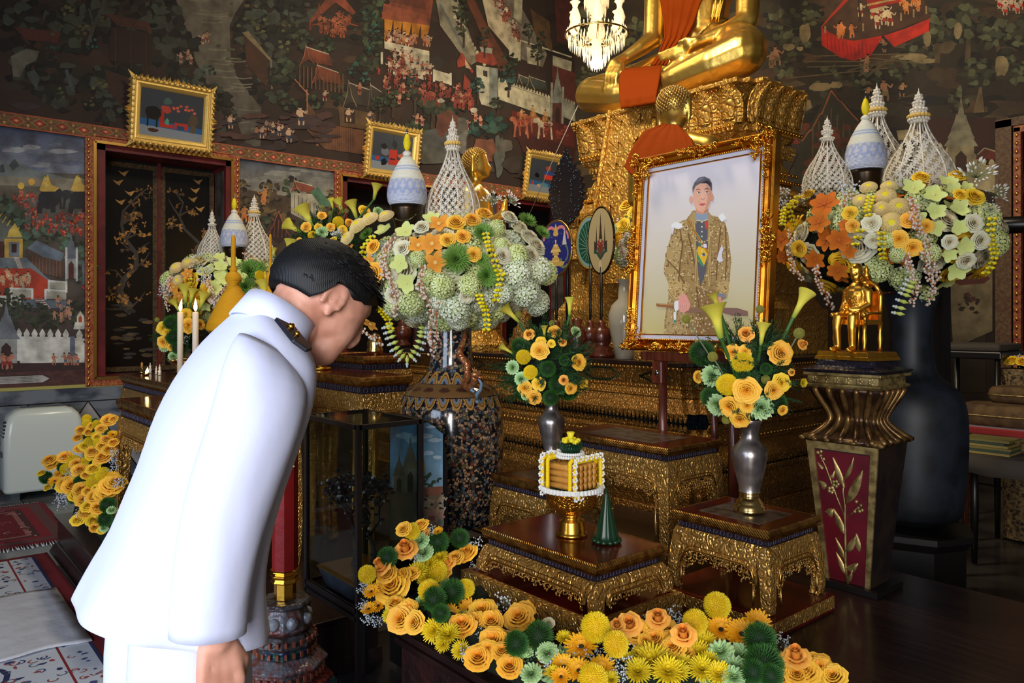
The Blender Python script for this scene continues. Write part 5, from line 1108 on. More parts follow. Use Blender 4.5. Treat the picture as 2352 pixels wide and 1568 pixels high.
b.build('jasmine_ring', M['white_flower'], t, kind='stuff', bev=.003)
t = thing('flower_cup', 'small green leaf cup of yellow flowers, topmost on the yellow candle stack', 'flowers', (bc.x-.005, bc.y, CZ+.098), 0)
b = MB()
for r_, z_ in ((.046, .006), (.042, .016)):
    for k in range(34): a = 2*PI*k/34; b.ball((r_*math.cos(a), r_*math.sin(a), z_), (.0055, .0055, .006), 6, 4)
b.build('jasmine_ring', M['white_flower'], t, kind='stuff')
b = MB()
for k in range(26):
    a = 2*PI*k/26
    b.add([(.028*math.cos(a-.13), .028*math.sin(a-.13), .018), (.028*math.cos(a+.13), .028*math.sin(a+.13), .018), (.041*math.cos(a+.13), .041*math.sin(a+.13), .036), (.040*math.cos(a), .040*math.sin(a), .056), (.041*math.cos(a-.13), .041*math.sin(a-.13), .036)], [(0, 1, 2, 3, 4)])
b.lathe([(0, .018), (.028, .018), (.037, .034), (.034, .044), (0, .046)], 24); b.build('leaf_cup', M['banana_leaf'], t)
b = MB(); R3 = random.Random(2)
for k in range(30): a = R3.uniform(0, 6.28); r_ = .03*math.sqrt(R3.random()); b.ball((r_*math.cos(a), r_*math.sin(a), .052+R3.uniform(0, .01)), (.009, .009, .006), 6, 4)
b.lathe([(.008, .055), (.009, .068), (.014, .084), (.012, .086), (.002, .074)], 12); b.build('yellow_blossom', mat('yellow_blossom', (236, 220, 40), .6), t, kind='stuff')
lc = G(1393, 1245, TBz); t = thing('banana_leaf_cone', 'dark green folded banana-leaf cone standing beside the gold bowl', 'cone', (lc.x, lc.y, TBz+.001))
b = MB(); rg = []
for k in range(9):
    u = k/8; r_ = .040*(1-u)**1.0+.0012; rg.append([(r_*(1+.05*math.cos(10*2*PI*j/60))*math.cos(2*PI*j/60), r_*(1+.05*math.cos(10*2*PI*j/60))*math.sin(2*PI*j/60), .006+.165*u) for j in range(60)])
b.loft(rg); b.build('cone', M['banana_leaf'], t)
b = MB()
for k in range(12): a = 2*PI*k/12; b.ball((.038*math.cos(a), .038*math.sin(a), .008), (.012, .012, .008), 8, 4)
b.build('pleated_rim', M['banana_leaf'], t)

# ---------------- portrait on its easel ----------------
PB0, PB1 = onY(1443, 817, 2.80), onY(1768, 800, 2.80)
PW = PB1.x-PB0.x; pz0 = (PB0.z+PB1.z)/2; ptl = math.radians(4.5)
t = thing('portrait_frame', 'large gold-framed full-colour portrait of a man in gold robe holding a sword', 'portrait', ((PB0.x+PB1.x)/2, 2.80, pz0))
pt_h = .93; M_ = Matrix.Rotation(-ptl, 4, 'X')
fr = MB(); fr.M = M_; f_ = .085
rg = [[(-PW/2+u, v, u), (PW/2-u, v, u), (PW/2-u, v, pt_h-u), (-PW/2+u, v, pt_h-u)] for u, v in [(0, .02), (0, -.022), (.008, -.03), (.016, -.027), (.022, -.012), (.036, -.004), (.048, -.010), (.052, -.018), (.056, -.010)]]
fr.loft(rg, False, True, False); fr.box(-PW/2+.001, PW/2-.001, .018, .02, 0, pt_h); fr.build('frame', M['gold_frame'], t, bev=.0015)
b = MB(); b.M = M_; b.loft([[(-PW/2+u, v, u), (PW/2-u, v, u), (PW/2-u, v, pt_h-u), (-PW/2+u, v, pt_h-u)] for u, v in [(.0555, -.011), (.0555, -.003), (.074, -.003)]], False, True, False); b.build('white_mount', mat('white_mount', (206, 204, 214), .5), t)
b = MB(); b.M = M_; b.loft([[(-PW/2+u, v, u), (PW/2-u, v, u), (PW/2-u, v, pt_h-u), (-PW/2+u, v, pt_h-u)] for u, v in [(.073, -.002), (.0745, -.008), (.079, -.008), (.080, -.001)]], False, True, False); b.build('inner_gilt_fillet', M['gold_frame'], t)
b = MB(); b.M = M_
for p0, p1 in (((-PW/2+.054, -.016, .054), (PW/2-.054, -.016, .054)), ((-PW/2+.054, -.016, pt_h-.054), (PW/2-.054, -.016, pt_h-.054)), ((-PW/2+.054, -.016, .054), (-PW/2+.054, -.016, pt_h-.054)), ((PW/2-.054, -.016, .054), (PW/2-.054, -.016, pt_h-.054))): beads(b, p0, p1, .0042, .0105, 6)
b.build('beading', M['gold_bright'], t, kind='stuff')
def ornament(b, cx, cz, ax, L_, W_, n, seed):
    """cluster of gilt acanthus curls along an axis"""
    r = random.Random(seed); ux, uz = ax
    for i in range(n):
        s = r.uniform(-1, 1); q = r.uniform(-1, 1)*(1-abs(s)*.6); x, z = cx+ux*s*L_-uz*q*W_, cz+uz*s*L_+ux*q*W_
        a0 = r.uniform(0, 6.28); rr_ = r.uniform(.006, .015); k = r.choice((1, -1))
        pts = [(x+rr_*(1-.13*j)*math.cos(a0+k*j*.75), -.03-.004*j+(.016 if abs(q) > .6 else 0), z+rr_*(1-.13*j)*math.sin(a0+k*j*.75)) for j in range(7)]
        b.tube(pts, [.0025, .004, .0048, .0046, .0044, .004, .0045], 5)
for k, (cx_, cz_, ax, L_, W_, n) in enumerate([(-PW/2+.05, .05, (.7, .7), .07, .045, 46), (PW/2-.05, .05, (-.7, .7), .07, .045, 46), (-PW/2+.05, pt_h-.05, (.7, -.7), .07, .045, 46), (PW/2-.05, pt_h-.05, (-.7, -.7), .07, .045, 46),
    (-PW/2+.018, pt_h*.52, (0, 1), .11, .028, 54), (PW/2-.018, pt_h*.52, (0, 1), .11, .028, 54), (0, .022, (1, 0), .11, .026, 50), (0, pt_h-.022, (1, 0), .11, .026, 50), (-PW*.25, .022, (1, 0), .05, .018, 16), (PW*.25, .022, (1, 0), .05, .018, 16),
    (-PW/2+.03, .14, (0, 1), .06, .018, 16), (-PW/2+.03, pt_h-.14, (0, 1), .06, .018, 16), (PW/2-.03, pt_h-.14, (0, 1), .06, .018, 16), (PW*.32, pt_h-.03, (1, 0), .06, .018, 16), (-PW*.32, pt_h-.03, (1, 0), .06, .018, 16)]):
    b = MB(); b.M = M_; ornament(b, cx_, cz_, ax, L_, W_, n, 40+k); b.build('acanthus_ornament', M['gold_bright'], t)
# the printed photograph: flat coloured shapes in the plane of the frame
po = Vector(((PB0.x+PB1.x)/2, 2.80, pz0)); pn_ = M_.to_3x3() @ Vector((0, -1, 0)); pc_ = po+M_ @ Vector((0, -.0005, 0))
def PP(x, y):   # points read in an enlarged view: 2.904 px per px
    d = ray(1150+x/2.904, 300+y/2.904); s = (pc_-EYEV).dot(pn_)/d.dot(pn_); return EYEV+d*s-po
q = Paint(PP, pn_, 1.3, step=3e-6, base=0)
q2 = Paint(lambda x, z: M_ @ Vector((x, -.0005, z)), pn_, 1.3, step=3e-6, base=0); q2.mb = q.mb
q2.poly([(-PW/2+.075, .075), (PW/2-.075, .075), (PW/2-.075, pt_h-.075), (-PW/2+.075, pt_h-.075)], (176, 164, 108), 0, (206, 200, 208)); q.d = q2.d
r = q.r
BR, BL_, BD = (150, 122, 78), (186, 162, 116), (112, 84, 50)
robe = [(1240, 590), (1170, 620), (1140, 690), (1110, 790), (1090, 900), (1092, 960), (1112, 1000), (1120, 1030), (1118, 1120), (1095, 1250), (1085, 1392), (1300, 1392), (1440, 1392), (1450, 1320), (1446, 1150), (1500, 1120), (1528, 1000), (1538, 860), (1520, 700), (1500, 620), (1470, 585), (1400, 560), (1285, 530)]
q.poly(robe, BR)
q.poly([(1240, 590), (1170, 620), (1140, 690), (1112, 790), (1092, 900), (1094, 965), (1150, 1040), (1196, 1000), (1190, 860), (1210, 760), (1250, 680)], (164, 138, 92)); q.poly([(1470, 590), (1520, 700), (1536, 860), (1520, 1000), (1480, 1060), (1440, 1020), (1440, 860), (1455, 700)], (158, 130, 84))
q.poly([(1118, 1000), (1196, 1000), (1260, 1040), (1250, 1070), (1170, 1150), (1120, 1090)], (178, 150, 98)); q.poly([(1444, 1010), (1520, 1000), (1524, 1060), (1510, 1118), (1440, 1080)], (172, 146, 96))
q.poly([(1120, 1150), (1170, 1150), (1250, 1250), (1240, 1392), (1084, 1392)], (164, 140, 96)); q.poly([(1300, 1050), (1440, 1060), (1440, 1392), (1300, 1392)], (134, 104, 66))
def inrobe(x, y):
    ins = False
    for i in range(len(robe)):
        (x0, y0), (x1, y1) = robe[i], robe[i-1]
        if (y0 > y) != (y1 > y) and x < (x1-x0)*(y-y0)/(y1-y0)+x0: ins = not ins
    return ins
for i in range(1500):
    x, y = r.uniform(1085, 1540), r.uniform(540, 1392)
    if not inrobe(x, y) or (1290 < x < 1372 and y < 940): continue
    s_ = r.uniform(4, 9); c = r.choice([(196, 174, 126), (124, 94, 58), (206, 190, 150), (140, 108, 66), (104, 76, 46)])
    q.poly([(x-s_*.7, y), (x, y-s_), (x+s_*.7, y), (x, y+s_)] if r.random() < .5 else [(x-s_, y-2), (x, y-5), (x+s_, y-1), (x, y+2)], c)
for pts in ([(1195, 640), (1215, 760), (1198, 900), (1190, 1000)], [(1252, 680), (1300, 900), (1310, 1060), (1330, 1240)], [(1470, 640), (1452, 820), (1440, 1000)], [(1110, 860), (1180, 930), (1230, 1020)], [(1500, 640), (1510, 850), (1500, 1000)]): q.line(pts, 7, (108, 80, 48))
for pts in ([(1285, 560), (1296, 700), (1305, 860), (1312, 1040)], [(1385, 560), (1390, 700), (1400, 860), (1392, 1040)], [(1120, 1060), (1170, 1140), (1256, 1052)], [(1438, 1050), (1516, 1100)]): q.line(pts, 14, (186, 160, 108)); q.line(pts, 5, (128, 98, 58))
# tunic, sash, collar
q.poly([(1305, 580), (1385, 580), (1384, 760), (1372, 930), (1352, 1000), (1330, 1030), (1316, 900), (1308, 740)], (84, 84, 92)); q.poly([(1362, 610), (1386, 600), (1390, 640), (1372, 660)], (180, 70, 56))
q.poly([(1322, 770), (1392, 800), (1368, 880), (1356, 905), (1318, 870), (1310, 800)], (206, 164, 44)); q.poly([(1318, 690), (1330, 690), (1352, 770), (1326, 768)], (60, 120, 84)); q.poly([(1312, 800), (1322, 830), (1360, 900), (1340, 900), (1310, 850)], (70, 128, 90)); q.line([(1246, 590), (1320, 710), (1392, 822)], 15, (170, 124, 64)); q.line([(1246, 590), (1320, 710), (1392, 822)], 5, (130, 88, 44))
for k in range(8): q.blob(1345, 610+k*32, 5, 6, (200, 190, 170), 8, 0, .05)
for k in range(13): a = PI*k/12; q.blob(1345-70*math.cos(a), 650+95*math.sin(a), 7, 6, (190, 160, 96), 7, .1, .1)
q.poly([(1302, 545), (1385, 540), (1388, 596), (1306, 600)], (128, 140, 158)); q.line([(1306, 598), (1346, 604), (1386, 594)], 6, (190, 180, 150)); q.poly([(1285, 535), (1304, 548), (1310, 620), (1262, 600)], (160, 136, 90)); q.poly([(1386, 540), (1400, 555), (1420, 600), (1388, 640)], (156, 132, 88))
q.blob(1180, 632, 40, 24, (212, 210, 216), 12, 0, .3); q.blob(1482, 582, 22, 26, (216, 214, 222), 12, 0, .25); q.poly([(1140, 640), (1150, 700), (1160, 650)], (200, 198, 204)); q.poly([(1478, 760), (1488, 790), (1478, 830), (1486, 870), (1462, 880), (1444, 860), (1458, 810)], (196, 192, 200)); q.blob(1366, 770, 14, 14, (206, 196, 210), 9, 0, .3); q.blob(1358, 826, 10, 12, (70, 90, 140), 8)
# head
skin, sk2, sk3 = (208, 158, 136), (188, 136, 112), (170, 112, 92)
q.poly([(1304, 490), (1386, 490), (1386, 545), (1346, 560), (1306, 548)], sk2); q.poly([(1384, 470), (1386, 540), (1360, 552), (1350, 520)], sk3)
q.blob(1272, 460, 12, 26, (204, 150, 130), 12, 0, .05); q.blob(1412, 445, 11, 28, (192, 136, 116), 12, 0, .05)
q.poly([(1284, 400), (1290, 370), (1330, 350), (1380, 352), (1408, 380), (1410, 430), (1400, 480), (1384, 520), (1352, 545), (1320, 535), (1296, 505), (1286, 460)], skin); q.poly([(1372, 360), (1408, 384), (1410, 430), (1400, 480), (1380, 520), (1356, 544), (1372, 500), (1384, 440), (1376, 400)], sk2)
q.poly([(1284, 420), (1282, 380), (1296, 345), (1324, 314), (1360, 306), (1396, 322), (1412, 352), (1412, 400), (1404, 398), (1398, 376), (1376, 352), (1336, 352), (1304, 370), (1292, 395)], (96, 92, 98)); q.poly([(1300, 345), (1330, 316), (1362, 310), (1350, 326), (1316, 342)], (122, 118, 126)); q.poly([(1336, 352), (1380, 330), (1404, 345), (1406, 380), (1390, 360), (1370, 350)], (56, 52, 58))
q.line([(1306, 396), (1322, 390), (1334, 396)], 5, (92, 66, 60)); q.line([(1362, 392), (1376, 386), (1394, 392)], 5, (92, 66, 60)); q.blob(1324, 414, 12, 5, (236, 226, 220), 10, 0, .05); q.blob(1378, 410, 12, 5, (232, 222, 216), 10, 0, .05); q.blob(1325, 414, 5, 5, (40, 28, 28), 8, 0, 0); q.blob(1379, 410, 5, 5, (40, 28, 28), 8, 0, 0); q.line([(1311, 410), (1324, 407), (1337, 413)], 2.5, (84, 52, 46)); q.line([(1366, 409), (1379, 404), (1391, 408)], 2.5, (84, 52, 46))
q.poly([(1344, 400), (1356, 400), (1362, 448), (1356, 456), (1338, 456), (1336, 446)], (216, 166, 144)); q.line([(1336, 454), (1350, 460), (1364, 452)], 3.5, (150, 92, 78)); q.poly([(1326, 492), (1344, 484), (1350, 487), (1362, 484), (1372, 490), (1352, 503), (1336, 500)], (184, 92, 92)); q.line([(1326, 492), (1350, 493), (1372, 490)], 2, (120, 50, 50)); q.line([(1330, 470), (1322, 484)], 2.5, sk3); q.blob(1350, 532, 16, 8, (200, 150, 128), 10, 0, .05)
# hands and sword
q.poly([(1040, 1152), (1172, 1158), (1172, 1186), (1042, 1172)], (138, 92, 58)); q.line([(1060, 1156), (1166, 1164)], 4, (190, 150, 100)); q.poly([(1480, 1180), (1580, 1182), (1652, 1205), (1652, 1236), (1560, 1236), (1480, 1214)], (122, 92, 84)); q.poly([(1250, 1180), (1420, 1180), (1480, 1184), (1480, 1212), (1250, 1212)], (128, 96, 78))
q.poly([(1190, 1110), (1220, 1082), (1244, 1100), (1270, 1160), (1258, 1196), (1222, 1216), (1196, 1208), (1186, 1160)], (206, 142, 130)); 
for k in range(4): q.line([(1212+k*13, 1150+k*2), (1200+k*16, 1204-k*6)], 7, (216, 154, 142)); q.line([(1207+k*13, 1160), (1196+k*15, 1206-k*6)], 2, (160, 96, 88))
q.poly([(1438, 1104), (1474, 1110), (1480, 1160), (1468, 1196), (1444, 1170)], (200, 136, 124)); q.poly([(1162, 1140), (1188, 1130), (1190, 1190), (1172, 1212), (1160, 1180)], (220, 220, 226)); q.poly([(1156, 1210), (1174, 1210), (1172, 1270), (1160, 1268)], (222, 218, 214)); q.poly([(1158, 1262), (1172, 1262), (1170, 1282), (1160, 1282)], (70, 130, 120)); q.poly([(1434, 1074), (1500, 1092), (1506, 1118), (1440, 1102)], (116, 120, 132))
q.mb.build('printed_photograph', M['printed'], t)
es = thing('wooden_easel', 'brown wooden easel with bolted rail holding the big portrait', 'easel', (po.x, 2.83, .452))
ez = pz0-.452
b = MB(); b.M = Matrix.Rotation(-.03, 4, 'X')
for sx in (-.19, .19): 
    b = MB(); b.tube([(sx, -.004, 0), (sx, -.004, ez-.01)], .026, 4); b.build('leg', M['brown_wood'], es)
b = MB(); b.tube([(0, .16, 0), (0, .11, ez)], .02, 4); b.build('rear_leg', M['brown_wood'], es)
b = MB(); b.box(-.30, .26, -.035, .03, ez-.045, ez-.004); b.build('rail', M['brown_wood'], es, bev=.003)
b = MB(); b.box(-.19-.03, -.19+.03, -.05, -.02, ez-.15, ez-.045); b.build('bracket', M['brown_wood'], es, bev=.006)
b = MB(); b.lathe([(0, 0), (.012, 0), (.012, .006), (.007, .007), (0, .007)], 16); b.v = [(x-.19, -.05-z, y+ez-.1) for x, y, z in b.v]; b.build('bolt', M['chrome'], es)

# ---------------- carved pedestal with small gilt seated figure ----------------
PDx0, PDx1, PDy0, PDy1, PDz = fit(2020, 2.62, 1852, 2086, 862)
pcx, pcy = (PDx0+PDx1)/2, (PDy0+PDy1)/2; pw2, pd2 = (PDx1-PDx0)/2, (PDy1-PDy0)/2; PH = PDz-.452
t = thing('carved_pedestal', 'dark red carved pedestal with gilt leaf sprig panel under the small seated gilt figure', 'pedestal', (pcx, pcy, .452))
def rect(o, z, fx=1): return [(-pw2*fx-o, -pd2*fx-o, z), (pw2*fx+o, -pd2*fx-o, z), (pw2*fx+o, pd2*fx+o, z), (-pw2*fx-o, pd2*fx+o, z)]
BZ = M['black_wood']; CR = mat('pedestal_red', (92, 12, 26), .45, col2=(70, 8, 20), nscale=6); GP = M['gilt_paint']
b = MB(); b.loft([rect(.0, PH-.002), rect(.015, PH+.012), rect(-.02, PH+.022), rect(-.03, PH+.045)], True, True, False); b.build('cap', M['black_band'], t, bev=.002)
b = MB(); b.loft([rect(-.004, PH-.055), rect(.006, PH-.046), rect(.006, PH-.040), rect(-.006, PH-.038), rect(-.006, PH-.012), rect(.008, PH-.010), rect(.008, PH)], True, True, False); b.build('frieze', GP, t, bev=.0015)
b = MB(); b.box(-pw2+.004, pw2-.004, -pd2+.003, -pd2+.006, PH-.036, PH-.014); b.v = [(x, y-.001, z) for x, y, z in b.v]
for k in range(6):
    x = -pw2+.03+k*(2*pw2-.06)/5
    for q_ in range(5): a = 2*PI*q_/5; b.ball((x+.008*math.cos(a), -pd2+.004, PH-.025+.008*math.sin(a)), (.006, .004, .006), 6, 4)
b.build('flower_frieze', GP, t)
zs1 = PH-.24   # scroll neck
b = MB(); rg = []
for k in range(15):
    u = k/14; z = PH-.055-(.185)*u; o = -.005-.055*math.sin(PI*min(u*1.25, 1)*.5)**1.4*(1 if u < .55 else 1-((u-.55)/.45)**1.6*1.35); rg.append(rect(o, z))
b.loft(rg[::-1], True, True, True); b.build('scroll_neck', mat('neck_gilt', (84, 60, 34), .4, .5, col2=(44, 26, 18), nscale=14), t)
b = MB()
for k in range(5):
    fx = -.8+k*.4
    pts = []
    for i in range(15):
        u = i/14; z = PH-.055-.185*u; o = -.005-.055*math.sin(PI*min(u*1.25, 1)*.5)**1.4*(1 if u < .55 else 1-((u-.55)/.45)**1.6*1.35); pts.append((fx*(pw2+o), -pd2-o-.002, z))
    b.tube(pts, .011, 6); pts2 = [(pw2+(-y_-pd2)*1.0+.002-.002, fx*(pd2+(-y_-pd2)), z_) for x_, y_, z_ in pts]; b.tube([(pw2+(abs(y_)-pd2), fx*abs(y_), z_) for x_, y_, z_ in pts], .011, 6)
b.build('neck_flutes', mat('flute_gilt', (132, 100, 56), .36, .7, col2=(70, 46, 28), nscale=20), t)
b = MB(); b.loft([rect(-.004, zs1-.012), rect(.014, zs1-.006), rect(.016, zs1+.004), rect(.004, zs1+.012)], True, True, True); 
for k in range(7): b.ball((-pw2-.01+k*(2*pw2+.02)/6, -pd2-.013, zs1-.002), (.014, .009, .008), 8, 5)
b.build('lip', mat('lip_gilt', (120, 92, 52), .4, .6, col2=(60, 40, 26), nscale=20), t)
# tapering shaft
def sh(u, e=0): k = 1-.38*u; return pw2*k-.002+e, pd2*k-.002+e, (zs1-.012)*(1-u)
w0, d0, z0 = sh(0); w1, d1_, z1 = sh(.97)
b = MB(); b.frust(-w1, w1, -d1_, d1_, z1, -w0, w0, -d0, d0, z0); b.build('shaft', mat('shaft_dark', (26, 18, 18), .5, col2=(40, 28, 22), nscale=12), t)
def fp(u, v, e=.0): w_, d_, z = sh(v); return (u*w_, -d_-e, z)   # u -1..1, v 0..1 down
b = MB()
def slab(pts, e0, e1):
    n = len(pts); b.add([fp(u, v, e0) for u, v in pts]+[fp(u, v, e1) for u, v in pts], [tuple(range(n, 2*n))]+[(j, (j+1) % n, (j+1) % n+n, j+n) for j in range(n)])
slab([(-.80, .06), (-.80, .96), (.80, .96), (.80, .06)], 0, .002); b.build('red_panel', CR, t, fix=True)
b = MB()
for pts in ([(-1, 0), (-1, 1), (-.8, 1), (-.8, 0)], [(.8, 0), (.8, 1), (1, 1), (1, 0)], [(-.8, 0), (-.8, .05), (.8, .05), (.8, 0)]): slab(pts, 0, .008)
b.build('gilt_border', GP, t, fix=True)
def leafp(b, u, v, du, dv, wd):
    n = 7; l, r_ = [], []
    L_ = math.hypot(du*.12, dv*.5) or 1; nx, ny = -dv*.5/L_, du*.12/L_
    for i in range(n+1):
        s = i/n; ww = wd*math.sin(PI*min(s*1.0+.02, .99))**.8; c = (u+du*s, v+dv*s+.02*math.sin(PI*s)); l.append((c[0]+nx*ww, c[1]+ny*ww*.3)); r_.append((c[0]-nx*ww, c[1]-ny*ww*.3))
    vs = []
    for i in range(n+1): vs += [fp(*l[i], .003), fp((l[i][0]+r_[i][0])/2, (l[i][1]+r_[i][1])/2, .011), fp(*r_[i], .003)]
    fs = []
    for i in range(n): fs += [(3*i, 3*i+1, 3*i+4, 3*i+3), (3*i+1, 3*i+2, 3*i+5, 3*i+4)]
    b.add(vs, fs, True)
b = MB(); st_ = [(.05, .97), (-.02, .85), (.0, .72), (.02, .6), (.03, .5), (.05, .42), (.0, .33), (.05, .22)]
b.tube([fp(u, v, .005) for u, v in st_], [.005, .005, .0045, .004, .004, .0035, .003, .002], 5); b.tube([fp(u, v, .005) for u, v in [(.03, .5), (-.2, .38), (-.35, .28), (-.5, .17), (-.6, .12), (-.66, .08)]], .0028, 5); b.tube([fp(u, v, .005) for u, v in [(.1, .5), (.3, .46), (.45, .42)]], .002, 5)
for a in [(.05, .3, -.3, -.2, .09), (.1, .4, .5, -.24, .13), (.05, .24, .3, -.16, .06), (0, .62, -.35, -.16, .12), (-.35, .46, -.3, .03, .1), (.0, .74, .45, -.14, .10), (.42, .6, .12, .12, .1), (0, .86, .5, -.06, .1), (-.02, .9, -.35, -.14, .1), (-.5, .3, -.26, -.02, .09), (-.42, .24, .2, -.05, .05), (-.55, .18, -.18, -.03, .05), (0, .8, -.35, -.14, .09), (-.02, .95, .3, -.1, .08)]: leafp(b, *a)
for u, v in [(.36, .45), (.48, .42), (.56, .4), (.42, .38), (.52, .44), (-.62, .1), (-.7, .08), (-.6, .07), (-.54, .12), (.6, .43)]: b.ball(fp(u, v, .005), (.007, .005, .007), 8, 5)
for u, v in [(-.22, .28), (-.38, .33)]:
    for q_ in range(5): a = 2*PI*q_/5; c = fp(u, v, .006); b.ball((c[0]+.009*math.cos(a), c[1], c[2]+.009*math.sin(a)), (.007, .004, .007), 7, 4)
b.build('gilt_sprig', GP, t)
b = MB(); b.box(-pw2*.9, pw2*.9, -pd2*.9, pd2*.9, 0, .02); b.build('foot', BZ, t)
# slab and small seated figure in gilt uniform
SZ = .452+PH+.045
t = thing('gilt_seated_figurine', 'small shiny gilt figurine of an officer seated on an ornate throne chair, on the pedestal', 'figurine', (pcx, pcy, SZ+.001), -.2)
b = MB(); b.frust(-.115, .115, -.09, .09, 0, -.11, .11, -.086, .086, .014); b.frust(-.108, .108, -.084, .084, .014, -.104, .104, -.08, .08, .03); b.build('base_slab', M['gold_bright'], t, bev=.001)
b = MB(); S_ = lambda *a: limb(b, [(x*.01, y*.01, .03+z*.01, r*.01) for x, y, z, r in a], 10)
S_((0, 1, 13.2, 4.4), (0, .6, 17, 3.6), (0, .4, 20.5, 4.0), (0, .4, 22.6, 3.2)); S_((0, .3, 24.5, 1.3), (0, .1, 26.2, 1.5)); S_((0, 0, 28.2, 2.2), (0, -.4, 27.2, 1.8)); S_((0, -.2, 29.6, 2.3), (0, 0, 30.3, 2.1)); S_((0, -1.8, 30.0, 1.2), (0, -2.3, 27.9, .4)); S_((-.8, -1.9, 28.4, .6), (.8, -1.9, 28.4, .6))
for s in (-1, 1):
    S_((s*3.2, .4, 22.4, 1.7), (s*4.3, .5, 21.6, 1.65), (s*5.0, 0, 17.2, 1.3), (s*3.4, -3.6, 15.2, 1.05), (s*1.2, -5.2, 15.2, .85))
    S_((s*1.9, .6, 12.4, 2.3), (s*3.0, -6.2, 12.6, 1.9), (s*3.2, -6.8, 8.5, 1.5), (s*3.0, -6.4, 2.6, 1.15), (s*3.1, -6.2, 1.1, 1.1), (s*3.6, -9.4, .8, .85)) 
organic('figure', b, M['gold_satin'], .0028, 2, t, dec=.6)
b = MB()
for s in (-1, 1):
    for y in (-4.0, 4.6):
        b.tube([(s*.062, y*.01, .03), (s*.062, y*.01, .05), (s*.062, y*.01, .075), (s*.062, y*.01, .10), (s*.062, y*.01, .135)], [.008, .005, .009, .006, .009], 8)
    b.tube([(s*.066, -.045, .165), (s*.066, 0, .17), (s*.064, .046, .17)], .006, 6); b.ball((s*.066, -.048, .163), .009, 8, 6); b.tube([(s*.064, -.04, .135), (s*.064, -.04, .163)], [.006, .005], 6); b.tube([(s*.06, .05, .13), (s*.058, .055, .23), (s*.05, .056, .25)], [.008, .008, .009], 6)
b.box(-.066, .066, -.05, .055, .128, .145); b.box(-.052, .052, .048, .058, .145, .25)
b.tube([(-.055, .054, .245), (-.04, .054, .27), (-.015, .054, .285), (.0, .054, .30), (.015, .054, .285), (.04, .054, .27), (.055, .054, .245)], [.007, .009, .009, .012, .009, .009, .007], 7); b.lathe([(.012, .30), (.016, .31), (.008, .32), (.011, .33), (.003, .345), (.001, .352)], 10, c=(0, .054, 0)); b.ball((0, .046, .27), (.018, .008, .018), 10, 6)
b.build('throne_chair', M['gold_satin'], t)
b = MB(); R4 = random.Random(9)
for k in range(10): b.ball((.018+R4.uniform(-.012, .014), -.034, .215+R4.uniform(-.02, .02)), .0045, 6, 4)
for k in range(14): u = k/13; b.ball((-.03+.03*u, -.026-.016*math.sin(PI*u), .245-.045*math.sin(PI*u)), .0028, 5, 3)
b.tube([(.05, -.05, .17), (.062, -.075, .03)], .002, 5); b.build('medals_and_cord', M['gold_bright'], t)

# ---------------- great enamelled vase with dragon handle, left ----------------
def cloisonne(name):
    m = bpy.data.materials.new(name); m.use_nodes = True; nt = m.node_tree; N = nt.nodes; L = nt.links; b = N['Principled BSDF']
    tc = N.new('ShaderNodeTexCoord'); dn = N.new('ShaderNodeTexNoise'); dn.inputs['Scale'].default_value = 30; L.new(tc.outputs['Object'], dn.inputs[0])
    va = N.new('ShaderNodeVectorMath'); va.operation = 'MULTIPLY_ADD'; va.inputs[1].default_value = (.02,)*3; L.new(dn.outputs['Color'], va.inputs[0]); L.new(tc.outputs['Object'], va.inputs[2])
    v = N.new('ShaderNodeTexVoronoi'); v.inputs['Scale'].default_value = 74; L.new(va.outputs[0], v.inputs[0])
    e = N.new('ShaderNodeTexVoronoi'); e.feature = 'DISTANCE_TO_EDGE'; e.inputs['Scale'].default_value = 74; L.new(va.outputs[0], e.inputs[0])
    sp = N.new('ShaderNodeSeparateColor'); L.new(v.outputs['Color'], sp.inputs[0]); cr = N.new('ShaderNodeValToRGB'); cr.color_ramp.interpolation = 'CONSTANT'
    cols = [(0, (22, 24, 30)), (.22, (146, 114, 84)), (.42, (74, 80, 84)), (.55, (22, 24, 30)), (.66, (176, 140, 106)), (.8, (92, 92, 60)), (.88, (110, 50, 36)), (.94, (96, 108, 120))]
    el = cr.color_ramp.elements; el[0].color = (*lin(cols[0][1]), 1); el[1].position = cols[1][0]; el[1].color = (*lin(cols[1][1]), 1)
    for p_, c_ in cols[2:]: x = el.new(p_); x.color = (*lin(c_), 1)
    L.new(sp.outputs[0], cr.inputs[0]); mr = N.new('ShaderNodeMapRange'); mr.inputs[1].default_value = .04; mr.inputs[2].default_value = .12; L.new(e.outputs['Distance'], mr.inputs[0])
    mx = N.new('ShaderNodeMix'); mx.data_type = 'RGBA'; mx.inputs[6].default_value = (*lin((18, 20, 26)), 1); L.new(mr.outputs[0], mx.inputs[0]); L.new(cr.outputs[0], mx.inputs[7]); L.new(mx.outputs[2], b.inputs['Base Color'])
    b.inputs['Roughness'].default_value = .14; b.inputs['Coat Weight'].default_value = .4
    return m
CL_ = cloisonne('enamel_vase')
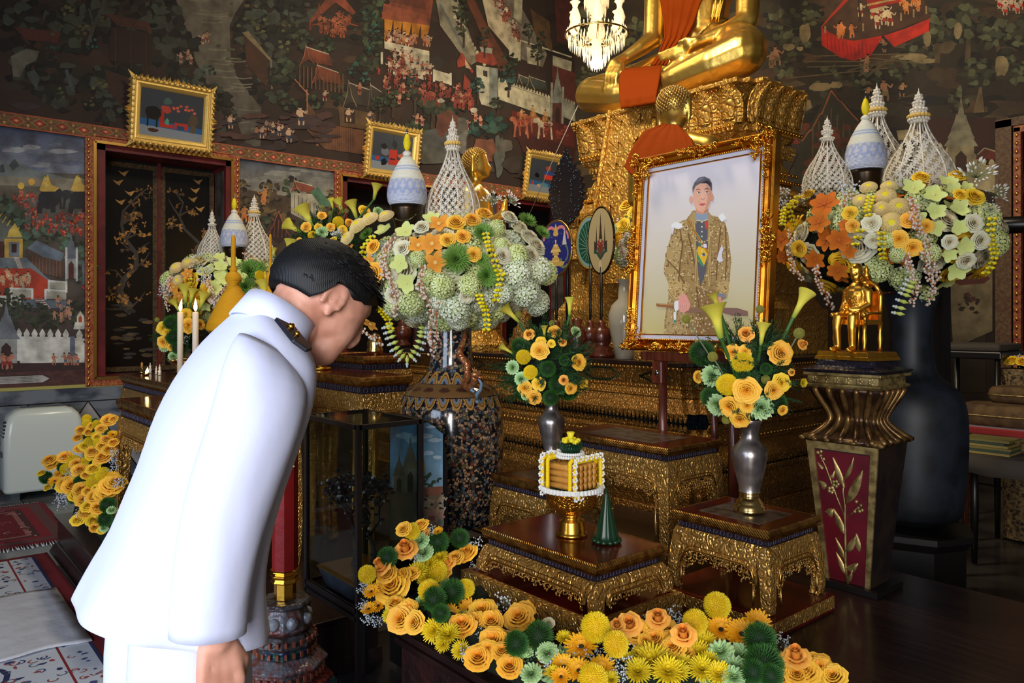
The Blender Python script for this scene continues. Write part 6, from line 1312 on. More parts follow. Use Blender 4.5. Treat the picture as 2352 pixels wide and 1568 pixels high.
def great_vase(label, c, m, detail=True):
    t = thing('great_floor_vase', label, 'vase', c)   # z measured from the stand
    zt = lambda py: 1.42-(py-735)*.002-c[2]
    prof = [(.10, .012), (.19, .06), (.215, zt(1200)), (.232, zt(1120)), (.24, zt(1040)), (.24, zt(970)), (.232, zt(930)), (.20, zt(895)), (.15, zt(878)), (.112, zt(862)), (.100, zt(835)), (.092, zt(800)), (.09, zt(750)), (.10, zt(700)), (.14, zt(660)), (.15, zt(650)), (.13, zt(655))]
    pp = []
    for i in range(len(prof)-1):
        for s in range(4): u = s/4; pp.append((prof[i][0]+(prof[i+1][0]-prof[i][0])*u, prof[i][1]+(prof[i+1][1]-prof[i][1])*u))
    b = MB(); b.lathe(prof, 64, cap=False); b.build('body', m, t, sub=1)
    if detail:
        def scallop(z0, z1, r0, r1, n, cols, up):
            b = MB()
            for k in range(n):
                a0 = 2*PI*k/n; 
                for s_, c_ in cols:
                    pts = []
                    for i in range(9):
                        v = -1+i/4; aa = a0+v*PI/n*.95*s_; h_ = 1-abs(v)**2.2
                        z = (z0+(z1-z0)*(h_*s_)); rr_ = r0+(r1-r0)*(h_*s_)+.003+.0015*(1-s_); pts.append((rr_*math.cos(aa), rr_*math.sin(aa), z))
                    b.col = lin(c_); b.add(pts, [tuple(range(9))], False)
            b.build('lappet_band', M['enamel'], t)
        pal = [(1, (176, 130, 66)), (.78, (74, 54, 36)), (.7, (156, 110, 56)), (.5, (104, 124, 140)), (.25, (60, 50, 60))]
        scallop(zt(905), zt(930), .213, .234, 24, pal, False); scallop(zt(876), zt(850), .146, .108, 15, pal, True)
        b = MB(); b.col = lin((118, 84, 48)); b.lathe([(.214, zt(903)), (.20+.004, zt(894)), (.154, zt(877))], 64, cap=False)
        for k in range(16):
            a = 2*PI*k/16; b.col = lin((88, 52, 40)); r_ = .188; b.M = Matrix.Identity(4)
            b.add([((r_+dr)*math.cos(a+da), (r_+dr)*math.sin(a+da), zt(889)+dz) for da, dr, dz in ((-.14, .002, .001), (-.07, .022, -.003), (.07, .022, -.003), (.14, .002, .001), (.07, -.014, .012), (-.07, -.014, .012))], [(0, 1, 2, 3, 4, 5)])
        b.build('shoulder_band', M['enamel'], t)
        DR = mat('dragon_red_gilt', (150, 72, 44), .25, .5, col2=(180, 130, 80), nscale=50, bump=[('vor', 120, .8)]); BG = mat('pale_blue_glaze', (110, 130, 150), .15)
        b = MB(); K = lambda px, py, Y: tuple(P(px, py, Y)-Vector(c))
        b.tube([K(1066, 748, 3.36), K(1068, 775, 3.33), K(1058, 800, 3.32), K(1056, 815, 3.31), K(1074, 838, 3.30), K(1074, 865, 3.29), K(1066, 885, 3.26), K(1080, 893, 3.22), K(1090, 875, 3.18), K(1092, 862, 3.16)], [.006, .010, .014, .017, .017, .018, .016, .013, .014, .018], 10)
        b.ball(K(1094, 860, 3.15), (.02, .026, .015), 10, 6); 
        for dx_, dy_ in ((-8, -14), (-2, -16), (4, -13), (9, -8)): b.tube([K(1092, 858, 3.15), K(1092+dx_, 858+dy_, 3.14)], [.006, .001], 5)
        b.tube([K(1096, 864, 3.14), K(1106, 868, 3.13)], [.010, .005], 6); b.build('dragon_handle', DR, t)
        b = MB(); b.tube([K(1098, 868, 3.15), K(1106, 880, 3.15), K(1104, 895, 3.17), K(1095, 905, 3.18), K(1096, 918, 3.2)], [.004, .006, .007, .009, .006], 8); b.tube([K(1090, 900, 3.19), K(1082, 896, 3.2), K(1086, 890, 3.2)], .006, 7); b.ball(K(1096, 922, 3.2), .009, 8, 6); b.build('scroll', BG, t)
    return t
gv = P(1037, 800, 3.5); great_vase('huge dark enamelled floor vase with dragon handle under the largest flower arrangement', (gv.x, gv.y, .452), CL_)
gv2 = P(2092, 800, 3.62); great_vase('huge dark blue-grey floor vase standing in shadow behind the carved pedestal', (gv2.x, gv2.y, .45), M['grey_blue_vase'], False)
b = MB(); b.lathe([(.27, 0), (.28, .05), (.24, .1), (.24, .38), (.27, .42), (.27, .447)], 8, False, c=(gv2.x, gv2.y, 0)); tag(b.build('vase_stand', M['black_wood']), 'black wooden stand beneath the shadowed floor vase', 'stand')
gv3 = P(535, 700, 5.2); great_vase('floor vase carrying the far left arrangement, hidden behind the candles', (gv3.x, gv3.y, .3), CL_, False)
b = MB(); b.lathe([(.27, 0), (.28, .05), (.24, .1), (.24, .25), (.27, .27), (.27, .297)], 8, False, c=(gv3.x, gv3.y, 0)); tag(b.build('vase_stand', M['black_wood']), 'black stand under the far left floor vase', 'stand')

# ---------------- glass case ----------------
gc = P(823, 975, 2.6); gx1, gy0 = gc.x, gc.y; gx0, gy1 = gx1-.40, gy0+.25; gzt = gc.z; gzb = 1.42-(1403-735)/1750*2.6
t = thing('glass_display_case', 'tall dark-framed glass case on legs with a miniature tree inside, left of the flower bed', 'case', (gx0, gy0, 0))
w_, d_ = gx1-gx0, gy1-gy0
IRON = mat('dark_iron', (38, 34, 34), .35, .4)
b = MB(); r_ = .009
for x in (0, w_):
    for y in (0, d_): b.box(x-r_, x+r_, y-r_, y+r_, .01, gzt)
for z in (gzt-.01, gzb, gzb-.03):
    for y in (0, d_): b.box(0, w_, y-r_, y+r_, z-.008, z+.008)
    for x in (0, w_): b.box(x-r_, x+r_, 0, d_, z-.008, z+.008)
b.box(0, w_, 0, d_, gzb-.03, gzb-.012); b.box(.0, w_, -.008, .008, .06, .08); b.build('frame', IRON, t)
for k, a in enumerate([(.009, w_-.009, -.002, .002, gzb+.01, gzt-.02), (.009, w_-.009, d_-.002, d_+.002, gzb+.01, gzt-.02), (-.002, .002, .009, d_-.009, gzb+.01, gzt-.02), (w_-.002, w_+.002, .009, d_-.009, gzb+.01, gzt-.02), (.009, w_-.009, .009, d_-.009, gzt-.006, gzt-.003)]):
    b = MB(); b.box(*a); b.build('pane', M['glass'], t)
for x in (0, w_):
    for y in (0, d_): b = MB(); b.box(x-.012, x+.012, y-.012, y+.012, 0, .03); b.build('foot', IRON, t)
t = thing('miniature_tree', 'dark miniature tree with pale blossoms on a grey tray inside the glass case', 'ornament', (gx0+w_/2, gy0+d_/2, gzb-.01))
b = MB(); b.frust(-.13, .13, -.08, .08, 0, -.16, .16, -.10, .10, .07); b.build('tray', mat('tray_grey', (64, 62, 74), .3, col2=(90, 96, 110), nscale=20), t)
b = MB(); b.loft([[(-.163, -.103, z), (.163, -.103, z), (.163, .103, z), (-.163, .103, z)] for z in (.068, .076)], True, True, False); b.build('gilt_rim', M['gold_trim'], t)
b = MB(); r = random.Random(6); tips = []
def branch(p, d, L_, rad, k):
    e = p+d*L_; m_ = (p+e)/2+Vector((r.uniform(-.02, .02), r.uniform(-.02, .02), 0)); b.tube([p, m_, e], [rad, rad*.8, rad*.5], 5); tips.append(e); tips.append(m_)
    if k:
        for q_ in range(3): branch(e, (d+Vector((r.uniform(-.9, .9), r.uniform(-.7, .7), r.uniform(-.2, .5)))).normalized(), L_*.7, rad*.5, k-1)
for x in (-.06, .05): branch(Vector((x, 0, .076)), Vector((x, 0, 1)).normalized(), .14, .012, 3)
tips = [v for v in tips if abs(v.x) < .15 and abs(v.y) < .09]
b.v = [(max(-.17, min(.17, x)), max(-.1, min(.1, y)), z) for x, y, z in b.v]; b.build('branches', mat('bark_black', (26, 22, 20), .7), t)
b = MB()
for k in range(260): v = r.choice(tips); b.ball(v+Vector((r.uniform(-.02, .02), r.uniform(-.02, .02), r.uniform(-.02, .02))), (.011, .011, .006), 5, 3)
b.v = [(max(-.18, min(.18, x)), max(-.11, min(.11, y)), z) for x, y, z in b.v]; b.build('leaves', mat('dark_leaf', (30, 30, 26), .5), t, kind='stuff')
b = MB()
for k in range(46): v = r.choice(tips); b.ball(v+Vector((r.uniform(-.02, .02), r.uniform(-.02, .02), r.uniform(-.02, .02))), .006, 6, 4)
b.build('pale_blossoms', mat('pale_blossom', (150, 148, 146), .5), t, kind='stuff')
# painted board behind the case
A_, B_ = onY(895, 965, 1.63), onY(1022, 975, 1.63)
t = thing('painted_scene_board', 'painted board of temple spires under blue sky, between glass case and great vase', 'painting', (A_.x, 1.63, .02))
zz1 = onY(1010, 968, 1.63).z-.02; BWd = B_.x-A_.x
b = MB(); pr = [(0, 0), (BWd, 0), (BWd, zz1*.86), (BWd*.93, zz1*.95), (BWd*.72, zz1*.99), (BWd*.5, zz1), (0, zz1)]; b.prism(pr, 0, .012); b.build('board', M['black_wood'], t)
q = Paint(lambda x, y: onY(x, y, 1.63)-Vector((A_.x, 1.63, .02)), (0, -1, 0), 1.5, step=4e-6)
q.poly([(897, 975), (960, 972), (985, 970), (1000, 982), (1018, 996), (1018, 1140), (897, 1140)], (84, 124, 150), 0, (120, 150, 166)); q.poly([(897, 1120), (1018, 1120), (1018, 1230), (897, 1240)], (96, 80, 60))
for x, y, s in [(975, 1000, 18), (1000, 1010, 14), (950, 1010, 20), (990, 980, 10), (930, 1000, 18), (985, 1040, 12), (1005, 1050, 10)]: q.blob(x, y, s, s*.4, (160, 176, 186), 12, .05, .3)
q.spire(944, 1130, 30, 130, (116, 104, 82), (112, 92, 66), (60, 44, 34)); q.spire(971, 1120, 14, 100, (120, 108, 84), (132, 110, 72), (60, 44, 34)); q.spire(918, 1130, 24, 90, (110, 96, 76), (100, 84, 62), (60, 44, 34)); q.tree(990, 1105, 22, [(26, 50, 36), (36, 64, 42)], 20)
q.poly([(960, 1120), (1018, 1116), (1018, 1136), (960, 1140)], (110, 66, 46)); q.crowd([(965, 1150), (1015, 1150), (1015, 1220), (965, 1220)], 9, 44, [(130, 110, 86), (120, 90, 70)], [(110, 50, 44), (90, 96, 80)])
q.done('painted_scene', t)

# ---------------- red candle on mosaic stand ----------------
rc = P(655, 1400, 2.42); rz_top = 1.42-(1372-735)/1750*2.42
t = thing('giant_red_candle', 'tall octagonal red candle with gilt collar just right of the bowing man', 'candle', (rc.x, rc.y, rz_top))
zb_ = 0; hh = 1.42-(880-735)/1750*2.42-rz_top
b = MB(); b.lathe([(.040, .085), (.040, hh), (.02, hh+.01)], 8, False, phase=.3); b.build('wax_shaft', M['red_wax'], t)
b = MB(); b.lathe([(.034, 0), (.034, .05), (.036, .052)], 8, False, phase=.3); b.lathe([(.036, .05), (.046, .056), (.040, .066), (.046, .076), (.040, .082), (.048, .090), (.044, .094)], 8, False, phase=.3); b.build('gilt_collar', M['gold_bright'], t, bev=.001)
b = MB(); r = random.Random(4)
for k in range(16): a = r.uniform(-2, 1); zz = r.choice([.40, .42, .52, .55]); b.ball((.041*math.cos(a), .041*math.sin(a), zz+r.uniform(-.02, .02)), .003, 5, 4)
b.build('white_specks', M['white_bead'], t, kind='stuff')
t = thing('mosaic_candle_stand', 'stepped octagonal stand of coloured china mosaic holding the red candle', 'stand', (rc.x, rc.y, 0))
CM = mat('china_mosaic', (112, 112, 116), .25, col2=(116, 62, 52), nscale=26, bump=[('vor', 70, .8)]); CB = mat('mosaic_blue', (42, 50, 96), .25, col2=(40, 86, 66), nscale=26, bump=[('vor', 70, .8)]); CG = mat('mosaic_grey', (86, 84, 84), .3, col2=(60, 44, 44), nscale=30, bump=[('vor', 60, .6)])
def octl(prof, m, nm):
    b = MB(); b.lathe(prof, 8, False, phase=.3); b.build(nm, m, t, bev=.003)
z_ = rz_top-.001
octl([(.0, z_), (.078, z_), (.086, z_-.012), (.066, z_-.022)][::-1], CG, 'top_plate'); octl([(.070, z_-.10), (.084, z_-.085), (.076, z_-.05), (.062, z_-.022)], CM, 'drum')
b = MB()
for k in range(8): a = 2*PI*k/8+.3+PI/8; b.ball((.070*math.cos(a), .070*math.sin(a), z_-.06), (.02, .02, .02), 8, 6)
b.build('white_bosses', mat('boss_white', (150, 150, 156), .25, bump=[('vor', 90, .6)]), t)
octl([(.100, z_-.135), (.104, z_-.125), (.082, z_-.10)], CG, 'moulding'); octl([(.094, z_-.165), (.094, z_-.135)], CB, 'blue_band'); octl([(.130, z_-.20), (.134, z_-.19), (.096, z_-.165)], CM, 'white_step'); octl([(.120, z_-.235), (.120, z_-.20)], CM, 'patterned_band'); octl([(.150, z_-.26), (.15, z_-.25), (.122, z_-.235)], mat('mosaic_red', (110, 44, 40), .3, bump=[('vor', 60, .6)]), 'red_step'); octl([(.17, .03), (.17, z_-.29), (.152, z_-.26)], CB, 'blue_base'); octl([(.20, 0), (.20, .03), (.175, .06)], CG, 'foot')
b = MB()
for lvl, rr_, n in ((z_-.115, .098, 24), (z_-.15, .098, 24), (z_-.218, .124, 32)):
    for k in range(n):
        a = 2*PI*(k+.5)/n; b.box(-.004, .004, -.004, .004, -.008, .008); 
        M3 = Matrix.Translation((rr_*math.cos(a)*.96, rr_*math.sin(a)*.96, lvl)) @ Matrix.Rotation(a, 4, 'Z'); b.v[-8:] = [tuple(M3 @ Vector(v)) for v in b.v[-8:]]
b.build('tesserae', mat('tessera_rust', (150, 84, 60), .3), t, kind='stuff')

# ---------------- items on the far altar tables ----------------
def pos(px, y, z): v = onY(px, 700, y); return (v.x, v.y, z)
def spire_cone(label, px, y, zb, ztip, rmax, pyb, seed):
    c = pos(px, y, zb); t = thing('yellow_woven_cone', label, 'ornament', c); Y = depth(c); zf = lambda py: 1.42+(735-py)/1750*Y-zb
    h = ztip-zb; k = rmax
    b = MB(); b.lathe([(k*.35, 0), (k*.4, .01), (k*.2, .05), (k*.25, h*.30), (k*.8, h*.34), (k*.9, h*.36)], 30); b.build('bowl', M['brass'], t)
    b = MB(); b.lathe([(k*.92, h*.36), (k, h*.38), (k*.93, h*.42), (k*.62, h*.54), (k*.3, h*.64), (k*.18, h*.675), (k*.27, h*.69), (k*.31, h*.715), (k*.25, h*.74), (k*.12, h*.76), (k*.17, h*.775), (k*.09, h*.79), (k*.085, h*.86), (k*.085, h*.985), (k*.04, h)], 36); b.build('woven_cone', M['yellow_woven'], t)
    return t
spire_cone('large yellow woven cone with spire just behind the bowing man\'s collar', 536, 1.42, 1.085, P(536, 540, depth(pos(536, 1.42, 0))).z, .135, 740, 1)
spire_cone('smaller yellow woven cone with spire right beside the man\'s hair', 621, 1.47, 1.085, P(621, 537, depth(pos(621, 1.47, 0))).z, .07, 740, 2)
def candle(label, px, y, zb, pyt, r_, lit=True, m='wax', lean=0):
    c = pos(px, y, zb); Y = depth(c); h = 1.42+(735-pyt)/1750*Y-zb; t = thing('candle', label, 'candle', c)
    b = MB(); b.lathe([(0, 0), (r_*2.4, 0), (r_*2.4, .01), (r_*1.1, .02), (r_*1.1, .035), (0, .035)], 20); b.build('holder', M['brass'], t)
    b = MB(); b.lathe([(r_, .035), (r_*.96, h-.004), (r_*.7, h)], 16); b.build('wax_shaft', M[m], t)
    b = MB(); b.tube([(0, 0, h-.002), (.001, 0, h+.012)], .0015, 5); b.build('wick', M['black_wood'], t)
    if lit:
        fs = r_/.016; b = MB(); b.lathe([(.0025, 0), (.0085*fs, .012*fs), (.0095*fs, .022*fs), (.006*fs, .042*fs), (.0005, .066*fs)], 12, c=(0, 0, h+.004)); b.v = [(x+lean*(z-h)*(z-h)*6, y, z) for x, y, z in b.v]; b.build('flame', M['flame'], t)
        l = bpy.data.lights.new('candle_flame_light', 'POINT'); l.energy = .6*fs; l.color = (1, .7, .35); l.shadow_soft_size = .01; o = bpy.data.objects.new('candle_flame_light', l); C.objects.link(o); o.location = (c[0], c[1], c[2]+h+.03)
candle('left lit candle of the pair, its flame leaning right', 414, 1.33, 1.085, 716, .0165, lean=1.0); candle('right lit candle of the pair, its flame upright', 449, 1.33, 1.085, 716, .0165)
candle('short yellow candle stub on the corner of the far left table', 326, 1.3, 1.085, 832, .007, False, 'wax_yellow'); 
c = pos(336, 1.27, 1.085); t = thing('oil_lamp', 'tiny oil lamp burning beside the short candle stub', 'lamp', c); b = MB(); b.lathe([(0, 0), (.014, 0), (.022, .012), (.018, .016), (0, .012)], 16); b.build('dish', M['brass'], t); b = MB(); b.lathe([(.003, .012), (.009, .02), (.007, .032), (.0005, .05)], 10); b.v = [(x+z*.6, y, z) for x, y, z in b.v]; b.build('flame', M['flame'], t)
for k, (px, lb_) in enumerate([(345, 'small white beaded figure nearest the oil lamp'), (359, 'shorter white beaded figure in the middle of three'), (367, 'small white beaded figure nearest the man\'s back')]):
    c = pos(px, 1.35, 1.085); b = MB(); s = .8 if k == 1 else 1; b.lathe([(0, 0), (.012*s, 0), (.007*s, .01*s), (.011*s, .022*s), (.005*s, .032*s), (.008*s, .042*s), (.003*s, .052*s), (.0035*s, .06*s), (0, .066*s)], 12, c=c); tag(b.build('beaded_figure', M['white_bead']), lb_, 'ornament', 'white beaded figures')
c = pos(861, 2.45, 1.202); t = thing('brass_pot', 'small polished brass pot on the gilt table left of the great vase', 'pot', c); b = MB(); b.lathe([(0, 0), (.05, 0), (.052, .03), (.045, .045), (.05, .07), (.04, .10), (.03, .115), (.036, .12), (.02, .13), (0, .14)], 24); b.build('body', M['brass'], t)
c = pos(925, 3.72, 1.182); t = thing('dark_urn', 'dark brown turned wooden urn inside the loop of the hanging garland', 'urn', c); b = MB(); b.lathe([(0, 0), (.07, 0), (.072, .02), (.05, .04), (.06, .07), (.085, .12), (.07, .17), (.04, .19), (.05, .21), (.02, .24), (0, .26)], 24); b.build('body', M['brown_wood'], t)
c = pos(1000, 3.62, 1.182); t = thing('white_porcelain_jar', 'tall white porcelain jar with red and blue marks, left beside the great vase neck', 'jar', c)
b = MB(); b.lathe([(0, 0), (.05, 0), (.075, .06), (.085, .14), (.07, .22), (.05, .26), (.055, .30), (.04, .31)], 30); b.build('body', M['porcelain_white'], t)
# ---------------- flower heads (unit radius, facing +Z), meshes shared by every bloom ----------------
FR = random.Random(21)
def mixc(a, b, t): a, b = lin(a), lin(b); return tuple(a[i]+(b[i]-a[i])*t for i in range(3))
def fmesh(b, name, m):
    o = b.build(name, M[m]); me = o.data; bpy.data.objects.remove(o); return me
def petal_patch(b, th, hw, f, nu=4, nv=3, c0=(255,)*3, c1=(255,)*3, rip=0):
    """f(v)->(r,z); petal centred on angle th, half width hw"""
    vs, cs = [], []
    for j in range(nv+1):
        v = j/nv; r_, z_ = f(v); ww = hw*(math.sin(PI*(.25+.58*v))**.5)
        for i in range(nu+1):
            u = -1+2*i/nu; rr = r_*(1-.10*u*u)+rip*math.sin(u*5+th*3)*v; a = th+u*ww
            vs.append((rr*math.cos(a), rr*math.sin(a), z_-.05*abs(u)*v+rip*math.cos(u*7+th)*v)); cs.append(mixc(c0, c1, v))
    fs = [(j*(nu+1)+i, j*(nu+1)+i+1, (j+1)*(nu+1)+i+1, (j+1)*(nu+1)+i) for j in range(nv) for i in range(nu)]
    b.add(vs, fs, True, cs)
def rose(name, ci, co, ring, leaf=True):
    b = MB()
    for k, (rb, rt, zt, n) in enumerate(ring):
        t = k/(len(ring)-1)
        for i in range(n):
            th = 2*PI*(i+.37*k)/n+FR.uniform(-.15, .15); 
            f = lambda v, rb=rb, rt=rt, zt=zt, t=t: (rb+(rt-rb)*v**3, zt*(1-(1-v)**1.5)-.10*t*max(0, v-.7)*3.3)
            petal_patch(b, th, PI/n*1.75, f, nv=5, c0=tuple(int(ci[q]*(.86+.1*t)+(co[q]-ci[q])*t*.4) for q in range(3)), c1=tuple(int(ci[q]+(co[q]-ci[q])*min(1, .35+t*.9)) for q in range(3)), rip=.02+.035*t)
    return fmesh(b, name, 'petal')
RING = [(.02, .10, .80, 3), (.08, .20, .84, 3), (.17, .32, .84, 3), (.28, .47, .80, 4), (.42, .64, .72, 4), (.57, .84, .58, 5), (.66, 1.06, .38, 5)]
FM = {}
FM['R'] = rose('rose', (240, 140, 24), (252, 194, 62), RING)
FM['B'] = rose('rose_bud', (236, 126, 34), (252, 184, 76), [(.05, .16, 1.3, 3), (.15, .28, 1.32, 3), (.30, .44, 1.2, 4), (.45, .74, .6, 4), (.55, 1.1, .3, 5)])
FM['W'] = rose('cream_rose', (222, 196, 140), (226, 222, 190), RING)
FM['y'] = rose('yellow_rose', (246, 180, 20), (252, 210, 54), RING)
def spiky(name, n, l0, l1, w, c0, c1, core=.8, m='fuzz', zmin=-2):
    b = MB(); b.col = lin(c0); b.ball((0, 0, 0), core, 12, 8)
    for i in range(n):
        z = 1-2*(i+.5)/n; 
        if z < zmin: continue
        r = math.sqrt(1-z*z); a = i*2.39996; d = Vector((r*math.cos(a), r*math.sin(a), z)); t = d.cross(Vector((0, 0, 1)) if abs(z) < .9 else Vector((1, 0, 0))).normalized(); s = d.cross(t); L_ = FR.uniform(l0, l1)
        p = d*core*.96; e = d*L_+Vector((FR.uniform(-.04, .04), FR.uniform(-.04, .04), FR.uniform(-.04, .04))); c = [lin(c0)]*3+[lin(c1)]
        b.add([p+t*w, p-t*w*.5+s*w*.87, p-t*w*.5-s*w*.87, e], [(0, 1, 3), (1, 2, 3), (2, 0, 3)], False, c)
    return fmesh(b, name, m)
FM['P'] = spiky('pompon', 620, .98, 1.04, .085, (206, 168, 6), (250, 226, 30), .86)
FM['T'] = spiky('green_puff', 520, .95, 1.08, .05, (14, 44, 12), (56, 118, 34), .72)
FM['c'] = spiky('drumstick_bloom', 260, 1.0, 1.04, .10, (120, 118, 40), (172, 164, 80), .92)
def layered(name, rows, c0, c1, cc=None, cr=0, m='petal', w=.14, droop=.1, nv=3):
    """daisy-like head; rows (n, r0, r1, elev0, elev1)"""
    b = MB()
    for n, r0, r1, e0, e1 in rows:
        for i in range(n):
            a = 2*PI*(i+FR.uniform(-.2, .2))/n+e0; L_ = (r1-r0)*FR.uniform(.88, 1.06); ca, sa = math.cos(a), math.sin(a); vs, cs = [], []
            for j in range(nv+1):
                v = j/nv; el = e0+(e1-e0)*v; rr = r0+L_*v*math.cos(el*.9); zz = L_*v*math.sin(el)-droop*v*v; ww = w*math.sin(PI*(.18+.74*v))
                for u in (-1, 0, 1): vs.append((rr*ca-u*ww*sa, rr*sa+u*ww*ca, zz+(-.03 if u == 0 else .02))); cs.append(mixc(c0, c1, v))
            b.add(vs, [(3*j+u, 3*j+u+1, 3*j+u+4, 3*j+u+3) for j in range(nv) for u in (0, 1)], True, cs)
    if cc: b.col = lin(cc); b.lathe([(cr, -.02), (cr, .03), (cr*.8, .07), (cr*.3, .06), (0.01, .04)], 16)
    return fmesh(b, name, m)
FM['G'] = layered('gerbera', [(20, .14, 1.0, .1, .3), (20, .12, .86, .3, .5), (16, .10, .46, .6, .9)], (224, 140, 4), (250, 186, 16), (34, 26, 12), .16)
FM['M'] = layered('yellow_chrysanthemum', [(26, .1, 1.0, .0, .2), (24, .1, .95, .3, .6), (20, .08, .86, .6, .9), (16, .06, .74, .95, 1.2), (10, .03, .6, 1.3, 1.5)], (190, 160, 0), (244, 220, 40), w=.075, droop=.05)
FM['N'] = layered('green_chrysanthemum', [(30, .1, 1.0, .0, .1), (28, .1, .92, .2, .45), (22, .08, .76, .5, .8), (16, .06, .56, .85, 1.1), (10, .03, .4, 1.2, 1.5)], (40, 84, 20), (128, 170, 70), w=.06, droop=.06)
FM['O'] = layered('orange_crochet_flower', [(5, .08, 1.0, .15, .3)], (224, 140, 30), (244, 172, 66), (236, 196, 110), .17, 'crochet', .32, .18, 4)
FM['D'] = layered('deep_orange_flower', [(6, .08, 1.0, .1, .25)], (190, 92, 8), (222, 120, 20), (196, 96, 30), .14, 'crochet', .32, .15, 4)
FM['L'] = layered('lime_fabric_flower', [(5, .02, .98, .1, .35)], (214, 222, 120), (226, 234, 150), (236, 220, 170), .10, 'crochet', .42, .1, 4)
def ruffle(name, c0, c1, rows=6, n=44, amp=.09):
    b = MB()
    for k in range(rows):
        t = k/(rows-1); rt = .25+.78*t; zt = .62-.62*t*t; vs, cs = [], []
        for j in range(3):
            v = j/2
            for i in range(n):
                a = 2*PI*i/n; w_ = amp*v*math.sin(a*(7+k*1.7)+k*2)+.04*v*math.sin(a*23+k)
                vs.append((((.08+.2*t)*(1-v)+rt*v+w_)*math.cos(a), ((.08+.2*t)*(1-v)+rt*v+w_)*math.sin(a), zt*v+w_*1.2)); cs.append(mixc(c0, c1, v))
        b.add(vs, [(j*n+i, j*n+(i+1) % n, (j+1)*n+(i+1) % n, (j+1)*n+i) for j in range(2) for i in range(n)], True, cs)
    return fmesh(b, name, 'petal')
FM['K'] = ruffle('green_carnation', (104, 150, 70), (190, 222, 160))
def hydr(name, c0, c1):
    b = MB(); b.col = lin((170, 184, 104)); b.ball((0, 0, -.06), .74, 10, 6)
    for i in range(64):
        z = 1-1.35*(i+.5)/64; r = math.sqrt(1-z*z); a = i*2.39996; d = Vector((r*math.cos(a), r*math.sin(a), z)); q = d.to_track_quat('Z', 'Y'); p = d*FR.uniform(.82, 1.0); s = FR.uniform(.19, .25); a0 = FR.uniform(0, 1.6)
        cc = mixc(c0, c1, FR.random())
        for k in range(4):
            a1 = a0+k*PI/2; vs = [Vector((0, 0, 0)), Vector((s*math.cos(a1-.5), s*math.sin(a1-.5), .05)), Vector((s*1.35*math.cos(a1), s*1.35*math.sin(a1), .02)), Vector((s*math.cos(a1+.5), s*math.sin(a1+.5), .05))]
            b.add([p+q @ v for v in vs], [(0, 1, 2, 3)], False, [cc]*4)
    return fmesh(b, name, 'petal')
FM['H'] = hydr('hydrangea', (204, 214, 130), (226, 232, 176)); FM['h'] = hydr('pale_hydrangea', (204, 214, 176), (232, 234, 208))
b = MB()   # cream crocheted button chrysanthemum with a yellow eye
for k in range(9):
    t = k/8; r_ = .34+.62*t; z_ = .30-.42*t*t; n = int(20+22*t)
    for i in range(n): a = 2*PI*(i+.5*k)/n; b.col = mixc((226, 196, 120), (232, 208, 150), FR.random()); b.ball((r_*math.cos(a), r_*math.sin(a), z_), (.075, .075, .07), 5, 3)
b.col = lin((236, 214, 30)); b.lathe([(.36, .2), (.34, .30), (.2, .33), (.01, .33)], 16); b.col = lin((220, 190, 120)); b.lathe([(.3, -.35), (.92, -.12), (.3, .3)], 16); FM['C'] = fmesh(b, 'cream_crochet_flower', 'petal')
b = MB()   # sprays
for k in range(34):
    d = Vector((FR.uniform(-1, 1), FR.uniform(-1, 1), FR.uniform(.0, 1.2))).normalized()*FR.uniform(.6, 1.05); b.col = lin((150, 164, 120)); b.tube([(0, 0, 0), d*.9], .012, 3); b.col = lin((224, 222, 210)); b.tube([d*.82, d*.95, d*1.1], [.03, .06, .015], 5)
FM['S'] = fmesh(b, 'white_bud_spray', 'petal')
b = MB()
for k in range(46):
    d = Vector((FR.uniform(-1, 1), FR.uniform(-1, 1), FR.uniform(-.3, .9))); b.col = lin((110, 130, 100)); 
    if k % 2: b.tube([(0, 0, -.3), d*.95], .010, 3)
    b.col = lin((206, 212, 222)); b.ball(d, FR.uniform(.07, .13), 5, 4)
FM['Q'] = fmesh(b, 'white_filler_blossom', 'petal')
def fern_mesh():
    b = MB()
    for s in range(5):
        d = Vector((FR.uniform(-.5, .5), FR.uniform(-.5, .5), 1)).normalized(); pts = [d*(k/6)+Vector((FR.uniform(-.02, .02), FR.uniform(-.02, .02), -.15*(k/6)**2)) for k in range(7)]; b.col = lin((30, 62, 28)); b.tube(pts, .010, 3)
        for k in range(44):
            t = FR.uniform(.15, 1); p = d*t; L_ = .16*(1.15-t)+.06; e = Vector((FR.uniform(-1, 1), FR.uniform(-1, 1), FR.uniform(0, 1))).normalized()*L_; n_ = e.cross(d).normalized()*.012; b.col = mixc((18, 50, 22), (52, 96, 44), FR.random()); b.add([p-n_, p+n_, p+e*.9+n_*.6, p+e], [(0, 1, 2, 3)])
    return fmesh(b, 'fern_frond', 'fuzz')
FM['F'] = fern_mesh()
b = MB()   # calla: trumpet rolled round itself, long tip; z 0..1
vs, cs, nv, nu = [], [], 10, 22
for j in range(nv+1):
    v = j/nv
    for i in range(nu+1):
        a = -PI*1.08+2*PI*1.08*i/nu; tip = math.cos(a)*.5+.5; r_ = .075+.09*v+(.62*max(0, v-.52)**1.5)*(.22+1.35*tip**1.6); z = v*(.78+.22*tip)+(.12*tip**3*max(0, v-.7)*3)-(.35*max(0, v-.8)*tip**2); sp = 1+.12*i/nu
        vs.append((r_*sp*math.cos(a), r_*sp*math.sin(a), z)); cs.append(mixc((120, 150, 40), (236, 222, 84), min(1, v*2.2)))
b.add(vs, [(j*(nu+1)+i, j*(nu+1)+i+1, (j+1)*(nu+1)+i+1, (j+1)*(nu+1)+i) for j in range(nv) for i in range(nu)], True, cs)
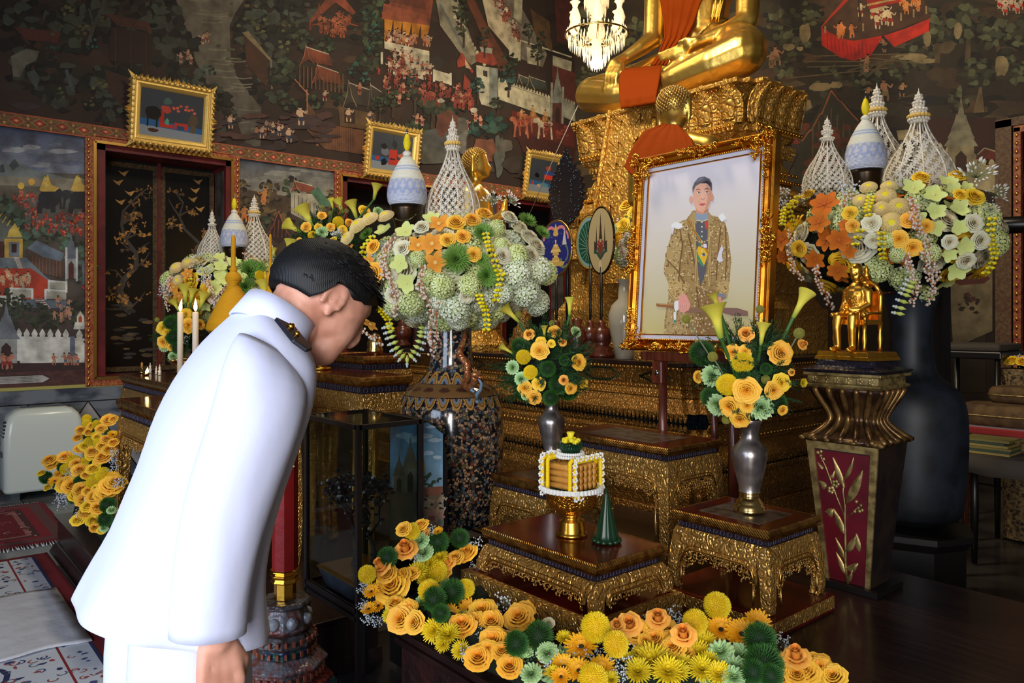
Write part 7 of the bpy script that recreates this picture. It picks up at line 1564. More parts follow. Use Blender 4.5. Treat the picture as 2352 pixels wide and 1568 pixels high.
b.col = lin((230, 180, 30)); b.tube([(0, 0, .2), (0, 0, .74)], [.04, .03], 6); FM['calla'] = fmesh(b, 'calla_lily', 'petal')
NM = dict(R='rose', B='rose', W='cream_rose', y='yellow_rose', P='pompon', T='green_puff', c='drumstick_bloom', G='gerbera', M='yellow_chrysanthemum', N='green_chrysanthemum', O='orange_crochet_flower', D='deep_orange_flower', L='lime_fabric_flower', K='green_carnation', H='hydrangea', h='hydrangea', C='cream_crochet_flower', S='white_bud_spray', Q='white_filler_blossom', F='fern_frond')
def head(root, k, pos_, nrm, r):
    q = Vector(nrm).normalized().to_track_quat('Z', 'Y') @ Euler((0, 0, FR.uniform(0, 6.28))).to_quaternion()
    return part_at(NM[k], FM[k], root, Vector(pos_)-root.location, q, r)
def view(p): return (EYEV-Vector(p)).normalized()
def parse(s): 
    out = []
    for tok in s.split(';'):
        k, rest = tok.split(':'); out += [(k.strip(), [float(v) for v in t.split(',')]) for t in rest.split()]
    return out
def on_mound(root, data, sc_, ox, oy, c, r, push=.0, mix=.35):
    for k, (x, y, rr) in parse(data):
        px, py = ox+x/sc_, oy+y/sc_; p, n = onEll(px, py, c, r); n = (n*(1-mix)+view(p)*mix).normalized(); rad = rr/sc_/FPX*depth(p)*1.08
        head(root, k, p+n*push, n, rad)
def string_pts(path, sc_, ox, oy, c, r, off=.03, step=.016):
    pts = []
    for x, y in path:
        px, py = ox+x/sc_, oy+y/sc_; p, n = onEll(px, py, c, r); p = p+view(p)*off; p = P(px, py, depth(pts[-1])+.015) if pts and abs(depth(p)-depth(pts[-1])) > .09 else p; pts.append(p)
    out = []
    for i in range(len(pts)-1):
        L_ = (pts[i+1]-pts[i]).length; m = max(1, int(L_/step))
        for k in range(m): out.append(pts[i].lerp(pts[i+1], k/m))
    return out
def garland(root, name, pts, kind, s=1.0):
    b = MB()
    for i, p in enumerate(pts):
        p = p-root.location
        if kind == 'white':
            for q in range(4):
                d = Vector((FR.uniform(-1, 1), FR.uniform(-1, 1), FR.uniform(-1, .6))).normalized()*.013*s
                b.col = lin((226, 206, 186)); b.ball(p+d, (.0062*s,)*3, 5, 3)
                if q == 0: b.col = lin((214, 110, 50)); b.ball(p+view(p+root.location)*.012*s, .0045*s, 5, 3)
        elif kind == 'yellow':
            b.col = lin((176, 196, 150)); b.ball(p, .007*s, 5, 3)
            for q in range(3):
                a = i*1.9+q*2.1; d = Vector((math.cos(a), math.sin(a), -.45)).normalized(); b.col = mixc((224, 196, 0), (250, 226, 20), FR.random()); b.tube([p+d*.004*s, p+d*.014*s, p+d*.024*s+Vector((0, 0, .004))], [.004*s, .0085*s, .0008], 5)
        else:
            u = i/max(1, len(pts)-1); nx = pts[min(i+1, len(pts)-1)]-pts[max(i-1, 0)]; out_ = Vector((nx.x, nx.y, nx.z)).cross(view(p+root.location)).normalized()*-1
            b.col = lin((214, 222, 214)); b.ball(p, .008*s, 6, 4); b.ball(p-out_*.01*s, .006*s, 5, 3); b.col = mixc((196, 210, 90), (214, 226, 120), FR.random()); b.tube([p+out_*.006, p+out_*.022*s, p+out_*.040*s], [.006*s, .010*s, .001], 6)
    return b.build(name, M['petal'], root, kind='stuff')
SS = lambda s: [[tuple(float(v) for v in t.split(',')) for t in g.split()] for g in s.split(';')]
def core(root, c, r, m='moss'):
    b = MB(); b.ball(Vector(c)-root.location, r, 24, 14); b.build('leafy_core', M[m], root)
def fillers(root, c, r, n, kinds, rad, front=False):
    for i in range(n):
        z = 1-2*(i+.5)/n; rr = math.sqrt(1-z*z); a = i*2.39996; d = Vector((rr*math.cos(a), rr*math.sin(a), z)); p = Vector((c[0]+d.x*r[0]*.93, c[1]+d.y*r[1]*.93, c[2]+d.z*r[2]*.93)); nn = Vector((d.x/r[0], d.y/r[1], d.z/r[2])).normalized(); head(root, FR.choice(kinds), p, nn, rad*FR.uniform(.8, 1.15))

# lattice onion domes and woven cones standing in the arrangements
def lattice_dome(label, px, py_base, py_tip, hw_px, Y, yellow=True, dens=1.0, pyw=None):
    c = P(px, py_base, Y); k = Y/FPX; h = (py_base-py_tip)*k; r = hw_px*k; t = thing('lattice_dome', label, 'ornament', c)
    hb = h*.66
    prof = [(.98, 0), (1.0, .12), (.96, .24), (.86, .38), (.70, .52), (.52, .64), (.37, .77), (.25, .9), (.19, 1.0)]
    def rad(u):
        for i in range(len(prof)-1):
            if u <= prof[i+1][1]: q = (u-prof[i][1])/(prof[i+1][1]-prof[i][1]); return r*(prof[i][0]+(prof[i+1][0]-prof[i][0])*q)
        return r*.17
    b = MB()
    for i in range(10): a = 2*PI*i/10+.2; b.tube([(rad(j/12)*1.02*math.cos(a), rad(j/12)*1.02*math.sin(a), hb*j/12) for j in range(13)], r*.024, 6)
    b.build('rib', M['white_bead'], t)
    b = MB(); n = int(26*dens)
    for j in range(int(17*dens)):
        u = (j+.5)/(19*dens); rr = rad(u)
        nn = max(10, int(n*rr/r))
        for i in range(nn):
            a = 2*PI*(i+.5*(j % 2))/nn; s = 2*PI*rr/nn*.37; p = Vector((rr*math.cos(a), rr*math.sin(a), hb*u)); tx = Vector((-math.sin(a), math.cos(a), 0)); tz = Vector((0, 0, 1))
            for q in range(3): d = tx*math.cos(q*PI/3+.5)+tz*math.sin(q*PI/3+.5); e = (tz*math.cos(q*PI/3+.5)-tx*math.sin(q*PI/3+.5))*s*.17; o_ = Vector((math.cos(a), math.sin(a), 0))*.001*q; b.add([p-d*s-e+o_, p+d*s-e+o_, p+d*s+e+o_, p-d*s+e+o_], [(0, 1, 2, 3)])
    b.build('flower_lattice', M['white_bead'], t, kind='stuff')
    b = MB(); z = hb; hs = h-hb; W_ = r*.26
    for kx, (z0, rr) in enumerate([(.03, 1.0), (.10, 1.25), (.30, .9), (.38, .98), (.50, .62), (.58, .66), (.70, .42), (.78, .3)]):
        n = max(8, int(14*rr))
        for i in range(n): a = 2*PI*i/n; b.ball((W_*rr*.8*math.cos(a), W_*rr*.8*math.sin(a), z+hs*z0), (W_*.2, W_*.2, hs*.045), 5, 3)
    b.lathe([(W_*.8, 0), (W_*.95, hs*.1), (W_*.6, hs*.16), (W_*.7, hs*.35), (W_*.35, hs*.55), (W_*.3, hs*.7), (W_*.12, hs*.82), (W_*.16, hs*.86), (W_*.05, hs*.92), (.0005, hs)], 14, c=(0, 0, z)); b.build('beaded_spire', M['white_bead'], t)
    if yellow:
        b = MB()
        for i in range(16): a = 2*PI*i/16; b.ball((W_*.95*math.cos(a), W_*.95*math.sin(a), z+hs*.20), (W_*.32, W_*.32, hs*.055), 7, 5)
        b.build('yellow_collar', mat('collar_cream', (226, 186, 96), .7), t, kind='stuff')
    return t
def woven_cone(label, px, py_base, py_tip, hw_px, Y):
    c = P(px, py_base, Y); k = Y/FPX; h = (py_base-py_tip)*k; r = hw_px*k; t = thing('white_woven_cone', label, 'ornament', c)
    b = MB(); b.lathe([(r*.55, -h*.32), (r*.62, -h*.3), (r*.80, -h*.06), (r*.84, -.0), (r*.7, .0)], 30); b.build('bronze_bowl', M['dark_bronze'], t)
    n = 72; prof = [(.84, 0), (.95, .04), (1.0, .12), (.98, .2), (.86, .32), (.66, .44), (.42, .55), (.22, .62), (.17, .64)]; hb = h; rg = []; cs = []
    rows = []
    for i in range(len(prof)-1):
        for s in range(6): u = s/6; rows.append((prof[i][0]+(prof[i+1][0]-prof[i][0])*u, prof[i][1]+(prof[i+1][1]-prof[i][1])*u))
    rows.append(prof[-1]); vs = []
    for rr, zz in rows:
        for j in range(n):
            a = 2*PI*j/n; vs.append((r*rr*math.cos(a), r*rr*math.sin(a), h*zz)); w = zz/.64; base = (206, 208, 220)
            dia = abs(((j/n*16) % 1)-.5)*2; col = (236, 232, 214)
            if .18 < w < .5: col = (176, 186, 222) if abs(dia-abs((w-.34)/.16)) < .35 else (232, 226, 170) if dia < abs((w-.34)/.16)*.0+.35 and abs(w-.36) < .1 else (214, 214, 222)
            elif w <= .18: col = (196, 202, 226) if (j+int(w*60)) % 3 else (226, 228, 236)
            elif .66 < w < .70 or .74 < w < .77: col = (160, 178, 220)
            cs.append(lin(col))
    b = MB(); m_ = len(rows); b.add(vs, [(i*n+j, i*n+(j+1) % n, (i+1)*n+(j+1) % n, (i+1)*n+j) for i in range(m_-1) for j in range(n)], True, cs); b.build('woven_hat', M['woven'], t)
    b = MB(); b.lathe([(r*.17, .63*h), (r*.24, .655*h), (r*.17, .68*h), (r*.12, .69*h)], 20); b.build('knot', M['white_bead'], t)
    b = MB(); b.lathe([(r*.05, .68*h), (r*.16, .73*h), (r*.20, .79*h), (r*.15, .85*h), (r*.07, .90*h)], 18); b.build('yellow_bud', mat('bud_yellow', (232, 204, 12), .6, bump=[('vor', 160, .4)]), t)
    b = MB(); b.lathe([(r*.075, .90*h), (r*.05, .93*h), (r*.02, .97*h), (.0006, h)], 8); b.build('silver_tip', M['chrome'], t)
    return t
lattice_dome('large white lattice dome with beaded spire on the largest arrangement, beside a gold head', 1040, 505, 265, 62, 3.5, True)
woven_cone('white woven cone with yellow bud on the largest arrangement, left of its lattice dome', 935, 472, 290, 46, 3.42)
lattice_dome('slim white lattice dome, left of the three ornaments on the far left arrangement', 487, 595, 480, 32, 5.2, False)
woven_cone('white woven cone of the far left arrangement, between two lattice domes', 538, 568, 443, 31, 5.15)
lattice_dome('wider white lattice dome, rightmost ornament on the far left arrangement', 584, 600, 446, 46, 5.3, True)
lattice_dome('small lattice dome nearest the portrait on the shadowed right arrangement', 1900, 440, 265, 55, 3.55, False)
woven_cone('white woven cone on the shadowed right arrangement', 1988, 392, 208, 46, 3.5)
lattice_dome('tall lattice dome standing behind the woven cone on the right arrangement', 2014, 425, 190, 70, 3.95, True)
lattice_dome('widest lattice dome at the right end of the shadowed right arrangement', 2110, 440, 202, 78, 3.6, True, .8)
lattice_dome('lattice dome whose spire tip peeps above the portrait frame', 1538, 425, 288, 36, 5.1, False)
woven_cone('woven cone whose yellow bud peeps above the portrait frame', 1613, 405, 306, 30, 5.05)

# ---------------- the great arrangements ----------------
def arrangement(label, px, py, Y, rx, rz, data, sc_, ox, oy, strings, fill, nf, frad):
    c = P(px, py, Y); r = (rx, rx, rz); t = thing('flower_arrangement', label, 'flowers', (c.x, c.y, c.z-rz*1.05)); core(t, c, (rx*.84, rx*.84, rz*.84)); fillers(t, c, (rx*.93, rx*.93, rz*.93), nf, fill, frad*.9)
    on_mound(t, data, sc_, ox, oy, c, (rx*1.05, rx*1.05, rz*1.08), .012)
    for kd, st_ in strings.items():
        for g in SS(st_): garland(t, {'white': 'white_blossom_string', 'yellow': 'yellow_bud_string', 'loop': 'hanging_garland'}[kd], string_pts(g, sc_, ox, oy, c, (rx*1.05, rx*1.05, rz*1.07), .05, .017 if kd == 'white' else .02), kd, 1.0)
    return t
arrangement('largest white, yellow and orange flower arrangement, on the dragon-handled vase', 1040, 632, 3.5, .40, .245,
 'C:735,395,72 820,345,66 940,325,62 655,490,62;L:1100,340,85 1085,440,80 930,435,72 1050,670,76 1095,815,84 1280,350,70;O:1335,385,92 1185,540,90 1285,530,94 1310,665,94 660,600,84 700,690,84 820,660,62 700,1100,50 830,1110,70;R:1460,390,68 1580,370,62 1665,325,60 1510,485,56 1590,610,56 1400,510,56 870,740,76 860,560,56;y:560,520,40 610,560,40;W:1070,570,62 830,810,64 1010,900,66 1990,500,74 1920,430,70 2040,560,74 1800,620,64 1850,350,60 1210,420,56 1540,900,56 2000,620,70;N:1465,640,118 1660,450,84 1690,760,92 1990,360,74 2100,450,64 800,460,56 1650,640,60;H:1350,830,96 1130,960,96 1560,830,84 1900,620,86 1760,420,62 1180,640,60 1000,960,70 2110,740,90 1790,540,56 1250,760,60;h:1900,740,110 2060,720,100 1960,870,112 2050,950,96 1450,990,116 1480,1070,84 1800,880,80 1340,940,70;S:1730,230,80 1860,230,80 1860,390,62 1880,510,34 545,540,50 600,470,48',
 3.267, 600, 400, dict(white='985,490 940,560 930,650 960,760 990,830 975,950 1010,1040;950,540 900,600 910,700 930,800;1210,700 1200,800 1230,900 1260,960 1280,1100 1270,1200 1290,1330;1330,970 1310,1080 1320,1200 1270,1380;1190,760 1180,860 1240,960;690,1100 780,1190 870,1230 900,1310;960,760 1000,860 1030,960 985,1080',
  yellow='840,460 770,540 745,650 755,760;755,720 785,870 800,980;800,960 880,1000 950,1080 990,1180;1690,440 1720,560 1760,680 1810,780;1810,740 1770,900 1745,970;1640,900 1680,1010 1690,1120 1685,1190',
  loop='925,1150 950,1230 985,1320 1040,1390 1095,1425 1150,1390 1200,1310 1230,1220 1240,1120'), 'HhHW', 90, .075)
arrangement('broad shadowed flower arrangement at the right, yellow to dusky green, beside the portrait', 2042, 560, 3.62, .50, .27,
 'C:965,175,58 1115,165,54 1090,240,72 1190,320,74 1135,435,74 905,270,52 1060,330,56;L:1300,180,84 1450,230,86 1560,140,74 1600,200,66 1640,330,74 1470,470,66 1630,470,66 1680,600,74 1620,770,86 1460,350,74 1330,400,64 1690,180,56 1560,660,60;D:640,300,120 600,430,96 750,560,96 570,700,86 740,780,86 320,560,90 330,680,60 800,450,60 820,640,60;R:1190,550,64 1290,610,64 1260,420,58 850,460,48 1390,460,50;W:990,440,66 1000,560,56 1730,440,66 1780,560,66 1560,570,54 1680,700,64;y:520,240,50 1350,120,60 1620,110,60 1740,260,70 830,370,54 460,620,60 1640,240,50;S:600,150,120 1760,110,140 1900,240,90 1860,340,60 480,290,60;H:1420,650,70 1100,560,60 1180,660,60;Q:330,250,60 830,200,70 330,330,50',
 3.267, 1700, 380, dict(white='1280,240 1320,330 1340,450 1400,560 1440,700 1480,830 1440,960 1410,1070;1300,300 1290,420 1360,540;1260,680 1280,800 1330,900 1290,1000 1310,1070;1380,640 1400,760 1440,900;790,200 780,330 720,480;820,200 860,260;380,500 370,640 400,780 480,860;560,760 600,900 660,1000 690,1090;1240,700 1220,780',
  yellow='430,230 380,340 420,470 400,560;400,260 330,330 310,460;980,230 960,330 980,400;900,480 870,580 900,640;1060,500 1070,620 1080,720;1890,390 1880,520 1910,650 1870,760 1810,830', loop='1260,860 1210,960 1170,1060 1150,1150'), 'yHLWD', 100, .075)
arrangement('far left flower arrangement with white domes, behind the two lit candles', 525, 660, 5.2, .42, .21,
 'C:235,700,52 330,665,52 405,640,42 250,800,42;L:600,690,60 610,780,64 550,850,64 740,770,64 700,660,60 590,620,50 470,1000,50;O:330,750,54 220,850,58 260,920,54 370,880,50;N:830,720,104 800,850,84 900,700,60;S:430,640,64 470,740,60 400,690,50;Q:470,760,60 160,880,50 570,960,50;y:420,930,50 390,1010,60 800,930,50;W:540,930,50 860,890,40;H:700,880,50 480,1090,60',
 3.565, 340, 420, dict(white='180,780 140,860 150,960 165,1060;190,760 170,860 130,950;470,740 520,880 510,1000;420,800 500,840 520,900;790,570 820,590 800,610;640,830 540,960 560,1020', yellow='350,780 330,880'), 'HLWy', 70, .08)
arrangement('mostly hidden flower arrangement behind the left edge of the portrait frame', 1505, 555, 5.15, .30, .21,
 'y:850,520,50 900,560,46 830,640,46;W:880,800,40 920,700,40;S:860,720,50 840,860,50', 2.904, 1150, 300, dict(white='900,600 860,700 850,800 860,900 880,960;920,620 900,740 890,880;830,680 800,760 830,880', yellow='920,520 840,560 800,620;880,560 820,620 800,670'), 'yWHS', 60, .075)

# ---------------- vase bouquets ----------------
def calla(root, bx, by, mx_, my_, Y, foot, wide=1.0):
    p0, p1 = P(bx, by, Y), P(mx_, my_, Y-.02); d = p1-p0; L_ = d.length
    tv = (EYEV-p0).normalized(); side = (tv-d.normalized()*tv.dot(d.normalized()))*.35+P(bx-10 if mx_ < bx else bx+10, by, Y)-p0
    z = d.normalized(); x = (side-z*side.dot(z)).normalized(); y = z.cross(x); q = Matrix((x, y, z)).transposed().to_quaternion()
    o = part_at('calla_lily', FM['calla'], root, p0-root.location, q, (L_*1.0*wide, L_*wide, L_))
    b = MB(); f = Vector(foot); m1 = p0.lerp(f, .4)+Vector((0, 0, .02)); b.tube([v-root.location for v in (p0+d*.08, p0, m1, f)], [.006, .0065, .006, .005], 7); b.build('calla_stem', M['stem'], root)
def bouquet(label, vx, ztop, c, r, data, callas, drums, sc_, ox, oy, Y, ferns=40, vase=None):
    t = thing('bouquet', label, 'flowers', vx); foot = Vector((vx[0], vx[1], ztop))
    core(t, c, (r[0]*.55, r[1]*.55, r[2]*.6))
    on_mound(t, data, sc_, ox, oy, c, r, .0, .5)
    for a in callas: calla(t, ox+a[0]/sc_, oy+a[1]/sc_, ox+a[2]/sc_, oy+a[3]/sc_, Y+(a[4] if len(a) > 4 else 0), foot, a[5] if len(a) > 5 else 1)
    for x, y, rr in drums:
        p = P(ox+x/sc_, oy+y/sc_, Y+FR.uniform(-.06, .02)); head(t, 'c', p, view(p), rr/sc_/FPX*Y)
        b = MB(); b.tube([p-t.location, p.lerp(foot, .5)-t.location+Vector((0, 0, .01)), foot-t.location], .0025, 5); b.build('drumstick_stem', mat('stem_grey', (110, 116, 90), .6) if 'stem_grey' not in M else M['stem_grey'], t)
    for i in range(ferns):
        a = FR.uniform(0, 6.28); el = FR.uniform(-.55, 1.3); d = Vector((math.cos(a)*math.cos(el), math.sin(a)*math.cos(el), math.sin(el))); p = Vector(c)+Vector((d.x*r[0], d.y*r[1], d.z*r[2]))*.45; head(t, 'F', p, d, r[0]*FR.uniform(.55, .95))
    for i in range(16):
        a = FR.uniform(0, 6.28); d = Vector((math.cos(a), math.sin(a), FR.uniform(-.9, -.2))).normalized(); p = Vector(c)+Vector((d.x*r[0], d.y*r[1], d.z*r[2]))*.75; head(t, 'T', p, d, r[0]*.26) if i < 5 else head(t, 'F', p, d, r[0]*.5)
    return t
M['stem_grey'] = mat('stem_grey', (110, 116, 90), .6)
Yr_ = depth(vr); cR = P(1722, 862, Yr_-.0)
bouquet('bouquet of roses and tall callas in the silver vase, before the portrait\'s lower corner', (vr.x, vr.y, TRz+.318), TRz+.30, cR, (.150, .150, .185),
 'P:635,840,104 480,1060,104;R:675,1110,128 510,1270,98 610,1390,92 680,1265,72 1000,750,118 940,1110,88 540,740,80 660,730,66 200,980,60 1030,1310,50;y:1010,1040,92;B:670,560,74 1225,660,52 1120,935,34;K:320,970,100 380,1260,102 820,1290,112;T:230,740,128 310,1180,96 640,960,70 870,900,60;M:1240,1040,46;L:470,1410,1', [(415, 590, 330, 225, -.1, 1.0), (400, 310, 325, 120, .0, .9), (1140, 390, 1290, 110, 0, .8), (815, 670, 845, 420, -.04, .8)],
 [(70, 405, 47), (335, 780, 50), (808, 305, 43), (1200, 545, 54), (865, 1008, 46), (470, 1410, 45)], 4.356, 1560, 640, Yr_-.05, 46)
Yl_ = depth(vl); cL = P(1250, 848, Yl_)
bouquet('bouquet of yellow roses and callas in the silver vase, below the blue round fan', (vl.x, vl.y, TRz+.318), TRz+.30, cL, (.185, .185, .21),
 'P:445,520,72 517,675,70;R:610,460,88 990,575,78 465,830,72 555,920,70 915,830,60 755,275,64;y:600,790,66 725,390,40 620,370,50 1040,780,50;B:505,300,54 845,750,46 835,375,40;K:335,625,66 425,740,66 465,910,40 970,270,54;T:405,410,82 690,640,82 715,930,80 850,560,50', [(400, 170, 240, 10, -.05, .8), (345, 490, 205, 400, 0, .7), (905, 110, 910, -90, 0, .75), (655, 330, 650, 190, -.04, .8)],
 [(395, 95, 35), (540, 510, 35), (735, 185, 35)], 4.356, 1100, 700, Yl_-.05, 46)
c3 = pos(735, 2.05, 1.125); Y3 = depth(c3); t = thing('crystal_vase', 'sparkling crystal and gilt vase under the bouquet behind the man\'s head', 'vase', c3); zt3 = P(735, 610, Y3).z-1.125
b = MB(); b.lathe([(0, 0), (.06, 0), (.03, .04), (.03, .10), (.07, .2), (.09, zt3*.7), (.06, zt3*.9), (.08, zt3)], 12, False); b.build('body', M['crystal'], t); b = MB(); b.lathe([(.0, 0), (.065, 0), (.066, .012), (.03, .02)], 24); b.build('gilt_foot', M['gold_bright'], t)
bouquet('bouquet of tall yellow callas and small roses rising behind the man\'s hair', (c3[0], c3[1], 1.125+zt3), 1.125+zt3-.06, P(745, 560, Y3), (.20, .20, .17),
 'P:577,360,42 385,460,34 385,520,30;R:455,315,34 340,400,38 340,590,40 660,375,38 520,400,32 290,500,24;y:770,285,48 430,400,30 610,420,34;K:455,435,42 395,550,40 880,290,44;Q:690,390,30 560,450,40', [(305, 440, 180, 365), (385, 395, 300, 240), (540, 265, 520, 175, 0, .8), (610, 290, 570, 180), (715, 330, 670, 195), (845, 190, 870, 65), (205, 640, 240, 480), (90, 620, 100, 540)],
 [(460, 250, 18), (520, 290, 18), (640, 275, 18), (322, 530, 20)], 3.267, 600, 400, Y3-.05, 40)
c4 = pos(418, 1.48, 1.085); Y4 = depth(c4); t = thing('brass_flower_bowl', 'brass bowl under the low bouquet beside the lit candles', 'bowl', c4); b = MB(); b.lathe([(0, 0), (.06, 0), (.03, .03), (.08, .08), (.09, .1)], 24); b.build('body', M['brass'], t)
bouquet('low bouquet of yellow flowers and callas directly behind the two lit candles', (c4[0], c4[1], 1.187), 1.16, P(412, 765, Y4), (.13, .13, .17),
 'R:130,1300,48 330,1170,60 420,1160,42 190,1345,28;y:130,1190,52 160,1220,40 310,1080,50;T:190,1150,66 210,1260,66 240,1350,50;K:130,1340,40 210,1420,40;Q:300,1280,30', [(310, 980, 295, 820), (350, 980, 370, 850), (425, 1030, 470, 880), (255, 1050, 200, 950)], [(75, 1120, 20)], 3.565, 340, 420, Y4-.04, 30)
p_ = P(600, 628, 4.2); t = thing('calla_cluster', 'pale callas and one yellow pompon beside the smaller woven cone', 'flowers', (p_.x, p_.y, 1.085)); f4 = Vector((p_.x, p_.y, 1.087))
calla(t, 612, 690, 603, 640, 4.1, f4); calla(t, 660, 600, 672, 548, 4.2, f4); calla(t, 570, 690, 590, 660, 4.15, f4); pp_ = P(596, 632, 4.1); head(t, 'P', pp_, view(pp_), .026)

# ---------------- flower beds ----------------
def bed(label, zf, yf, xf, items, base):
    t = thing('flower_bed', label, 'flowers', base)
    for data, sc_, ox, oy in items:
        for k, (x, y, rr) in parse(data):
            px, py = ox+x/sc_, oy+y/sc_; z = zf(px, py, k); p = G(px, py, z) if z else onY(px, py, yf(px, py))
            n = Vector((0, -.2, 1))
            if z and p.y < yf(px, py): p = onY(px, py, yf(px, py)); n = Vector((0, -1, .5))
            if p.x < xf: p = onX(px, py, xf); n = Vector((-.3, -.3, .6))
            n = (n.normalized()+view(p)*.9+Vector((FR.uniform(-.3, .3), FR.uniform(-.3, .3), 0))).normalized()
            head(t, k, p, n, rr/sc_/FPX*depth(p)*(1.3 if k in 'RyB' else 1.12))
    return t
FB1 = 'P:175,560,78 592,160,72 825,530,92 750,710,95 1090,690,80;B:330,500,76 930,470,66 540,345,84;R:420,700,130 500,980,106 1110,390,88 630,1010,84 1060,1060,108 1250,930,110 1590,980,112 1350,1190,106 1210,1350,106 1500,1430,96 1330,1010,90 370,570,76 680,120,62 1650,900,74 600,560,60 1000,420,66 500,600,80 560,880,70 440,850,76 1180,1010,80 1430,1290,80 1300,1260,70 520,150,60 900,540,60;W:1860,1020,54;T:835,255,96 1035,225,86 365,400,90 800,790,110 970,720,110 1560,1200,112 1770,1130,130 860,920,84;G:215,720,80 190,880,72 950,930,92 1120,890,104 830,160,50 2000,1420,120 280,850,70 720,180,50;M:640,540,110 750,460,90 790,1080,110 930,1120,112 1050,1260,92 390,940,74 2000,1150,74 860,400,70 720,600,80 880,1200,80 1900,1470,70;K:670,250,76 700,360,84 690,820,64 1640,1380,112 1770,1380,112 1850,1290,92 900,650,54 1700,1480,90 1650,1290,70;Q:140,700,50 130,850,44 200,980,64 280,1000,54 1190,280,64 1420,860,92 1130,1290,76 1190,500,54 640,420,50 760,150,44 1450,1130,50 1240,1120,50 1900,1380,80'
FB2 = 'P:305,345,108 465,480,95 1095,305,92 1270,175,98 285,750,105;B:575,330,76 800,290,72 1005,420,78 1900,600,84 480,340,50;R:640,400,84 500,400,60 860,370,74 780,450,76 930,520,84 1830,640,76 1970,720,96 2090,700,92 2200,750,84 2040,630,64 1000,560,74 880,450,60 700,460,50 1900,730,80 2110,620,50;G:190,500,130 50,660,94 170,690,104 350,670,112 1300,365,118 1465,400,124 1590,310,104 30,740,80;M:750,620,150 880,700,130 640,700,110 1120,560,112 1180,470,92 1150,680,112 1290,720,104 900,620,94 960,700,94 430,760,64 560,600,60 1010,640,80 1210,620,90 650,560,70;K:1300,540,92 1450,580,102 1420,670,92 0,590,64 1400,740,84 1380,560,60;T:1610,440,125 1640,640,150 1560,700,94 1700,730,90;Q:120,570,64 340,560,54 500,560,84 560,660,74 700,320,50 930,270,64 1780,470,60 220,600,54 450,650,54 1540,760,50 960,300,50 490,740,60'
def zfb(px, py, k): return .53+(.05 if k in 'PTB' else 0)+(.03 if px > 1250 else 0)-(.0 if py < 1500 else .02)
bt = bed('long bed of yellow and orange flowers edging the carved platform in front', zfb, lambda px, py: 1.24, -2.12, [(FB1, 4.042, 800, 1180), (FB2, 3.459, 1280, 1340)], (-1.8, 1.35, .452))
b = MB()
for path in ([(-2.0, 1.66), (-2.02, 1.5), (-2.0, 1.36), (-1.8, 1.33), (-1.5, 1.36), (-1.36, 1.45), (-1.25, 1.6), (-1.15, 1.78), (-1.0, 1.84), (-.88, 1.8)], [(-2.05, 1.6), (-2.12, 1.85), (-2.3, 1.9)]): b.tube([(x+1.8, y-1.35, .03) for x, y in path], .055, 8)
b.build('moss_base', M['moss'], bt)
for i in range(34):
    u = i/33; x, y = (-2.02+.75*u*1.2, 1.3+.06*FR.random()) if i < 22 else (-1.25+.3*(i-22)/12, 1.55+.25*(i-22)/12); head(bt, FR.choice('TMKR'), (x, y+FR.uniform(0, .08), .505), (FR.uniform(-.4, .4), -.3, 1), .04)
LB = 'P:1250,385,58 1255,450,60 1380,635,60 1280,710,60 1420,740,66 1390,460,55 1065,1000,88 950,1110,76 1490,1190,98 1350,1290,94 1230,990,50;R:1170,560,64 1340,500,64 1570,420,84 1460,540,64 1640,400,54 1290,590,64 1130,670,60 1540,700,74 1640,740,64 1500,800,84 1170,830,78 1340,870,80 1580,850,84 720,1000,80 760,1070,74 940,950,80 1510,960,104 1120,1050,84 1160,1140,94 950,1330,94 1010,1400,84 1160,1400,84 1560,1380,112 1280,1440,74 1640,1300,64 1560,1480,94 1180,1500,84 1440,1500,74 1000,1280,60 1240,1210,60;y:1310,930,64 1350,1120,80 600,1180,48 700,1380,52 1400,1400,64 1230,790,70 1400,650,50 1420,1010,60;G:860,1170,78 790,1280,84 1630,610,74 1630,1230,94 1500,1330,64 920,1200,64;T:1370,420,44 1245,645,48 1375,560,44 1560,600,58 900,1080,74 660,1230,90 1150,1300,84 820,1360,54 1040,1500,64;Q:1540,680,44 1650,870,54 1640,1000,64 1640,1110,64 960,1210,64 1010,1120,54 1050,1060,44 860,1380,54 870,1500,64 1310,1530,64 1700,1320,54 850,960,44'
LB2 = 'y:500,60,50 600,140,56 690,220,50 600,320,42 720,330,48 780,400,28;R:560,60,60 640,100,56 660,170,56 740,140,56 760,230,50 660,270,46 730,380,34 860,60,70 820,100,60 900,40,60;T:830,200,60 810,310,56 560,150,40 620,20,50;Q:620,270,34 700,150,44 480,190,50 500,150,44 690,340,26 920,40,40;K:860,240,34 800,380,30'
bl = bed('farther bed of yellow flowers and white filler on the dark step, by the white appliance', lambda px, py, k: 0, lambda px, py: .80+max(0, (1200-py))*.0006, -5.46, [(LB, 6.273, 0, 900), (LB2, 3.35, 0, 1100)], (-4.7, .95, .227))
b = MB(); b.loft([[(-.66, .0, 0), (.3, .0, 0), (.3, .2, 0), (-.66, .2, 0)], [(-.6, .03, .18), (.2, .03, .1), (.2, .2, .1), (-.6, .2, .18)], [(-.6, .1, .36), (-.4, .1, .3), (-.4, .2, .3), (-.6, .2, .36)]], True, True, False); b.build('moss_base', M['moss'], bl)
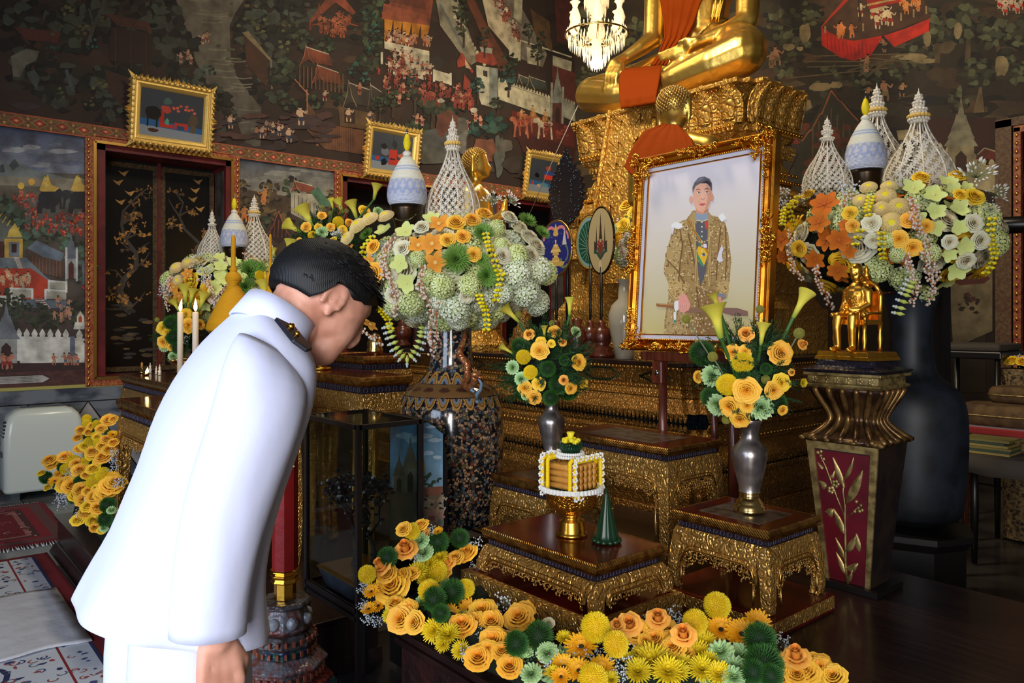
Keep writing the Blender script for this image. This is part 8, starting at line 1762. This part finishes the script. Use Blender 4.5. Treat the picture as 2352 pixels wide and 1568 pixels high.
# ---------------- the bowing man ----------------
mx0 = -1.497
def mp(px, py, dx=0): v = onX(px, py, mx0+dx); return v
man = thing('person', 'person in white uniform bowing towards the altar, dark shoulder board, arm hanging down', 'person', (mx0, .47, 0))
OG = Vector((mx0, .47, 0))
def NB(px, py, r, dx=0): v = mp(px, py, dx)-OG; return (v.x, v.y, v.z, r)
b = MB()
hd = mp(738, 690)-OG
hu = Vector((0, .60, .80)); hf = Vector((0, .80, -.60))   # head up and forward directions, tipped down
def HP(u, f, s, r): p = hd+hu*u+hf*f; return (p.x+s, p.y, p.z, r)
limb(b, [HP(.015, -.02, 0, .086), HP(.03, .02, 0, .082), HP(-.02, .035, 0, .07)], 20)
for s in (-1, 1): limb(b, [HP(.02, -.01, s*.012, .078), HP(.01, .03, s*.012, .068)], 16); limb(b, [HP(-.03, .055, s*.022, .042), HP(-.085, .06, s*.016, .034)], 12)
limb(b, [HP(-.085, .075, 0, .026), HP(-.075, .06, 0, .04)], 12); limb(b, [HP(.02, .098, 0, .012), HP(-.02, .112, 0, .014), HP(-.03, .105, 0, .018)], 10); limb(b, [HP(-.055, .094, .012, .009), HP(-.055, .094, -.012, .009)], 8); limb(b, [HP(.035, .09, .028, .010), HP(.035, .09, -.028, .010)], 8)
for s in (-1, 1):
    for k in range(9): a = k/8*PI*1.25-.5; q_ = HP(-.008+.034*math.sin(a), -.012-.021*math.cos(a), s*.086, .0075); limb(b, [q_], 6)
    limb(b, [HP(-.035, -.005, s*.078, .010), HP(.0, -.008, s*.076, .014)], 8)
limb(b, [HP(-.04, -.03, 0, .062), NB(676, 738, .06), NB(646, 758, .058), NB(618, 815, .055), NB(570, 930, .085), NB(512, 1050, .09), NB(474, 1150, .085), NB(450, 1260, .10)], 16)
for s in (-1, 1):
    limb(b, [NB(618, 842, .04, s*.12), NB(575, 970, .040, s*.185), NB(520, 1140, .038, s*.2), NB(502, 1400, .027, s*.2), NB(500, 1470, .026, s*.2)], 10)
    limb(b, [NB(455, 1280, .085, s*.08), (s*.09, -.0, .48, .062), (s*.09, -.03, .10, .04), (s*.09, -.02, .05, .035)], 10)
    # loosely closed hand: palm, four bent fingers, thumb along the side
    w0 = Vector(NB(500, 1470, 0, s*.2)[:3]); 
    for k in range(4):
        fy = -.032+.021*k; kn = w0+Vector((s*.006, fy+.004, -.075-.006*math.sin(k*.9+.6))); r_ = .0105-.001*(k == 0)
        limb(b, [(*(w0+Vector((0, fy*.6, -.01))), .016), (*kn, r_+.001)], 8); j1 = kn+Vector((-s*.012, .004, -.034+.004*(k == 0))); j2 = j1+Vector((-s*.026, .002, -.008)); j3 = j2+Vector((-s*.010, 0, .016))
        limb(b, [(*kn, r_), (*j1, r_*.94), (*j2, r_*.88), (*j3, r_*.8)], 8)
    limb(b, [(*(w0+Vector((0, .02, -.012))), .016), (*(w0+Vector((-s*.008, .046, -.045))), .013), (*(w0+Vector((-s*.016, .046, -.075))), .0105), (*(w0+Vector((-s*.026, .036, -.098))), .009)], 8)
organic('body', b, M['skin'], .0052, 4, man)
b = MB()
for s in (-1, 1): b.ball(HP(.012, .082, s*.03, 0)[:3], (.010, .010, .007), 8, 5)
b.build('eyes', mat('eye_dark', (24, 18, 18), .2), man)
# hair: a short cropped cap
b = MB(); vs = []; n1, n2 = 40, 22; hr = random.Random(3)
rows = []
for i in range(n2+1):
    th = PI*.5*i/n2*1.36
    row = []
    for j in range(n1):
        a = 2*PI*j/n1; cf = math.cos(a); lim = (1.0 if cf < -.2 else .80) if cf < .55 else .60
        side = abs(math.sin(a)); lim = lim*(1-.10*side*(cf > -.35)); t = th*lim
        r1 = Vector((.1*math.sin(t)*math.sin(a), 0, 0)); p = hd+hu*.022+hu*(.104*math.cos(t))+hf*(.120*math.sin(t)*cf-.006)+r1
        row.append(tuple(p+(p-hd).normalized()*hr.uniform(.0, .004)))
    rows.append(row)
b.loft(rows, True, True, True); hr_ = b.build('hair', M['hair'], man); sd = hr_.modifiers.new('s', 'SOLIDIFY'); sd.thickness = .008; sd.offset = -1
b = MB()
for i in range(520):
    a = hr.uniform(0, 2*PI); t = PI*.5*hr.uniform(.2, 1.2); cf = math.cos(a)
    t = min(t, 1.1 if cf > .4 else 1.25 if cf > -.5 else 1.8)
    d = hu*math.cos(t)+hf*(math.sin(t)*cf)+Vector((math.sin(t)*math.sin(a), 0, 0)); p = hd+hu*.022+hu*.105*math.cos(t)+hf*(.121*math.sin(t)*cf-.006)+Vector((.101*math.sin(t)*math.sin(a), 0, 0)); e = p+d*.007+hf*hr.uniform(.008, .02)-hu*.004+Vector((hr.uniform(-.004, .004), 0, 0)); b.tube([p, e], [.0022, .0004], 3)
b.build('hair_tufts', M['hair'], man, kind='stuff')
# jacket: sections perpendicular to the bent spine (f = room +y)
def ring(px, py, a, bf, bb, tilt, dx=0, n=48, pw=2.3, wob=0):
    c = mp(px, py, dx)-OG; out = []
    for j in range(n):
        an = 2*PI*j/n; ca, sa = math.cos(an), math.sin(an); f = (bf if ca > 0 else bb)*abs(ca)**(2/pw)*(1 if ca > 0 else -1); s = a*abs(sa)**(2/pw)*(1 if sa > 0 else -1)
        k = 1+wob*(math.sin(an*5+1)*.5+math.sin(an*9)*.3); out.append((c.x+s*k, c.y+f*k*math.cos(tilt), c.z-f*k*math.sin(tilt)))
    return out
JR = [(622, 742, .070, .06, .062, .6), (616, 758, .105, .068, .070, .55), (608, 784, .155, .078, .078, .5), (592, 822, .186, .095, .092, .46), (566, 885, .198, .108, .110, .42), (534, 960, .196, .114, .120, .37, 0, .008), (506, 1030, .188, .120, .122, .34, 0, .012), (490, 1110, .180, .108, .128, .33, 0, .016), (474, 1190, .182, .102, .145, .32, 0, .016), (456, 1262, .186, .105, .15, .30, 0, .014), (440, 1330, .194, .120, .17, .28, 0, .035), (428, 1392, .200, .138, .185, .26, 0, .05), (424, 1415, .203, .142, .190, .25, 0, .055)]
b = MB(); b.loft([ring(*r[:6], 0, 48, 2.4, r[7] if len(r) > 7 else 0) for r in JR], False, True, True); jk = b.build('jacket', M['uniform'], man, sub=1); s_ = jk.modifiers.new('s', 'SOLIDIFY'); s_.thickness = .006; s_.offset = -1
b = MB(); b.loft([ring(612, 762, .085, .074, .072, .55), ring(630, 734, .076, .068, .068, .6), ring(646, 712, .074, .068, .066, .62)], False, True, True); cl = b.build('collar', M['uniform'], jk); s_ = cl.modifiers.new('s', 'SOLIDIFY'); s_.thickness = .006
for s in (1, -1):
    b = MB(); rg = []
    for px, py, r_, dx in [(606, 800, .048, .125), (612, 828, .066, .15), (610, 870, .074, .172), (598, 935, .075, .19), (574, 1010, .072, .20), (546, 1090, .070, .208), (520, 1170, .067, .21), (502, 1250, .063, .21), (488, 1330, .060, .21), (481, 1400, .058, .21), (478, 1455, .057, .21)]:
        c = Vector(NB(px, py, 0, s*dx)[:3]); tl = .55 if py < 830 else .32 if py < 1200 else .1
        rg.append([(c.x+r_*.82*math.cos(2*PI*j/28)*(1+.02*math.sin(j*2.1+py*.02)+.035*math.sin(py*.055+j*.5)*(py > 900)), c.y+r_*math.sin(2*PI*j/28)*math.cos(tl), c.z-r_*math.sin(2*PI*j/28)*math.sin(tl)) for j in range(28)])
    b.loft(rg, False, True, True); sl = b.build('sleeve', M['uniform'], jk, sub=1); s_ = sl.modifiers.new('s', 'SOLIDIFY'); s_.thickness = .005; s_.offset = -1
    c0, c1 = Vector(NB(640, 752, 0, s*.06)[:3]), Vector(NB(676, 806, 0, s*.20)[:3])
    if s > 0: c0, c1 = P(641, 757, 1.40)-OG, P(692, 822, 1.345)-OG
    else: c0, c1 = mp(630, 752, -.075)-OG, mp(612, 790, -.17)-OG
    ax = (c1-c0); L_ = ax.length; ax.normalize(); sd_ = ax.cross(Vector((0, .4, 1))).normalized(); up = sd_.cross(ax)*-1
    if up.z < 0: up = -up
    b = MB(); pts = [(-.0, -.024), (-.0, .024), (L_*.8, .024), (L_, 0), (L_*.8, -.024)]
    b.add([c0+ax*u+sd_*v+up*.012 for u, v in pts]+[c0+ax*u+sd_*v+up*.020 for u, v in pts], [(4, 3, 2, 1, 0), (5, 6, 7, 8, 9)]+[(j, (j+1) % 5, (j+1) % 5+5, j+5) for j in range(5)]); sb = b.build('shoulder_board', M['navy'], jk, bev=.002, fix=True); sb['label'] = 'dark navy shoulder board'
    b = MB(); b.ball(c0+ax*.02+up*.022, .007, 10, 6); b.ball(c0+ax*.045+up*.022, .006, 8, 5); b.build('gilt_button', M['gold_bright'], sb)

b = MB(); K_ = lambda px, py, dx: mp(px, py, dx)-OG; b.tube([K_(572, 1248, .155), K_(596, 1262, .135)], .004, 6); b.build('pocket_welt', M['uniform'], jk)
b = MB(); rg = []
for s in (1, -1):
    rg = []
    for z, a, y0, dx in [(.93, .09, -.03, .075), (.80, .10, -.035, .082), (.6, .10, -.03, .085), (.4, .105, -.02, .09), (.2, .10, -.03, .09), (.08, .11, -.03, .09)]: rg.append([(s*dx+a*math.cos(2*PI*j/24), y0+a*1.08*math.sin(2*PI*j/24), z) for j in range(24)])
    b.loft(rg, False, True, True)
tr = b.build('trousers', M['uniform'], man, sub=1)
for s in (1, -1):
    b = MB(); b.loft([[(s*.09+.045*math.cos(2*PI*j/20)*(1-.12*(z > .05)), .04+.13*math.sin(2*PI*j/20)*(1 if z < .04 else .7)-(.05 if z > .04 else 0), z) for j in range(20)] for z in (0.0, .02, .05, .09)], True, True, True); b.build('shoe', mat('shoe_black', (14, 14, 16), .2, coat=.4), man)

# ---------------- rugs, runner, appliance ----------------
def flat(name, label, cat, x0, x1, y0, y1, z, draw, m='rug', th=.012):
    b = MB(); b.box(x0, x1, y0, y1, z-th, z); o = tag(b.build(name, M['cloth_white'] if m == 'c' else mat(name+'_base', (104, 16, 26), .95)), label, cat)
    if draw: q = Paint(lambda x, y: Vector((x, y, z)), (0, 0, 1), 1.0, step=2e-6, base=.0006); draw(q); q.mb.build('woven_pattern', M['rug'], o)
    return o
def floral(q, x0, x1, y0, y1, n, cols, s=.03):
    r = q.r
    for i in range(n):
        x, y, c = r.uniform(x0, x1), r.uniform(y0, y1), r.choice(cols)
        if r.random() < .5: q.blob(x, y, r.uniform(s*.3, s), r.uniform(s*.3, s), c, 7, .1, .35)
        else: a = r.uniform(0, 6.28); q.ring(x, y, s, s, s*.3, c, 10, a, a+4)
def rugA(q):
    x1, y1 = -2.9, .745
    q.poly([(-5.3, -1.2), (x1, -1.2), (x1, .735), (-5.3, .735)], (190, 196, 206)); q.poly([(-5.3, .72), (x1, .72), (x1, .735), (-5.3, .735)], (36, 46, 84)); q.poly([(-5.3, .60), (x1, .60), (x1, .61), (-5.3, .61)], (130, 30, 36))
    q.poly([(-5.2, -1.2), (x1, -1.2), (x1, .24), (-5.2, .24)], (142, 20, 34))
    for k in range(16):
        x = -5.0+k*.28
        for yy in (.24,): 
            q.ring(x, yy+.03, .15, .15, .022, (34, 42, 82), 16, 0, 2*PI); q.blob(x, yy+.03, .125, .125, (186, 194, 206), 14, 0, .02); q.blob(x, yy+.03, .05, .05, (150, 54, 50), 9, .1, .3); q.ring(x, yy+.03, .08, .08, .008, (60, 60, 96), 12)
    floral(q, -5.2, x1, -.5, .16, 260, [(190, 190, 200), (60, 40, 80), (160, 90, 80), (110, 14, 30), (40, 50, 90)], .026); floral(q, -5.3, x1, .40, .58, 170, [(40, 50, 96), (150, 60, 54), (84, 90, 120)], .02); floral(q, -5.3, x1, .62, .71, 90, [(60, 70, 120), (150, 60, 54)], .016)
ra = flat('rug', 'red-bordered rug with blue and white floral pattern beneath the white runner, beside the dark step', 'rug', -5.35, -2.2, -1.2, .81, .014, rugA)
for k in range(2):
    pass
b = MB(); rg = []
for i in range(24): 
    x = -4.60+.86*i/23; rg.append([(x+.012*math.sin(j*1.1), -.9+1.635*j/30, .019+.004*abs(math.sin(i*.9+j*.35))+.002*math.sin(j*.8)) for j in range(31)])
b.loft(rg, False, False, True); rn = tag(b.build('white_runner', M['cloth_white']), 'plain creased white cloth runner laid across the floral rug', 'runner'); s_ = rn.modifiers.new('s', 'SOLIDIFY'); s_.thickness = .004; s_.offset = -1
def rugB(q):
    x0, x1 = -6.85, -5.63
    q.poly([(x0, -1.5), (x1, -1.5), (x1, 1.0), (x0, 1.0)], (110, 22, 38))
    for a, c in ((.03, (92, 60, 60)), (.10, (124, 24, 40)), (.16, (70, 34, 38)), (.20, (140, 90, 90)), (.23, (104, 18, 34))): q.poly([(x0+a, -1.5), (x1-a, -1.5), (x1-a, 1.0-a), (x0+a, 1.0-a)], c)
    for cy in (.1, -.9):
        for rr_, c in ((.42, (170, 140, 136)), (.39, (70, 16, 26)), (.33, (160, 130, 126)), (.30, (120, 24, 40)), (.20, (176, 156, 150)), (.17, (96, 30, 40)), (.13, (186, 166, 160))): q.blob((x0+x1)/2, cy, rr_*.9, rr_*1.3, c, 26, 0, .03)
    floral(q, x0+.05, x1-.05, -1.4, .82, 420, [(176, 120, 120), (60, 14, 22), (150, 60, 66), (190, 160, 156), (90, 20, 32)], .022)
rb_ = flat('rug', 'dark red oriental rug with pale oval medallion, by the white appliance', 'rug', -6.86, -5.62, -1.5, 1.01, .014, rugB)
b = MB(); r = random.Random(5)
for k in range(150): y = -1.3+2.3*k/150; b.tube([(-6.86, y, .010), (-6.92-r.uniform(0, .03), y+r.uniform(-.01, .01), .004)], .004, 3); b.tube([(-5.62, y, .010), (-5.56+r.uniform(0, .03), y+r.uniform(-.01, .01), .004)], .004, 3)
b.build('fringe', M['cloth_white'], rb_, kind='stuff')
t = thing('standing_appliance', 'cream white floor-standing appliance with rounded corners and vent slots against the wall', 'appliance', (-7.20, 1.06, 0))
def rrect(w_, d_, r_, z, n=6, fx=1, fy=1):
    out = []
    for cx_, cy_, a0 in ((d_/2-r_, w_/2-r_, 0), (-d_/2+r_, w_/2-r_, PI/2), (-d_/2+r_, -w_/2+r_, PI), (d_/2-r_, -w_/2+r_, 1.5*PI)):
        for k in range(n+1): a = a0+PI/2*k/n; out.append((cx_+r_*math.cos(a), cy_+r_*math.sin(a), z))
    return out
b = MB(); b.loft([rrect(.56-2*q_, .26-q_, .05, z) for z, q_ in ((.06, .01), (.08, 0), (.5, 0), (.60, .012), (.66, .035), (.70, .075), (.715, .12))], True, True, True); bdy = b.build('body', M['plastic_white'], t)
b = MB(); b.tube([(-.02, -.22, .665), (-.02, -.14, .715), (-.02, .12, .725), (-.02, .2, .70)], .012, 8); b.build('handle', M['grey_plastic'], t)
b = MB()
for k in range(5): b.box(-.07, .10, -.283, -.262, .50+k*.028, .515+k*.028)
b.build('vent_slats', M['chrome'], t); b = MB(); b.box(.0, .06, -.29, -.275, .34, .38); b.build('switch', M['grey_plastic'], t)
for y in (-.2, .2): b = MB(); b.box(-.1, .1, y-.03, y+.03, 0, .062); b.build('foot', M['grey_plastic'], t)

# ---------------- ceremonial fans and carved leaf screen ----------------
def fan(label, pxc, pyc, rxp, ryp, y, zfoot, draw, rim, base=True, rot=0):
    c = onY(pxc, pyc, y); Y = depth(c); rz = ryp/FPX*Y; rx = rxp/FPX*Y/.80; t = thing('ceremonial_fan', label, 'fan', (c.x, c.y, zfoot))
    oz = c.z-zfoot; b = MB(); n = 48; pr = [(rx*math.cos(2*PI*k/n), oz+rz*math.sin(2*PI*k/n)) for k in range(n)]; b.prism(pr, -.006, .006); b.build('disc', M['cushion'] if rim == 0 else mat('fan_back', (90, 70, 40), .6), t, bev=.002)
    q = Paint(lambda u, v: Vector((rx*u, -.006, oz+rz*v)), (0, -1, 0), 1.0, step=1e-5, base=.0006); draw(q); q.mb.build('emblem', M['printed_gold'], t)
    b = MB(); b.tube([(rx*math.cos(2*PI*k/n), 0, oz+rz*math.sin(2*PI*k/n)) for k in range(n+1)], .008, 6); b.build('rim', M['gold_trim'] if rim else M['dark_bronze'], t)
    b = MB(); b.tube([(0, 0, .05 if base else 0), (0, 0, oz-rz*.8)], .009, 8); b.build('pole', M['black_wood'], t)
    b = MB(); b.lathe([(.085, 0), (.09, .02), (.07, .035), (.075, .06), (.05, .075), (.06, .10), (.068, .14), (.055, .18), (.025, .20), (.03, .215), (.014, .24)], 24); b.build('turned_base', M['brown_wood'], t)
    return t
def d_blue(q):
    q.blob(0, 0, .96, .96, (34, 40, 112), 40, 0, 0); G1, G2, PK = (200, 160, 84), (222, 186, 110), (206, 120, 124)
    for sg in (-1, 1): q.ring(sg*.32, .62, .3, .2, .12, PK, 16, 0 if sg > 0 else .4, 2.9 if sg > 0 else PI); q.ring(sg*.62, .30, .22, .32, .1, PK, 12, 0 if sg > 0 else 1.6, 1.5 if sg > 0 else PI)
    q.poly([(-.18, .5), (0, .9), (.18, .5), (.1, .44), (-.1, .44)], G1); q.poly([(-.05, .3), (.05, .3), (.02, .1), (-.02, .1)], G2)
    for k, (w_, y) in enumerate([(.16, .08), (.26, -.02), (.34, -.1), (.22, -.2), (.14, -.32), (.26, -.4), (.44, -.5)]): q.poly([(-w_, y-.05), (w_, y-.05), (w_*.8, y+.06), (-w_*.8, y+.06)], G1 if k % 2 else G2)
    q.poly([(.42, .1), (.56, .7), (.70, .1)], (196, 186, 176)); q.ring(.62, -.2, .2, .3, .09, (92, 116, 96), 18, -1.6, 1.6); q.ring(.5, -.55, .3, .2, .09, (110, 124, 84), 18, 2, 6); q.ring(-.5, -.6, .3, .15, .08, (150, 130, 76), 16); q.poly([(-.6, -.5), (.6, -.5), (.45, -.66), (-.45, -.66)], G1)
    for i in range(30): q.blob(q.r.uniform(-.8, .8), q.r.uniform(-.2, .8), .016, .012, G2, 5)
def d_green(q):
    q.blob(0, 0, .97, .97, (22, 74, 56), 40, 0, 0); q.ring(0, 0, .92, .92, .12, (120, 150, 150), 36); q.ring(0, 0, .98, .98, .05, (176, 140, 50), 36)
    for k in range(22): a = 2*PI*k/22; q.line([(.1*math.cos(a), .1*math.sin(a)-.2), (.76*math.cos(a), .76*math.sin(a))], .022, (130, 160, 140))
def d_cream(q):
    q.blob(0, 0, .97, .97, (172, 152, 110), 40, 0, 0); D_, Rr = (60, 46, 36), (128, 44, 40)
    for y, w_ in ((.1, .12), (.2, .11), (.3, .09), (.4, .08), (.5, .05), (.6, .03)): q.poly([(-w_, y-.06), (w_, y-.06), (w_*.7, y+.08), (-w_*.7, y+.08)], D_)
    q.poly([(-.04, .6), (0, .84), (.04, .6)], D_); q.ring(0, .05, .13, .2, .05, D_, 14)
    for sg in (-1, 1):
        q.poly([(sg*.26, -.1), (sg*.32, .5), (sg*.38, -.1)], D_); q.poly([(sg*.24, -.1), (sg*.5, 0), (sg*.52, -.38), (sg*.3, -.3)], D_); q.line([(0, -.3), (sg*.2, -.1), (sg*.16, .0)], .09, Rr)
    q.poly([(-.3, -.2), (.3, -.2), (.2, -.42), (0, -.52), (-.2, -.42)], (90, 70, 54)); q.poly([(-.12, -.05), (.12, -.05), (0, -.4)], Rr); q.line([(-.5, -.34), (-.3, -.36), (0, -.56), (.3, -.36), (.5, -.30)], .09, (34, 70, 62)); q.blob(.0, -.75, .12, .14, (186, 164, 130), 10)
fan('round blue fan painted with a gold vessel and pink scrolls, next to the largest arrangement', 1278, 570, 41, 63, 3.62, 1.182, d_blue, 1)
fan('green fan with radiating pale rays, half covered by the cream fan', 1356, 556, 36, 62, 3.80, 1.182, d_green, 1)
fan('cream oval fan with dark royal emblem, in front of the green fan', 1381, 552, 32, 76, 3.60, 1.182, d_cream, 0)
c = onY(1301, 440, 3.9); t = thing('carved_leaf_screen', 'dark carved leaf-shaped standing screen with beads, left of the gold throne', 'screen', (c.x, 3.9, 1.182)); Y = depth(c); kz = Y/FPX; oz = c.z-1.182
def lw(v): return (1-v)**.9*(.2+.0*v)+.8*math.sin(PI*min(1, (1-v)*1.25)**1.15*.5) if v > .3 else .95*math.sin(PI*.5*min(1, (v+.06)/.32))
pr = [];  n = 26
for k in range(n+1): v = k/n; w_ = 40*kz/.78*(max(.02, 1.1*math.sin(PI*v**.75)**.8 if v < .62 else .92*((1-v)/.38)**1.1))*(1+.09*math.sin(k*2.6)); pr.append((w_, oz+(-78+180*v)*kz))
b = MB(); b.prism(pr+[(-x, z) for x, z in pr[::-1]], -.01, .01); b.build('leaf', M['purple_black'], t, fix=True)
b = MB(); r = random.Random(8)
for k in range(60):
    for s in (-1, 1):
        w_, z = pr[int(k/60*25)]; u = r.choice((.35, .62, .88)); b.ball((s*w_*u, -.012, z+r.uniform(-.02, .02)), .006, 5, 3)
b.build('beads', mat('bead_blue', (70, 80, 90), .2, .4), t, kind='stuff'); b = MB(); b.tube([(0, .012, 0), (0, .012, oz-.1)], .014, 8); b.build('pole', M['black_wood'], t); b = MB(); b.lathe([(.1, 0), (.1, .03), (.03, .08)], 16); b.build('foot', M['black_wood'], t)
def turned(name, label, px, y, s, prof, m, cat, zb=1.182): c = pos(px, y, zb); t = thing(name, label, cat, c); b = MB(); b.lathe([(r_*s, z*s) for r_, z in prof], 28, cap=False); b.build('body', M[m], t); return t
turned('porcelain_vase', 'pale grey porcelain vase with dark emblem, against the left edge of the portrait', 1434, 3.56, 1, [(.0, 0), (.055, 0), (.07, .08), (.095, .20), (.10, .27), (.08, .33), (.04, .37), (.034, .46), (.05, .49)], 'porcelain_white', 'vase')
turned('wooden_urn', 'dark turned wooden urn left of the green fan pole', 1325, 3.72, 1, [(0, 0), (.07, 0), (.06, .04), (.08, .12), (.06, .18), (.03, .2), (.04, .24), (0, .26)], 'brown_wood', 'urn')
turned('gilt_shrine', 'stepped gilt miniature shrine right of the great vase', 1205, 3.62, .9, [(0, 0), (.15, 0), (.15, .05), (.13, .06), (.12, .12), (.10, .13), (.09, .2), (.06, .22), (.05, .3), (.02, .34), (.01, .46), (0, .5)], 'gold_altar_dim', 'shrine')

# ---------------- shadowed corner at the right ----------------
def on(px, py, Y): return P(px, py, Y)
b = MB(); c = on(2150, 700, 4.0); b.box(-.045, .045, -.045, .045, .03, 1.72); b.box(-.052, -.04, -.052, .052, .03, 1.72); b.box(.04, .052, -.052, .052, .03, 1.72); b.v = [(x+c.x, y+c.y, z) for x, y, z in b.v]; ps = tag(b.build('screen_post', M['black_wood']), 'tall black moulded post right of the carved pedestal', 'post')
b = MB(); b.box(c.x-.07, c.x+.07, c.y-.07, c.y+.07, 0, .03); b.build('foot', M['black_wood'], ps)
c2 = on(2300, 518, 4.0); c3_ = on(2540, 506, 4.0); b = MB(); b.tube([(c2.x, c2.y, c2.z), (c3_.x, c3_.y, c3_.z)], .045, 4); b.tube([(c3_.x, c3_.y, 0), (c3_.x, c3_.y, 2.0)], .05, 4); tag(b.build('black_bracket', M['black_wood']), 'black wooden arm reaching in at the right edge above the cushions', 'bracket')
def tb_(name, label, cat, px, py, Y, w_, d_, hgt, mt, legs=True, m2='black_wood'):
    c = on(px, py, Y); t = thing(name, label, cat, (c.x, c.y, 0)); b = MB(); b.box(-w_/2, w_/2, 0, d_, c.z-hgt, c.z); b.build('top', M[mt], t, bev=.008)
    if legs:
        for sx in (-1, 1):
            for yy in (.03, d_-.03): b = MB(); b.tube([(sx*(w_/2-.03), yy, 0), (sx*(w_/2-.03), yy, (c.z-hgt)*.5), (sx*(w_/2-.03), yy, c.z-hgt)], [.016, .024, .018], 8); b.build('leg', M[m2], t)
    return t, c
ta, ca = tb_('side_table', 'dark table with pale cloth behind the black post', 'table', 2210, 806, 5.1, .46, .5, .05, 'black_wood')
b = MB(); b.box(-.22, .22, 0.01, .46, ca.z+.001, ca.z+.05); b.build('pale_cloth', M['cloth_grey'], ta, bev=.02)
tc_, cc_ = tb_('low_stool', 'stool draped with grey cloth, bottom right of the black post', 'stool', 2275, 1052, 4.1, .44, .36, .03, 'cloth_grey')
b = MB(); rg = []
for k, (e, z) in enumerate([(0, cc_.z+.005), (.02, cc_.z-.0), (.035, cc_.z-.07)]): rg.append([(x*(1+e*3), y_*(1+e*3)+.18-.0, z-(.03*math.sin(j*1.3) if k == 2 else 0)) for j, (x, y_) in enumerate([(-.22, -.18), (0, -.18), (.22, -.18), (.22, 0), (.22, .18), (0, .18), (-.22, .18), (-.22, 0)])])
b.loft(rg[::-1], True, True, True); b.build('grey_cloth', M['cloth_grey'], tc_)
for k in range(6):
    b = MB(); z = cc_.z+.008+k*.014; R5 = random.Random(k); b.box(cc_.x-.17+R5.uniform(-.01, .01), cc_.x+.06+R5.uniform(-.02, .02), cc_.y+.06, cc_.y+.24, z, z+.0125); tag(b.build('book', mat('book_cover', [(150, 130, 70), (60, 74, 60), (120, 110, 60)][k % 3], .6)), ['lowest thin book of the stack on the grey cloth stool', 'second thin book up from the grey cloth', 'third thin book up in the stack on the stool', 'fourth thin book up in the stack on the stool', 'thin book directly under the topmost one on the stool', 'topmost thin book of the stack on the grey cloth stool'][k], 'book', 'stacked thin books')
tr_, cr_ = tb_('red_bench', 'bench topped by a bright red padded board, under the brown cushions', 'bench', 2300, 985, 4.45, .7, .4, .045, 'velvet_red', True, 'brown_wood')
def cushion(label, px, py, Y, w_, h_, d_=.34):
    c = on(px, py, Y); b = MB(); rg = []
    for k in range(9): a = -PI/2+PI*k/8; s = math.cos(a)**.55 if abs(math.cos(a)) > 1e-6 else 0; s = .6+.4*s if k in (0, 8) else .72+.28*s; rg.append([(w_/2*s*(abs(math.cos(t_))**.45)*(1 if math.cos(t_) > 0 else -1), d_/2*s*(abs(math.sin(t_))**.45)*(1 if math.sin(t_) > 0 else -1), h_/2+h_/2*math.sin(a)) for t_ in [2*PI*j/32+.01 for j in range(32)]])
    b.loft(rg); b.v = [(x+c.x, y+c.y+.2, z+c.z) for x, y, z in b.v]; o = tag(b.build('cushion', M['cushion']), label, 'cushion'); b = MB(); b.tube([(c.x+w_/2*(abs(math.cos(t_))**.45)*(1 if math.cos(t_) > 0 else -1), c.y+.2+d_/2*(abs(math.sin(t_))**.45)*(1 if math.sin(t_) > 0 else -1), c.z+h_/2) for t_ in [2*PI*j/32+.01 for j in range(33)]], .005, 5); b.build('piping', M['gilt_paint'], o); return o
cushion('large brown brocade cushion lying on the red padded bench', 2290, 984, 4.45, .52, .13)
o = cushion('smaller brown cushion lying on top of the larger one', 2330, 931, 4.5, .36, .10, .28)
pk = on(2345, 850, 4.98); t = thing('flower_basket', 'lace-edged pot of orange flowers at the right edge, near the cushions', 'flowers', (pk.x, pk.y, 0)); b = MB(); b.lathe([(.10, 0), (.11, pk.z-.1), (.13, pk.z), (.12, pk.z+.01)], 24, False); b.build('lace_pot', mat('lace', (150, 124, 80), .8, col2=(60, 44, 30), nscale=50), t)
for k in range(12): a = k*2.4; rr_ = .09*math.sqrt(k/12); head(t, 'RyQ'[k % 3], (pk.x+rr_*math.cos(a), pk.y+rr_*math.sin(a), pk.z+.06-.1*rr_), (math.cos(a)*.4, math.sin(a)*.4-.3, 1), .045)
